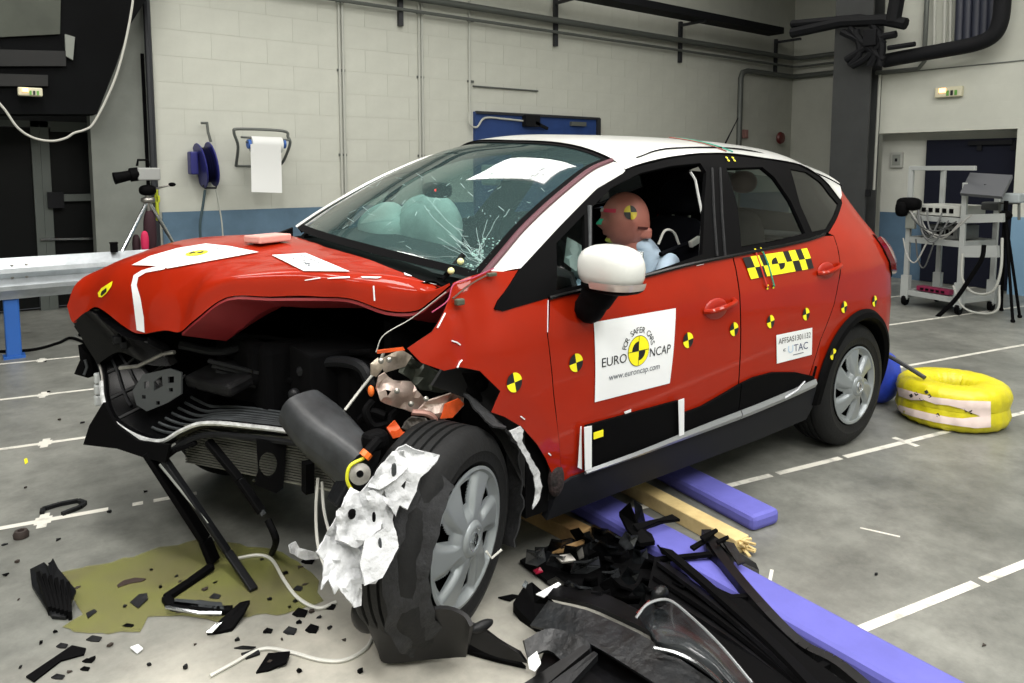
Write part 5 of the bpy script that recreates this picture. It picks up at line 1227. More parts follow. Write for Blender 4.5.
# measuring tapes with small tags at the roof edge and over the strip
def tape(pts, m, par):
    return MB().tube([LS(0.007)(*XZ(u, v)) for u, v in pts], 0.0035, 5).put('measuring_tape', m, par, smooth=True)
tape([(754, 251), (760, 268), (766, 287)], mat('tape_red', (190, 50, 40), 0.5), RDOOR); tape([(761, 250), (768, 268), (773, 286)], GREENT, RDOOR)
for u, v in ((755, 251), (761, 250), (767, 287), (773, 286)): target(u, v, 0.011, RDOOR, None, 40)
def rtape(u0, v0, u1, v1, m):
    P = [py(u0, v0, -0.50)+V((0, 0, 0)), ]
    P = [roofpt(-0.84+dx_, y)+V((0, 0, 0.004)) for y in (-0.30, -0.42, -0.52, -0.58, -0.605)] if False else None
for dx_, m in ((0.0, mat('tape_brown', (120, 60, 50), 0.5)), (0.07, GREENT)):
    x0, z0 = XZ(727+dx_*86, 156); P = [roofpt(x0-0.05*(1-k/5), -(0.30+(half(x0, Zd_(x0))-0.30)*k/5))+V((0, -0.003, 0.005)) for k in range(6)]
    MB().tube(P, 0.0035, 5).put('measuring_tape', m, ROOF, smooth=True)
    target(727+dx_*86, 159, 0.011, ROOF, None, 40)
# white upright tape strips framing the door cladding, and yellow tab
def tapequad(pts, m, off, par, nm='tape_strip'): return put(nm, [LS(off)(*XZ(u, v)) for u, v in pts], [tuple(range(len(pts)))[::-1]], m, par, solid=0.002)
tapequad([(578.5, 425), (586, 423.5), (586, 466), (579.5, 468)], STICKER, 0.03, DOOR); tapequad([(577.5, 426), (578.5, 425), (578.8, 468), (575, 466)], STICKER, 0.016, DOOR)
tapequad([(672.5, 398.5), (678.3, 396.5), (678.3, 433), (673.5, 435)], STICKER, 0.03, DOOR)
tapequad([(588, 430.5), (597.5, 427.5), (597.5, 434), (588, 437)], YELLOW, 0.03, DOOR, 'yellow_tab')
tapequad([(623, 411.5), (630, 409), (630, 411.5), (624, 413.5)], STICKER, 0.006, DOOR)
# little white scratches on the doors and fender
for pts in ([(696, 265.5), (703, 264)], [(547.5, 300), (547, 332)]): MB().tube([LS(0.003)(*XZ(*p)) for p in pts], 0.0016, 4).put('paint_chip', STICKER, DOOR)
for pts in ([(447, 339), (453, 341), (458, 344)], [(453, 366), (456, 361), (459, 359)], [(441, 312), (432, 326)], [(520, 416), (524, 419)], [(548, 453), (550, 455)]):
    MB().tube([fendmap(*XZ(*p))+V((0, -0.004, 0)) for p in pts], 0.0028, 4).put('paint_chip', STICKER, FEND)
# hood stickers (mapped through the pixels onto the hood surface)
def hmap(q, off):
    tl, tr, br, bl = q
    # homography from unit square
    import numpy as np
    A = []; B = []
    for (a, b), (u, v) in zip(((0, 1), (1, 1), (1, 0), (0, 0)), (tl, tr, br, bl)):
        A.append([a, b, 1, 0, 0, 0, -a*u, -b*u]); B.append(u); A.append([0, 0, 0, a, b, 1, -a*v, -b*v]); B.append(v)
    h = np.linalg.solve(np.array(A, float), np.array(B, float))
    def mp(a, b):
        w = h[6]*a+h[7]*b+1; u = (h[0]*a+h[1]*b+h[2])/w; v = (h[3]*a+h[4]*b+h[5])/w
        for dv in (0, 0.5, 1, 1.5, 2, 3, 4, 6, 8, 11):
            p = hoodhit(u, v+dv, 0)
            if p is not None: break
        if p is None: p = py(u, v, 0.3)
        return p+V((-0.2, -0.2, 0.95)).normalized()*off
    return mp
def hsheet(outline, off, m, nm, step=6.0):
    def mp(u, v):
        p = hoodhit(u, v, 0)
        if p is None: p = hoodhit(u, v+2, 0) or hoodhit(u, v+4, 0) or hoodhit(u, v+7, 0) or hoodhit(u, v+11, 0) or py(u, v, .3)
        return p+V((-0.3, -0.3, 0.9)).normalized()*off
    return panel(nm, outline[::-1], mp, m, HOOD, step, 0)
hq = [(213, 244), (259, 253), (165, 269.5), (132, 266)]
hsheet([(132, 266), (150, 257), (178, 249), (206, 244.5), (230, 247), (259, 253), (215, 261), (168, 269.5), (160, 267)], 0.005, STICKER, 'hood_sticker', 5)
hl = [(165, 256), (212, 246), (240, 253), (178, 266)]
W2 = lambda t: t
decal('hood_sticker_emblem', disc2d(0.5, 0.52, 0.2, n=30), hmap(hl, 0.008), YELLOW, HOOD)
decal('hood_sticker_emblem', join2d([disc2d(0.5, 0.52, 0.13, 90, 180), disc2d(0.5, 0.52, 0.13, 270, 360)]), hmap(hl, 0.0095), BLACKPRINT, HOOD)
for w_ in (fit2d(text2d('EURO'), 0.15, 0.52, 0.28, 0.14), fit2d(text2d('NCAP'), 0.86, 0.52, 0.28, 0.14), fit2d(text2d('www.euroncap.com'), 0.5, 0.12, 0.7, 0.1)): decal('hood_sticker_lettering', w_, hmap(hl, 0.009), GREYPRINT, HOOD)
hsheet([(272, 256), (306, 254), (350, 272.5), (304, 272)], 0.005, STICKER, 'hood_number_sticker', 5)
h2 = [(275, 256.3), (306, 254.6), (348, 272), (305, 271.5)]
h2 = [(306, 255), (347, 271.5), (306, 271.3), (274, 256.5)]
decal('hood_number_print', join2d([fit2d(text2d('AFFSAS1301132'), 0.5, 0.76, 0.84, 0.17), fit2d(text2d('UTAC'), 0.55, 0.40, 0.55, 0.24)]), hmap([(306, 254.8), (348, 272), (307, 271.6), (275, 256.2)], 0.0075), GREYPRINT, HOOD)
# white stripe down the nose of the hood
hsheet([(166, 267), (160, 266), (142, 271), (134, 276), (131.5, 286), (134.5, 310), (137, 331), (145, 333.5), (144, 318), (141, 300), (137, 286), (138.5, 278), (146, 273.5), (165, 270)], 0.004, STICKER, 'hood_stripe', 4)
tp = [(98, 294), (102, 289), (113, 282), (112, 287), (107, 294), (102, 298.5), (99, 298)]
hsheet(tp, 0.005, YELLOW, 'target_marker', 4); hsheet([(102, 293), (107, 289), (107, 293), (102, 297.5), (101, 296)], 0.007, BLACKPRINT, 'target_marker', 4)
for pts in ([(305, 281), (320, 278.5), (321, 279.5), (305, 282)], [(327, 279), (350, 277.5), (350, 279), (328, 280)], [(361, 277.5), (382, 278), (378, 279.5), (363, 279)], [(404, 273.5), (412, 275), (412, 277.5), (405, 276)], [(424, 276), (437, 279), (436, 281.5), (424, 278.5)], [(228, 297), (250, 296.5), (240, 298)], [(373, 287), (374.5, 287), (375.5, 302), (374, 302)]):
    hsheet(pts, 0.005, STICKER, 'paint_chip', 5)
p = hoodhit(268, 243, 0.0)
if p: MB().box(p+V((0, 0, 0.02)), (0.16, 0.1, 0.03), Matrix.Rotation(R(20), 3, 'Z')).put('hood_tape_block', mat('pinkish_tape', (206, 150, 140), 0.5), HOOD, bevel=0.006)
# ================================================================== THINGS AROUND THE CAR
# guard rail (W beam) with blue posts
GY = 3.9; zt = py(30, 257, GY).z; zb_ = py(30, 297, GY).z; H = zt-zb_
gx0, gx1 = -8.5, py(165, 250, GY).x+0.9
gr = empty('guard_rail', ((gx0+gx1)/2, GY, 0), 'galvanised W-beam guard rail on blue posts beside the glazed doors', 'guard rail')
prof_w = [(0.0, 0.0), (-0.02, 0.03), (-0.075, 0.08), (-0.08, 0.11), (-0.03, 0.15), (-0.02, 0.165), (-0.03, 0.18), (-0.08, 0.22), (-0.075, 0.25), (-0.02, 0.30), (0.0, 0.33)]
xj = py(30, 257, GY).x
for (xa, xb_, dy) in ((gx0, xj, 0), (xj-0.15, gx1, 0.006)):
    MB().grid([[V((x, GY+a+dy, zb_+b*H/0.33)) for a, b in prof_w] for x in (xa, xb_)]).put('rail_beam', GALV, gr, smooth=True, solid=0.006, split=25)
for x in (py(12, 320, GY+0.05).x, py(12, 320, GY+0.05).x-2.0, py(12, 320, GY+0.05).x+2.0):
    MB().box((x, GY+0.06, zt/2-0.04), (0.10, 0.09, zt-0.08)).put('rail_post', BLUEPOST, gr, bevel=0.012)
    MB().box((x, GY+0.06, 0.01), (0.14, 0.12, 0.02)).put('post_foot', BLUEPOST, gr)
for x in (xj-0.03, xj-0.12):
    for z in (zb_+0.07, zb_+0.165, zb_+0.25):
        MB().ball((x, GY-0.05 if z != zb_+0.165 else GY-0.03, z), (0.014, 0.014, 0.014), 8, 6).put('rail_bolt', STEEL, gr)
adopt(gr)
tag(MB().tube(catmull([pz(-20, 352, 0.012), pz(30, 350, 0.012), pz(58, 343, 0.012), pz(72, 338, 0.012), pz(95, 347, 0.012)], 6), 0.012, 7).put('floor_cable', BLACK, smooth=True), 'black cable lying on the floor under the guard rail', 'cable')
# camera on tripod behind the rail
TY = 4.7
def tp_(u, v, dy=0.0): return py(u, v, TY+dy)
hd = tp_(148, 205)
tv = empty('camera_tripod', (hd.x, TY, 0), 'silver camera tripod with black head behind the guard rail', 'tripod')
ap = tp_(148, 200)
for u, v, dy, y_ in ((116, 258, -0.25, 0), (175, 248, -0.15, 0), (150, 258, 0.4, 0)):
    e_ = tp_(u, v); f = ap+(e_-ap)*((ap.z-0.02)/max(0.05, ap.z-e_.z)); f.y = TY+dy
    MB().tube([ap, ap.lerp(f, 0.5)], 0.016, 8).put('leg', CHROME, tv, smooth=True); MB().tube([ap.lerp(f, 0.48), f], 0.011, 8).put('leg_extension', CHROME, tv, smooth=True); MB().ball(f, (0.02, 0.02, 0.02), 8, 6).put('rubber_foot', BLACK, tv)
MB().tube([ap+V((0, 0, -0.45)), ap+V((0, 0, 0.06))], 0.022, 10).put('centre_column', STEEL, tv, smooth=True)
MB().ball(ap+V((0, 0, 0.09)), (0.075, 0.06, 0.05), 14, 10, 0.8).put('pan_head', BLACK, tv, smooth=True)
MB().ball(ap+V((0, 0, 0.0)), (0.06, 0.06, 0.03), 14, 8, 0.7).put('leg_spider', STEEL, tv, smooth=True)
MB().tube([ap+V((0.03, 0, 0.09)), tp_(170, 185)], 0.01, 6).put('pan_handle', STEEL, tv, smooth=True); MB().ball(tp_(172, 184.5), (0.035, 0.02, 0.02), 10, 8).put('handle_grip', BLACK, tv, smooth=True)
adopt(tv)
cc = tp_(146, 174)
vc = empty('video_camera', cc, 'silver and black video camera with long black lens on the tripod', 'camera')
MB().box(tp_(148, 174), (0.19, 0.12, 0.115)).put('camera_body', mat('camera_grey', (150, 152, 150), 0.5), vc, bevel=0.012)
MB().tube([tp_(138, 174), tp_(130, 175)], 0.062, 16).put('lens_mount', BLACK, vc, smooth=True); MB().tube([tp_(131, 175), tp_(122, 177), tp_(114, 178.5)], [0.045, 0.048, 0.055], 16).put('lens', BLACK, vc, smooth=True)
MB().tube([tp_(137, 166), tp_(138, 160), tp_(148, 160), tp_(149, 166)], 0.012, 8).put('carry_handle', BLACK, vc, smooth=True)
adopt(vc)
# bag and vest hanging by the tripod
bg = empty('tripod_bag', tp_(142, 252), 'dark maroon bag with bright pink flap slung under the tripod', 'bag')
mb = MB().ball(tp_(150, 232), (0.055, 0.05, 0.21), 16, 12, 0.8); mb.put('bag_body', mat('bag_maroon', (44, 14, 24), 0.8), bg, smooth=True)
MB().ball(tp_(143, 241)+V((0, -0.08, 0)), (0.035, 0.03, 0.10), 14, 10, 0.8).put('bag_flap', mat('bag_pink', (196, 30, 80), 0.7), bg, smooth=True)
MB().ball(tp_(136, 245)+V((0, -0.02, 0)), (0.035, 0.04, 0.10), 14, 10, 0.8).put('bag_pocket', mat('bag_dark', (40, 14, 22), 0.8), bg, smooth=True)
adopt(bg)
tag(MB().box(tp_(157, 205, 0.1), (0.03, 0.03, 0.3)).box(tp_(157, 199, 0.1), (0.05, 0.03, 0.07)).put('yellow_tag', mat('hi_vis_yellow', (190, 200, 40), 0.6), bevel=0.01), 'narrow yellow strip hanging from the tripod head', 'strap')
p = py(114, 253, GY-0.02); tag(MB().box((p.x, GY-0.03, zt+0.035), (0.05, 0.05, 0.07)).box((p.x, GY-0.03, zt+0.075), (0.06, 0.06, 0.012)).put('rail_cap', BLACK, bevel=0.005), 'small black box standing on top of the guard rail', 'box')
# cable reel on the wall
RY = BW-0.14
rc = py(206, 165, RY)
re = empty('cable_reel', rc, 'dark blue cable reel hanging on the wall beside the paper roll', 'cable reel')
REELB = mat('reel_blue', (34, 36, 110), 0.45); REELD = mat('reel_dark', (20, 22, 60), 0.5)
mtx = Matrix.Translation(rc) @ Matrix.Rotation(R(82), 4, 'Y')
MB().lathe([(0.0, 0.065), (0.235, 0.065), (0.24, 0.058), (0.235, 0.05), (0.0, 0.05)], 30, mtx).put('reel_flange', REELB, re, smooth=True)
MB().lathe([(0.0, -0.065), (0.235, -0.065), (0.24, -0.058), (0.235, -0.05), (0.0, -0.05)], 30, mtx).put('reel_flange', REELB, re, smooth=True)
for k in range(4): MB().lathe([(0.15, -0.045+0.024*k), (0.19, -0.035+0.024*k), (0.15, -0.025+0.024*k)], 24, mtx).put('cable_turn', REELD, re, smooth=True)
MB().box(py(193, 163, RY), (0.08, 0.14, 0.24)).put('socket_box', REELB, re, bevel=0.015)
MB().tube([py(u, v, RY-0.02) for u, v in ((203, 185), (205, 188), (216, 188), (217, 183))], 0.012, 6).put('stand_bar', PIPED, re)
MB().tube([py(u, v, RY+0.05) for u, v in ((207, 123), (208, 132), (211, 142))], 0.014, 6).put('wall_hook', PIPE, re, smooth=True); MB().tube([py(201, 123, RY+0.05), py(208, 123, RY+0.05)], 0.014, 6).put('wall_hook', PIPE, re)
MB().tube(catmull([py(205, 190, RY), py(203, 205, RY), py(200, 225, RY), py(201, 242, RY), py(204, 262, RY)], 6), 0.014, 8).put('reel_cable', mat('cable_teal', (50, 70, 76), 0.6), re, smooth=True)
MB().tube(catmull([py(216, 190, RY), py(219, 205, RY), py(222, 225, RY), py(224, 255, RY)], 6), 0.008, 6).put('reel_cable', CONDUIT, re, smooth=True)
adopt(re)
# paper roll on wire holder
PY_ = BW-0.28; pc = py(266, 144, PY_)
ho = empty('roll_holder', py(262, 140, BW-0.15), 'grey tubular steel wall holder carrying the paper roll', 'holder')
def hp(u, v, y=PY_): return py(u, v, y)
MB().tube(catmull([hp(236, 166, BW-0.05), hp(238, 146, PY_+0.05), hp(234, 132, PY_), hp(240, 129, PY_), hp(283, 131, PY_), hp(288, 137, PY_), hp(290, 144, PY_), hp(284, 160, PY_+0.12), hp(279, 166, BW-0.05)], 6), 0.016, 8).put('holder_frame', PIPE, ho, smooth=True)
MB().tube([hp(236, 166, BW-0.05), hp(279, 167, BW-0.05)], 0.014, 8).put('holder_bar', PIPE, ho, smooth=True)
MB().tube([hp(246, 142), hp(286, 144)], 0.012, 8).put('spindle', PIPE, ho, smooth=True)
MB().tube([hp(241, 137, PY_-0.02), hp(289, 140, PY_-0.02)], 0.012, 8).put('holder_bar', PIPE, ho, smooth=True)
adopt(ho)
PAPER = mat('paper_white', (212, 214, 212), 0.8)
pr = empty('paper_roll', hp(266, 150), 'white paper towel roll with a long sheet hanging down', 'paper roll')
MB().tube([hp(250.5, 144), hp(281, 145)], 0.085, 24).put('roll', PAPER, pr, smooth=True)
for u in (247.5, 283): MB().tube([hp(u, 144), hp(u+3 if u < 260 else u+2, 144)], 0.05, 14).put('end_cap', BLUEPOST, pr, smooth=True)
rows = []
for k in range(13):
    f = k/12; rows.append([hp(250.5+1.0*f+(281-250.5)*j/8, 144+48*f+(1.0*j/8), PY_-0.09-0.03*f+0.02*math.sin(f*3)) for j in range(9)])
MB().grid(rows).put('hanging_sheet', PAPER, pr, smooth=True, solid=0.002); adopt(pr)
# white hanging cable at upper left
CH = 4.6
tag(MB().tube(catmull([py(u, v, CH) for u, v in ((-8, 95), (5, 110), (18, 128), (34, 138), (52, 141), (66, 138), (74, 133), (84, 130), (93, 124), (106, 100), (118, 70), (128, 30), (134, -10), (136, -60))], 5), 0.010, 7).put('hanging_cable', mat('cable_cream', (176, 176, 168), 0.6), smooth=True), 'pale cable sagging in a loop in front of the glazed doors', 'cable')
MB_ = MB().tube([py(150, -20, BW-0.03), py(150, 40, BW-0.03), py(152, 110, BW-0.03), py(160, 215, BW-0.03)], 0.03, 8)
tag(MB().tube([(XL-0.03, BW-0.05, 0.1), (XL-0.03, BW-0.05, CEIL)], 0.035, 8).put('downpipe', PIPED, smooth=True), 'dark upright pipe at the edge of the white block wall by the tripod', 'pipe')
tag(MB().box((py(147, 150, BW).x, BW+0.02, 1.9), (0.03, 0.03, 1.4)).put('wall_slot', SHADOWBLK), 'narrow black slot in the grey pier beside the upright pipe', 'slot')

# ---- equipment rack
RK0, RK1 = V((4.31, 0.84, 0)), V((4.18, 0.27, 0)); dv = (RK1-RK0).normalized(); dp = V((-dv.y, dv.x, 0)); 
if dp.x < 0: dp = -dp
rk = empty('equipment_rack', (RK0+RK1)/2+dp*0.2, 'white steel trolley rack on castors in front of the dark door', 'rack')
RWH = mat('rack_white', (150, 154, 152), 0.65)
Wd = (RK1-RK0).length; Dp = 0.5
def rp(a, b, z): return RK0+dv*(Wd*a)+dp*(Dp*b)+V((0, 0, z))
for a, b, h in ((0, 0, 1.45), (1, 0, 1.30), (0, 1, 1.45), (1, 1, 1.30)): MB().bar(rp(a, b, 0.06), rp(a, b, h), 0.045, 0.045).put('post', RWH, rk, bevel=0.004)
MB().bar(rp(-0.03, 0, 1.44), rp(1.15, 0, 1.44), 0.045, 0.045).put('top_rail', RWH, rk, bevel=0.004); MB().bar(rp(0, 0, 1.44), rp(0, 1, 1.44), 0.04, 0.04).put('top_rail', RWH, rk)
for z, hh in ((0.14, 0.05), (0.70, 0.06), (0.93, 0.05)):
    mb = MB().bar(rp(0, 0, z), rp(1, 0, z), 0.04, hh); mb.bar(rp(0, 1, z), rp(1, 1, z), 0.04, hh); mb.bar(rp(0, 0, z), rp(0, 1, z), 0.04, hh); mb.bar(rp(1, 0, z), rp(1, 1, z), 0.04, hh)
    mb.box(rp(0.5, 0.5, z+0.012), (Dp, Wd, 0.012), Matrix((dp, -dv, V((0, 0, 1)))).transposed()); mb.put('shelf', RWH, rk)
MB().bar(rp(1, 0, 0.63), rp(1.55, 0.1, 0.66), 0.05, 0.11).put('side_shelf', RWH, rk); MB().bar(rp(1, 0, 0.95), rp(1.6, 0.1, 0.98), 0.05, 0.08).put('side_shelf', RWH, rk)
for a, b in ((0, 0), (1, 0), (0, 1), (1, 1)):
    MB().lathe([(0.0, -0.02), (0.055, -0.02), (0.06, 0), (0.055, 0.02), (0, 0.02)], 18, Matrix.Translation(rp(a, b, 0.06)) @ Matrix.Rotation(R(90), 4, 'X')).put('castor', BLACK, rk, smooth=True)
    MB().bar(rp(a, b, 0.08), rp(a, b, 0.32), 0.075, 0.075).put('foot_plate', RWH, rk)
adopt(rk)
def rackbox(nm, a, b, z, dims, m, label, cat, extra=None):
    c = rp(a, b, z+dims[2]/2); o = empty(nm, c, label, cat); rot = Matrix((dp, -dv, V((0, 0, 1)))).transposed()
    MB().box(c, dims, rot).put('case', m, o, bevel=0.006)
    f = rp(a, b, z)-dp*(dims[0]/2+0.002)
    for k in range(5): MB().box(f+dv*(k-2)*dims[1]*0.16+V((0, 0, dims[2]*0.5)), (0.012, dims[1]*0.09, dims[2]*0.4), rot).put('socket', BLACK, o)
    adopt(o)
rackbox('recorder_unit', 0.5, 0.45, 0.962, (0.40, 0.46, 0.11), mat('unit_pale', (176, 178, 172), 0.5), 'pale recorder unit with black sockets on the top rack shelf', 'recorder')
rackbox('amplifier_unit', 0.55, 0.5, 0.73, (0.34, 0.30, 0.14), mat('unit_grey', (92, 94, 92), 0.5), 'grey amplifier box on the middle rack shelf', 'amplifier')
rackbox('power_strip', 0.45, 0.2, 0.168, (0.10, 0.36, 0.05), mat('strip_magenta', (120, 20, 60), 0.5), 'dark red power strip on the bottom rack shelf', 'power strip')
random.seed(11)
for k in range(9):
    a0, a1 = random.uniform(0.05, 0.45), random.uniform(0.5, 1.4); z0 = random.choice((0.72, 0.95, 1.02)); dz_ = random.uniform(0.12, 0.3); b = -0.06-0.035*k
    P = catmull([rp(a0, b, z0), rp(a0+(a1-a0)*0.3, b-0.05, z0-dz_*0.8), rp(a0+(a1-a0)*0.65, b-0.05, z0-dz_), rp(a1, b, z0-0.02)], 6)
    tag(MB().tube(P, 0.008, 6).put('rack_cable', mat('cable_grey%d' % (k % 3), ((150, 150, 146), (96, 98, 98), (60, 62, 62))[k % 3], 0.6), smooth=True), 'thin cable looping down between the shelves of the white rack', 'cable', 'cables drooping from the rack')
tag(MB().tube(catmull([rp(1.1, -0.15, 0.62), rp(1.15, -0.2, 0.38), rp(1.35, -0.2, 0.26), rp(1.65, -0.2, 0.30), rp(1.75, -0.18, 0.5), rp(1.7, -0.1, 0.8)], 6), 0.012, 7).put('rack_cable', mat('cable_pale', (156, 158, 152), 0.6), smooth=True), 'thick pale cable making a big loop beside the rack', 'cable')
tag(MB().tube(catmull([rp(1.0, -0.2, 0.30), rp(1.2, -0.25, 0.12), rp(1.5, -0.25, 0.08), rp(1.75, -0.2, 0.14), rp(1.7, -0.1, 0.36)], 6), 0.010, 7).put('rack_cable', mat('cable_pale', (156, 158, 152), 0.6), smooth=True), 'low pale cable loop near the floor beside the rack castor', 'cable')
tag(MB().tube(catmull([pX(936, 318, 3.95), pX(955, 300, 3.95), pX(972, 275, 3.95), pX(982, 258, 3.95), pX(984, 245, 3.95)], 6), 0.020, 8).put('black_hose', BLACK, smooth=True), 'thick black cable slanting from the floor up to the rack', 'cable')
# slanted dark grey panel on the rack post
pm = empty('slanted_panel', rp(1.3, 0.1, 1.36), 'dark grey flat panel tilted on top of the rack post', 'panel')
P4 = [pX(u, v, x) for u, v, x in ((960, 193, 4.05), (970, 172.5, 4.3), (1012.5, 175, 4.3), (1002, 196.5, 4.05))]
MB().prism(P4, (0.02, 0, -0.025)).put('panel_board', mat('panel_slate', (74, 76, 80), 0.55), pm); MB().tube([(P4[0]+P4[2])/2-V((0, 0, 0.02)), rp(1.05, 0.2, 1.30)], 0.02, 8).put('panel_stem', BLACK, pm); adopt(pm)
# black lamp head on the left of the rack
lm = empty('studio_lamp', rp(-0.25, 0.1, 1.1), 'black camera lamp head beside the rack post', 'lamp')
MB().ball(pX(909, 204, 4.25), (0.08, 0.12, 0.07), 14, 10, 0.7).put('lamp_hood', BLACK, lm, smooth=True); MB().ball(pX(902, 209, 4.2), (0.06, 0.06, 0.08), 12, 8, 0.7).put('lamp_barn_door', BLACK, lm, smooth=True)
MB().tube([pX(912, 204, 4.27), rp(0, 0, 1.12)], 0.015, 8).put('lamp_arm', BLACK, lm); MB().box(pX(911, 221, 4.25), (0.05, 0.1, 0.16)).put('ballast_box', WALLG, lm, bevel=0.01); adopt(lm)
# black tripod on the right with instruments
t2 = empty('black_tripod', pX(1008, 318, 4.3), 'tall black tripod standing beside the rack', 'tripod')
tt_ = pX(1006, 205, 4.3)
for u, v, x in ((1013, 318, 4.2), (1020, 312, 4.5), (1002, 300, 4.75)):
    f = pX(u, v, x); f.z = 0.015; MB().tube([tt_-V((0, 0, 0.1)), f], 0.014, 8).put('leg', BLACK, t2, smooth=True); MB().ball(f, (0.022, 0.022, 0.02), 8, 6).put('rubber_foot', BLACK, t2)
MB().tube([tt_-V((0, 0, 0.5)), tt_+V((0, 0, 0.04))], 0.02, 8).put('centre_column', BLACK, t2, smooth=True); MB().ball(tt_-V((0, 0, 0.1)), (0.06, 0.06, 0.05), 12, 8).put('leg_spider', BLACK, t2, smooth=True)
adopt(t2)
i2 = empty('instrument_case', tt_+V((0, 0, 0.1)), 'pale instrument case with grey frame carried beside the tripod', 'instrument')
MB().box(pX(1014, 198, 4.4), (0.2, 0.16, 0.09)).put('case_body', mat('case_pale', (150, 158, 160), 0.5), i2, bevel=0.015); MB().box(pX(993, 206, 4.5), (0.16, 0.16, 0.08)).put('case_body', mat('case_dark', (66, 68, 68), 0.5), i2, bevel=0.015)
mb = MB()
for u in (1000, 1019): mb.tube([pX(u, 202, 4.36), pX(u, 220, 4.36)], 0.012, 6)
mb.tube([pX(1000, 203, 4.36), pX(1019, 203, 4.36)], 0.012, 6).put('case_frame', PIPE, i2); adopt(i2)

# ---- yellow wrapped tyre with torn white label, blue sack behind
yc = pz(952, 412, 0.0); yc = V((0.86, -1.00, 0))
YW = mat('yellow_wrap', (200, 190, 26), 0.38, noise=0.12, nscale=6, bump=0.6, bscale=14)
yr_ = empty('wrapped_tyre', yc, 'tyre wrapped in yellow film with a torn white label, lying on the floor', 'wrapped tyre')
def ringsurf(R0, r, hh, n=72, m=28):
    rows = []
    for i in range(n+1):
        a = 2*math.pi*i/n; row = []
        for j in range(m+1):
            b = 2*math.pi*j/m; cx_ = math.copysign(abs(math.cos(b))**0.6, math.cos(b)); sx_ = math.copysign(abs(math.sin(b))**0.6, math.sin(b))
            wr_ = 0.006*mnoise.noise(V((a*9, b*2, 1)))+0.004*math.sin(a*23+math.sin(b)*2)
            if abs(cx_) > 0.85 and cx_ > 0: wr_ -= 0.012*math.exp(-((sx_)/0.18)**2)
            rr_ = R0+r*cx_+wr_; zz = hh+hh*sx_+(0.004*mnoise.noise(V((a*6, b*3, 4))) if sx_ > 0 else 0)
            row.append(V((yc.x+rr_*math.cos(a), yc.y+rr_*math.sin(a), max(0.002, zz))))
        rows.append(row)
    return rows
RG = ringsurf(0.192, 0.096, 0.122); 
MB().grid(RG).put('wrapped_ring', YW, yr_, smooth=True, split=0)
RGB = BVHTree.FromPolygons([p for r in RG for p in r], [(i*29+j, i*29+j+1, (i+1)*29+j+1, (i+1)*29+j) for i in range(72) for j in range(28)])
def ringhit(u, v, off=0.006):
    d = ray(u, v).normalized(); l, n, i, q = RGB.ray_cast(CAM_LOC, d); 
    if l is None: return None
    rad = (l-V((yc.x, yc.y, l.z))).normalized(); return l+rad*off
def rsheet(pts, nm, m=mat('label_pinkish_white', (224, 206, 200), 0.5), step=4):
    def mp(u, v):
        for du in (0, 1, 2, 4, 6, 9):
            q = ringhit(u+du if u < 950 else u-du, v-du*0.5)
            if q is not None: return q
        return V((yc.x-0.3, yc.y-0.1, 0.1))
    return panel(nm, pts[::-1], mp, m, yr_, step, 0)
rsheet([(898, 387), (915, 392), (935, 397), (960, 400), (990, 401), (990, 427), (974, 428), (960, 425), (963, 418), (980, 416), (960, 408), (948, 405), (936, 404), (925, 400), (912, 400), (900, 396)], 'torn_label')
rsheet([(897, 404), (910, 408), (930, 413), (950, 417), (972, 419), (980, 421), (978, 428), (960, 426), (935, 422), (912, 416), (898, 411)], 'torn_label')
for u, v in ((912, 396), (922, 399), (927, 392), (930, 396), (966, 410), (971, 412), (938, 415), (917, 394)):
    q = ringhit(u, v, 0.008)
    if q: rsheet([(u-2.2, v-1), (u+0.5, v-2.5), (u+2.2, v+0.5), (u-0.5, v+2)], 'label_mark', BLACKPRINT, 3)
adopt(yr_)
bs = MB().ball(V((0.84, -0.60, 0.165)), (0.12, 0.095, 0.165), 20, 14, 0.8)
for v in bs.v: v += (v-V((0.84, -0.60, 0.165)))*0.15*mnoise.noise(v*6)
for v in bs.v: v.z = max(0.003, v.z)
bso = bs.put('blue_sack', mat('sack_blue', (40, 66, 180), 0.5, noise=0.2, nscale=8, bump=0.3, bscale=20), smooth=True, split=0); tag(bso, 'crumpled bright blue sack on the floor behind the rear wheel', 'sack')
tag(MB().tube(catmull([V((0.72, -0.56, 0.345)), V((0.70, -0.70, 0.335)), V((0.68, -0.82, 0.30)), V((0.66, -0.93, 0.262))], 6), 0.013, 8).put('grey_strap', mat('strap_grey', (60, 62, 64), 0.6), smooth=True), 'short dark grey strap lying over the yellow wrapped tyre', 'strap')

# ---- blue foam boards and wooden battens under the car
BLUEF = mat('blue_foam', (92, 92, 172), 0.75, noise=0.08, nscale=5, bump=0.1, bscale=30); WOOD = mat('pale_wood', (206, 184, 130), 0.65, col2=(150, 122, 76), nscale=4, nlo=0.25, nhi=0.6); WOODD = mat('tan_wood', (170, 140, 92), 0.7, col2=(120, 92, 56), nscale=5)
def board(nm, a, b, w, h, m, label, cat, z0=0.0, round_=0.02, group=None, off=0.5):
    a = V((a[0], a[1], z0+h/2)); b = V((b[0], b[1], z0+h/2))
    o = MB().bar(a, b, w, h).put(nm, m, bevel=round_); return tag(o, label, cat, group)
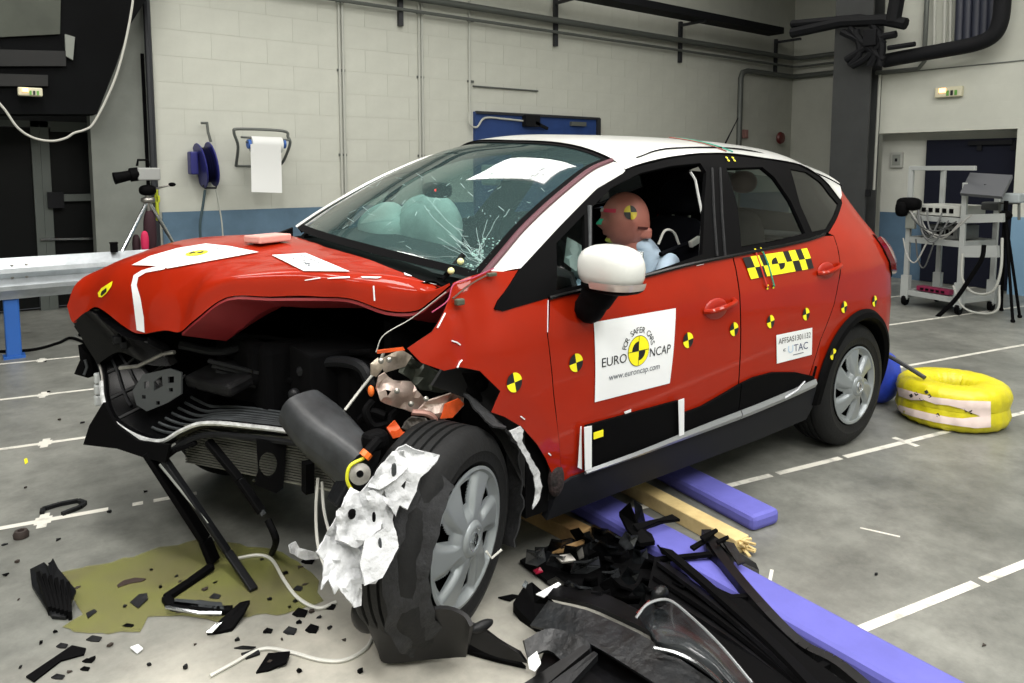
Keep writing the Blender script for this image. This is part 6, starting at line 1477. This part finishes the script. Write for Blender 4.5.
# first board: right end bottom-front corner pixels give the end on the floor
e1 = (pz(752, 530)+pz(781, 527))/2; dirb = V((0.13, 0.99, 0)).normalized()
e1t = pz(781, 513, 0.0)
board('foam_board', e1, e1+dirb*1.3+V((0.0, 0, 0)), 0.155, 0.065, BLUEF, 'short blue foam board with rounded end poking out below the sill', 'foam board', round_=0.02)
e2 = pz(890, 683, 0.0); s2 = pz(600, 517, 0.0)
d2_ = (s2-e2).normalized(); board('foam_board', e2-d2_*1.0, e2+d2_*2.0, 0.165, 0.07, BLUEF, 'long blue foam board running under the pile of black debris', 'foam board')
w1 = pz(742, 553, 0.0); w0 = pz(632, 493, 0.0); dw = (w0-w1).normalized()
bt = board('wooden_batten', w1, w1+dw*1.4, 0.075, 0.06, WOOD, 'pale splintered wooden batten between the two blue boards', 'wooden batten', round_=0.004)
mb = MB()
random.seed(5)
for k in range(9): mb.bar(V((w1.x, w1.y, 0.012+0.005*k))+dw*0.02+V((random.uniform(-.03, .03), 0, 0)), V((w1.x, w1.y, 0.012+0.005*k))-dw*random.uniform(0.01, 0.06)+V((random.uniform(-.03, .03), 0, random.uniform(0, .01))), 0.012, 0.006)
mb.put('splintered_end', WOOD, bt)
w3 = pz(585, 545, 0.0); board('wooden_batten', w3, pz(520, 515, 0.0)+V((0.0, 0.25, 0)), 0.08, 0.06, WOODD, 'tan wooden batten behind the front wheel beside the debris', 'wooden batten', round_=0.004)
# ================================================================== FLOOR DEBRIS
PUD = mat('coolant_green', (128, 130, 70), 0.2, col2=(116, 112, 76), nscale=4)
def film(m):
    nt = m.node_tree; b = nt.nodes['Principled BSDF']; o = nt.nodes['Material Output']; t = nt.nodes.new('ShaderNodeBsdfTransparent'); mx = nt.nodes.new('ShaderNodeMixShader'); mx.inputs[0].default_value = 0.72
    nt.links.new(t.outputs[0], mx.inputs[1]); nt.links.new(b.outputs[0], mx.inputs[2]); nt.links.new(mx.outputs[0], o.inputs['Surface'])
film(PUD)
pv_ = [(46, 576), (90, 566), (112, 562), (135, 556), (160, 548), (196, 540), (230, 543), (262, 548), (292, 556), (318, 580), (322, 602), (290, 612), (250, 616), (218, 622), (196, 618), (150, 617), (140, 631), (110, 633), (80, 632), (62, 626), (82, 614), (72, 600)]
o = panel('coolant_puddle', pv_[::-1], lambda u, v: pz(u+7*mnoise.noise(V((u*.05, v*.05, 1)))+3*mnoise.noise(V((u*.2, v*.2, 5))), v+3*mnoise.noise(V((u*.07, v*.09, 2)))+1.5*mnoise.noise(V((u*.25, v*.3, 8))), 0.003), PUD, None, 8, 0)
tag(o, 'thin yellow-green coolant puddle spread over the grey floor', 'puddle')
SHARDS = []
def plate(nm, pts, m=BLACK, th=0.006, label=None, cat='debris', group=None, parent=None, smooth=False):
    """bent plate: pts are (u, v, z) on or above the floor"""
    P = [pz(u, v, z) for u, v, z in pts]; n = len(P); c = sum(P, V())/n; dn = V((0, 0, -th))
    vs = P+[c]+[p+dn for p in P]+[c+dn]; fs = []
    for i in range(n):
        j = (i+1) % n; fs += [(i, j, n), (n+1+j, n+1+i, 2*n+1), (j, i, n+1+i, n+1+j)]
    o = put(nm, vs, fs, m, parent)
    if label: tag(o, label, cat, group)
    return o
# named larger pieces
o = plate('plastic_shard', [(30, 569, .03), (36, 566, .05), (44, 562, .06), (48, 566, .07), (53, 558, .07), (58, 568, .07), (64, 575, .06), (76, 590, .05), (72, 600, .03), (66, 617, .012), (52, 616, .012), (44, 604, .014), (32, 585, .014)], DGREY, 0.01, 'ragged black honeycomb plastic chunk at the edge of the puddle', 'plastic shard')
for k in range(6): plate('rib', [(36+k*6, 572+k*2, .075), (40+k*6, 571+k*2, .08), (52+k*4, 606+k, .03), (48+k*4, 607+k, .03)], BLACK, 0.03, parent=o)
plate('plastic_strip', [(26, 676, .006), (72, 645, .008), (86, 648, .006), (84, 654, .006), (60, 660, .006), (34, 681, .006)], BLACK, .005, 'long black plastic strip lying left of the spilled coolant', 'plastic strip')
mb = MB(); P = [pz(u, v, .008) for u, v in ((42, 513), (43, 509), (60, 504), (78, 500.5), (85, 503), (80, 507), (62, 514))]
for a, b in zip(P[:-1], P[1:]): mb.bar(a, b, 0.018, 0.014)
tag(mb.put('plastic_bracket', DGREY), 'bent dark plastic bracket shaped like a hook near the floor line', 'bracket')
c = pz(21, 533, 0.018); n_ = MB().lathe([(0.008, 0.0), (0.026, 0.0), (0.028, 0.015), (0.022, 0.028), (0.012, 0.028), (0.010, 0.012)], 16, Matrix.Translation((c.x, c.y, 0.001))).put('rubber_bush', mat('bush_brown', (46, 36, 32), 0.7), smooth=True); tag(n_, 'small round dark rubber bush beside the painted line', 'bush')
plate('curved_trim', [(117, 585, .006), (124, 580, .008), (135, 577.5, .01), (146, 578.5, .008), (142, 581, .006), (130, 583, .006), (118, 587, .006)], mat('trim_brown', (44, 30, 24), 0.6), .004, 'curved dark brown sliver lying in the puddle', 'plastic sliver')
plate('plastic_shard', [(130, 602, .006), (139, 594, .012), (147, 593, .014), (148, 598, .01), (138, 608, .006)], DGREY, .006, 'folded dark square shard in the middle of the puddle', 'plastic shard')
plate('plastic_shard', [(86, 613, .006), (94, 609, .008), (97, 611, .006), (88, 618, .006)], DGREY, .005, 'small dark square shard at the rim of the puddle', 'plastic shard')
plate('white_scrap', [(130, 647, .01), (138, 644, .016), (143, 648, .012), (137, 653, .006)], STICKER, .004, 'little crumpled white scrap on the dusty floor', 'scrap')
plate('plastic_shard', [(256, 672, .006), (268, 653, .012), (290, 651, .02), (286, 662, .016), (276, 666, .01), (268, 670, .006)], BLACK, .008, 'glossy torn black shard beside the white wire on the floor', 'plastic shard')
plate('plastic_shard', [(241, 653, .006), (258, 648, .01), (260, 653, .008), (246, 658, .006)], DGREY, .006, 'flat dark shard just left of the torn glossy shard', 'plastic shard')
o = plate('torn_clip', [(207, 633, .008), (222, 618, .03), (240, 602, .05), (250, 600, .045), (244, 612, .03), (232, 628, .012), (218, 632, .008)], BLACK, .012, 'torn black clip on the chrome-edged trim in the coolant', 'clip')
plate('clip_tip', [(206, 632, .02), (216, 623, .03), (222, 622, .03), (212, 632, .02)], CHROME, .004, parent=o)
# tiny crumbs and shards, all alike: too small to tell apart but by place
random.seed(21)
spots = [(205, 535), (58, 540), (18, 562), (6, 575), (62, 590), (77, 588), (152, 570), (176, 577), (180, 582), (160, 588), (270, 600), (282, 640), (300, 622), (318, 618), (312, 612), (40, 644), (20, 668), (110, 646), (92, 660), (150, 665), (195, 645), (142, 598), (125, 607), (205, 590), (215, 583), (296, 602), (305, 585), (266, 632), (238, 640), (180, 612), (300, 672), (186, 668), (70, 672), (48, 392), (82, 423), (25, 488), (145, 492), (110, 512), (270, 664), (290, 608), (330, 628), (345, 640), (360, 672), (50, 565), (18, 600), (56, 632), (4, 545), (300, 568), (286, 574), (262, 560), (984, 645), (655, 590), (876, 575), (60, 420), (45, 362)]
for i, (u, v) in enumerate(spots):
    r = random.uniform(0.004, 0.011); c = pz(u, v, 0.002); k = random.choice((3, 4, 5)); a0 = random.uniform(0, 6); z = random.uniform(0.003, 0.010)
    P = [c+V((math.cos(a0+2*math.pi*j/k)*r*random.uniform(.6, 1.5), math.sin(a0+2*math.pi*j/k)*r*random.uniform(.5, 1.2), 0)) for j in range(k)]
    tag(MB().prism(P, (random.uniform(-.004, .004), 0, z)).put('small_crumb', (BLACK, DGREY, mat('crumb_brown', (50, 42, 36), 0.7))[i % 3]), 'tiny dark plastic crumb scattered on the concrete floor', 'crumb', 'plastic crumbs scattered over the floor')
for i, (u, v, w, h) in enumerate(((290, 630, 14, 8), (312, 628, 14, 9), (58, 676, 14, 5), (85, 668, 10, 4), (94, 638, 16, 6), (88, 660, 12, 4), (62, 645, 12, 5), (268, 630, 10, 5), (215, 596, 12, 6), (300, 612, 16, 9), (245, 647, 22, 3), (128, 625, 12, 4), (200, 602, 16, 5), (308, 560, 14, 7), (298, 588, 10, 6), (330, 606, 12, 6))):
    q = random.uniform(-0.4, 0.4)
    plate('plastic_flake', [(u-w/2, v+h*.2, .004), (u-w*.1, v-h*.5, .012), (u+w/2, v-h*.2, .01), (u+w*.3, v+h*.5, .004), (u-w*.2, v+h*.45, .004)], BLACK if i % 2 else DGREY, .004, 'palm-sized jagged black plastic flake on the floor', 'flake', 'plastic flakes around the puddle')
# wires on the floor
tag(MB().tube(catmull([pz(u, v, .006) for u, v in ((210, 676), (232, 664), (262, 649), (290, 652), (320, 660), (345, 660), (366, 648), (374, 632))], 6), 0.0055, 6).put('white_wire', WIRE_W, smooth=True), 'long white wire snaking over the floor to the arch trim', 'wire')
tag(MB().tube(catmull([pz(u, v, .008) for u, v in ((238, 558), (258, 555), (272, 560), (284, 580), (298, 598), (318, 608), (336, 602))], 6), 0.006, 6).put('white_wire', WIRE_W, smooth=True), 'white wire curling through the puddle towards the front wheel', 'wire')

# ---- big broken bumper and lamp pieces to the right of the front wheel
SCUFF = mat('scuffed_black', (9, 9, 11), 0.42, noise=0.9, nscale=9, spec=0.3); SCUFG = mat('scuffed_grey', (17, 19, 21), 0.36, noise=0.9, nscale=14, spec=0.35, bump=0.25, bscale=40)
def slab(nm, rows, m, label, cat, th=0.012, ribs=None, smooth=True, parent=None, n=4):
    R3 = [catmull([pz(*p) for p in r], n) for r in rows]; C3 = [catmull([R3[i][j] for i in range(len(R3))], n) for j in range(len(R3[0]))]
    for c in C3:
        for p in c: p.z = max(p.z+0.006*mnoise.noise(p*9), 0.012)
    o = MB().grid(C3).put(nm, m, parent, smooth=smooth, solid=th)
    if label: tag(o, label, cat)
    return o, C3
# wheel arch trim lying under the front wheel
A, C3 = slab('arch_trim', [[(360, 604, .22), (382, 613, .21), (400, 617, .21), (440, 609, .22), (462, 616, .21), (470, 628, .19)], [(368, 628, .14), (384, 636, .13), (410, 638, .12), (440, 632, .13), (460, 636, .13), (468, 642, .12)], [(378, 652, .05), (384, 662, .02), (410, 662, .02), (440, 659, .02), (456, 657, .02), (466, 657, .03)]], SCUFF, 'black wheel arch trim lying in front of the wheel', 'arch trim')
slab('arch_trim_tail', [[(458, 622, .17), (478, 626, .14), (498, 640, .10), (520, 655, .06)], [(462, 640, .11), (480, 650, .07), (500, 657, .05), (527, 664, .03)]], SCUFF, None, None, parent=A)
MB().ball(pz(482, 626, .14), (0.04, 0.015, 0.015), 12, 8).put('trim_clip', DGREY, A, smooth=True)
mb = MB(); mb.ball(pz(372, 612, .15), (0.06, 0.05, 0.05), 14, 10, 0.8); mb.put('trim_end', SCUFF, A, smooth=True)
plate('trim_web', [(446, 645, .02), (470, 644, .03), (510, 650, .02), (526, 666, .012), (500, 660, .012), (470, 652, .012)], BLACK, .01, parent=A)
# bumper skin: long ribbed panel going to the lower right
B, C3 = slab('torn_fascia', [[(548, 600, .12), (600, 615, .13), (650, 640, .13), (700, 672, .12), (740, 700, .12)], [(530, 625, .07), (580, 640, .09), (630, 668, .09), (680, 700, .09), (720, 730, .09)]], SCUFG, 'long dark grey bumper panel with a raised edge nearest the arch trim', 'bumper panel')
slab('panel_flange', [[(548, 598, .12), (600, 612, .135), (650, 637, .135), (700, 669, .125), (740, 697, .12)], [(556, 588, .10), (610, 600, .11), (660, 628, .11), (712, 662, .10), (750, 690, .10)]], SCUFF, None, None, parent=B)
C_, C3 = slab('bumper_corner', [[(524, 640, .09), (552, 628, .10), (590, 645, .10), (575, 668, .07)], [(528, 660, .05), (548, 650, .07), (565, 668, .06), (556, 690, .04)]], SCUFG, 'folded grey bumper corner with a white patch', 'bumper corner')
plate('corner_patch', [(528, 658, .11), (537, 651, .115), (541, 663, .11), (535, 671, .105), (529, 668, .105)], STICKER, .003, parent=C_)
plate('corner_rib', [(524, 683, .05), (584, 645, .12), (590, 648, .12), (540, 690, .05)], SCUFF, .02, parent=C_)
plate('corner_rib', [(540, 690, .06), (594, 651, .12), (598, 654, .12), (560, 695, .06)], DGREY, .02, parent=C_)
# long slatted grille insert
for k in range(5):
    u0, v0 = 668+k*9, 560+k*5-2
    pts = [(660+k*10, 556+k*10, .10-.006*k), (702+k*14, 592+k*8, .11-.008*k), (756+k*16, 640+k*6, .11-.012*k), (800+k*18, 684+k*5, .10-.012*k), (840+k*18, 730, .09-.01*k)]
    if k == 0:
        GI = empty('grille_insert', pz(740, 640, 0), 'long slatted black grille insert lying across the blue board', 'grille insert')
    P = catmull([pz(u, v, z) for u, v, z in [(a-k*14+6, b+k*4-6, c) for a, b, c in pts]], 5)
    mb = MB()
    for a, b in zip(P[:-1], P[1:]): mb.bar(a, b, 0.05, 0.012, (0.3, -0.2, 0.9))
    mb.put('slat', SCUFF if k % 2 else BLACK, GI)
edge = catmull([pz(u, v, z) for u, v, z in ((706, 533, .10), (722, 560, .09), (760, 606, .08), (800, 646, .06), (840, 668, .05), (900, 720, .04))], 5)
mb = MB()
for a, b in zip(edge[:-1], edge[1:]): mb.bar(a, b, 0.035, 0.03)
mb.put('edge_rail', SCUFF, GI)
for k in range(4):
    a = edge[4+k*5]; MB().bar(a, pz(*[(655, 560), (690, 600), (730, 650), (770, 690)][k], .08), 0.02, 0.012).put('cross_web', BLACK, GI)
plate('backing', [(655, 556, .088), (690, 585, .088), (718, 588, .088), (745, 600, .086), (800, 650, .084), (866, 697, .084), (800, 750, .084), (690, 650, .088), (645, 600, .088)], SHADOWBLK, .01, parent=GI)
adopt(GI)
o = plate('bumper_end', [(702, 530, .10), (712, 534, .11), (738, 552, .09), (756, 563, .06), (759, 570, .04), (752, 578, .03), (742, 580, .05), (724, 566, .09), (706, 548, .10)], SCUFF, .04, 'rounded black bumper end resting on the tip of the wooden batten', 'bumper end')
plate('end_blade', [(722, 540, .12), (734, 543, .12), (745, 562, .10), (738, 564, .10)], SCUFG, .006, parent=o)
for pts in ([(700, 536, .13), (716, 528, .13), (718, 530, .13), (704, 540, .13)], [(690, 546, .11), (706, 537, .12), (708, 540, .12), (694, 549, .11)], [(716, 540, .13), (728, 535, .13), (729, 537, .13), (718, 543, .13)]): plate('end_prong', pts, BLACK, .008, parent=o)
o = plate('hook_bracket', [(619, 512, .14), (630, 502, .20), (633, 510, .18), (640, 526, .12), (652, 534, .095), (655, 541, .09), (640, 543, .09), (628, 530, .11)], BLACK, .015, 'upright torn black bracket standing on the blue board', 'bracket')
plate('bracket_arm', [(633, 524, .14), (660, 518, .12), (672, 514, .12), (680, 519, .1), (664, 521, .1), (638, 530, .12)], BLACK, .01, parent=o); plate('bracket_blade', [(634, 500, .2), (642, 506, .18), (646, 524, .10), (636, 526, .10)], SCUFG, .008, parent=o)
# headlamp: clear lens shell with bright edge
L_, C3 = slab('headlamp', [[(637, 618, .13), (650, 602, .14), (672, 602, .145), (700, 625, .145), (730, 655, .14), (770, 700, .13)], [(645, 628, .14), (656, 636, .155), (682, 640, .16), (708, 655, .155), (736, 685, .15), (762, 712, .14)], [(652, 642, .12), (664, 651, .13), (690, 658, .135), (716, 678, .13), (736, 700, .12), (752, 728, .12)]], mat('lens_smoky', (34, 37, 39), 0.25, 0, 0.4, noise=0.7, nscale=9, spec=0.4), 'smoky headlamp lens shell with bright edges on the debris pile', 'headlamp')
MB().tube(catmull([pz(u, v, z+.012) for u, v, z in ((636, 618, .16), (648, 604, .18), (668, 600, .19), (690, 616, .18), (720, 645, .17), (752, 683, .15))], 6), 0.004, 6).put('lens_edge', mat('edge_grey', (150, 154, 156), 0.3, 0.5), L_, smooth=True)
MB().tube(catmull([pz(u, v, z+.014) for u, v, z in ((654, 648, .13), (676, 653, .135), (700, 665, .135), (722, 684, .13))], 6), 0.006, 6).put('lens_edge', CHROME, L_, smooth=True)
MB().tube([pz(637, 614, .17), pz(650, 601, .19)], 0.004, 5).put('lens_edge', CHROME, L_, smooth=True)
MB().ball(pz(660, 596, .18), (0.03, 0.02, 0.03), 10, 8, 0.8).put('lamp_bracket', SCUFG, L_, smooth=True)
# jumble of shards behind: every piece its own thing
random.seed(33)
LBL = [('twisted black plastic shard in the heap behind the grille insert', 'plastic shard')]
jum = [(560, 545), (575, 552), (590, 540), (605, 548), (620, 556), (600, 560), (585, 565), (640, 556), (655, 566), (570, 570), (610, 575), (630, 575), (648, 582), (590, 582), (560, 560), (545, 552), (600, 596), (625, 598), (535, 556), (665, 580), (680, 590), (580, 535), (612, 536), (634, 545), (560, 584), (615, 588), (575, 590), (645, 592), (598, 530), (660, 552), (628, 540), (605, 566)]
for i, (u, v) in enumerate(jum):
    w = random.uniform(16, 34); h = random.uniform(8, 18); z = random.uniform(.03, .12); a = random.uniform(-.5, .9); ca, sa = math.cos(a), math.sin(a)
    pts = [(u+ca*x*w-sa*y*h, v+sa*x*w*.7+ca*y*h, max(.014, z+dz_)) for x, y, dz_ in ((-.5, .2, -.02), (-.3, -.5, .03), (.1, -.3, .04), (.5, -.4, .01), (.45, .3, -.02), (0, .5, -.03))]
    plate('plastic_shard', pts, (SCUFF, BLACK, mat('shard_glossy', (44, 46, 48), 0.22, noise=0.6, nscale=14, spec=0.5), SCUFG)[i % 4], .008, LBL[0][0], 'plastic shard', 'twisted shards heaped beside the front wheel')
plate('under_tray', [(548, 640, .03), (600, 622, .03), (680, 650, .03), (760, 700, .03), (700, 760, .03), (540, 740, .03), (530, 690, .03)], SCUFF, .012, 'dark torn under tray sheet lying beneath the grey bumper corner', 'under tray')
under = plate('splash_guard', [(520, 560, .02), (560, 540, .03), (610, 530, .03), (660, 545, .03), (700, 590, .03), (690, 630, .02), (640, 625, .02), (600, 606, .02), (560, 590, .02)], SHADOWBLK, .012, 'flat black splash guard sheet under the heap of shards', 'splash guard')
o = plate('lamp_fragment', [(513, 603, .04), (524, 586, .08), (532, 582, .09), (546, 594, .09), (556, 604, .06), (548, 622, .03), (536, 626, .02), (520, 612, .03)], BLACK, .03, 'broken black lamp fragment with clear splinters near the front wheel', 'lamp fragment')
plate('clear_splinter', [(536, 594, .11), (558, 582, .12), (561, 584, .12), (544, 597, .11)], STICKER, .003, parent=o); plate('clear_splinter', [(548, 600, .10), (563, 606, .09), (557, 614, .08), (550, 608, .09)], MGREY, .003, parent=o); plate('clear_splinter', [(522, 586, .11), (525, 580, .12), (528, 582, .12), (526, 588, .11)], CHROME, .003, parent=o); plate('clear_splinter', [(540, 618, .07), (549, 611, .08), (550, 614, .08), (543, 621, .07)], CHROME, .003, parent=o)
o = plate('sliver', [(498, 597, .008), (512, 594, .01), (519, 595, .01), (510, 600, .008)], BLACK, .005, 'thin black sliver on the floor beside the hubcap', 'sliver')
for pts, m in (([(552, 552, .08), (566, 545, .1), (586, 538, .1), (584, 543, .1), (566, 551, .09)], WOODD), ([(556, 556, .1), (570, 553, .11), (576, 560, .1), (562, 562, .09)], STEEL), ([(576, 548, .12), (582, 545, .13), (584, 556, .12), (579, 558, .11)], STEEL)):
    plate('torn_fragment', pts, m, .006, 'bright torn fragment sticking out of the dark shard heap', 'fragment', 'bright fragments in the shard heap')
plate('red_fragment', [(533, 570, .03), (540, 567, .04), (543, 571, .03), (536, 573, .03)], mat('frag_red', (150, 20, 50), 0.4), .005, 'tiny crimson fragment beside the dark shard heap', 'fragment')
plate('yellow_dot_scrap', [(24, 459, .004), (27, 458, .006), (28, 462, .004), (25, 464, .004)], YELLOW, .003, 'tiny yellow scrap between two painted floor lines', 'scrap')
adopt(car)
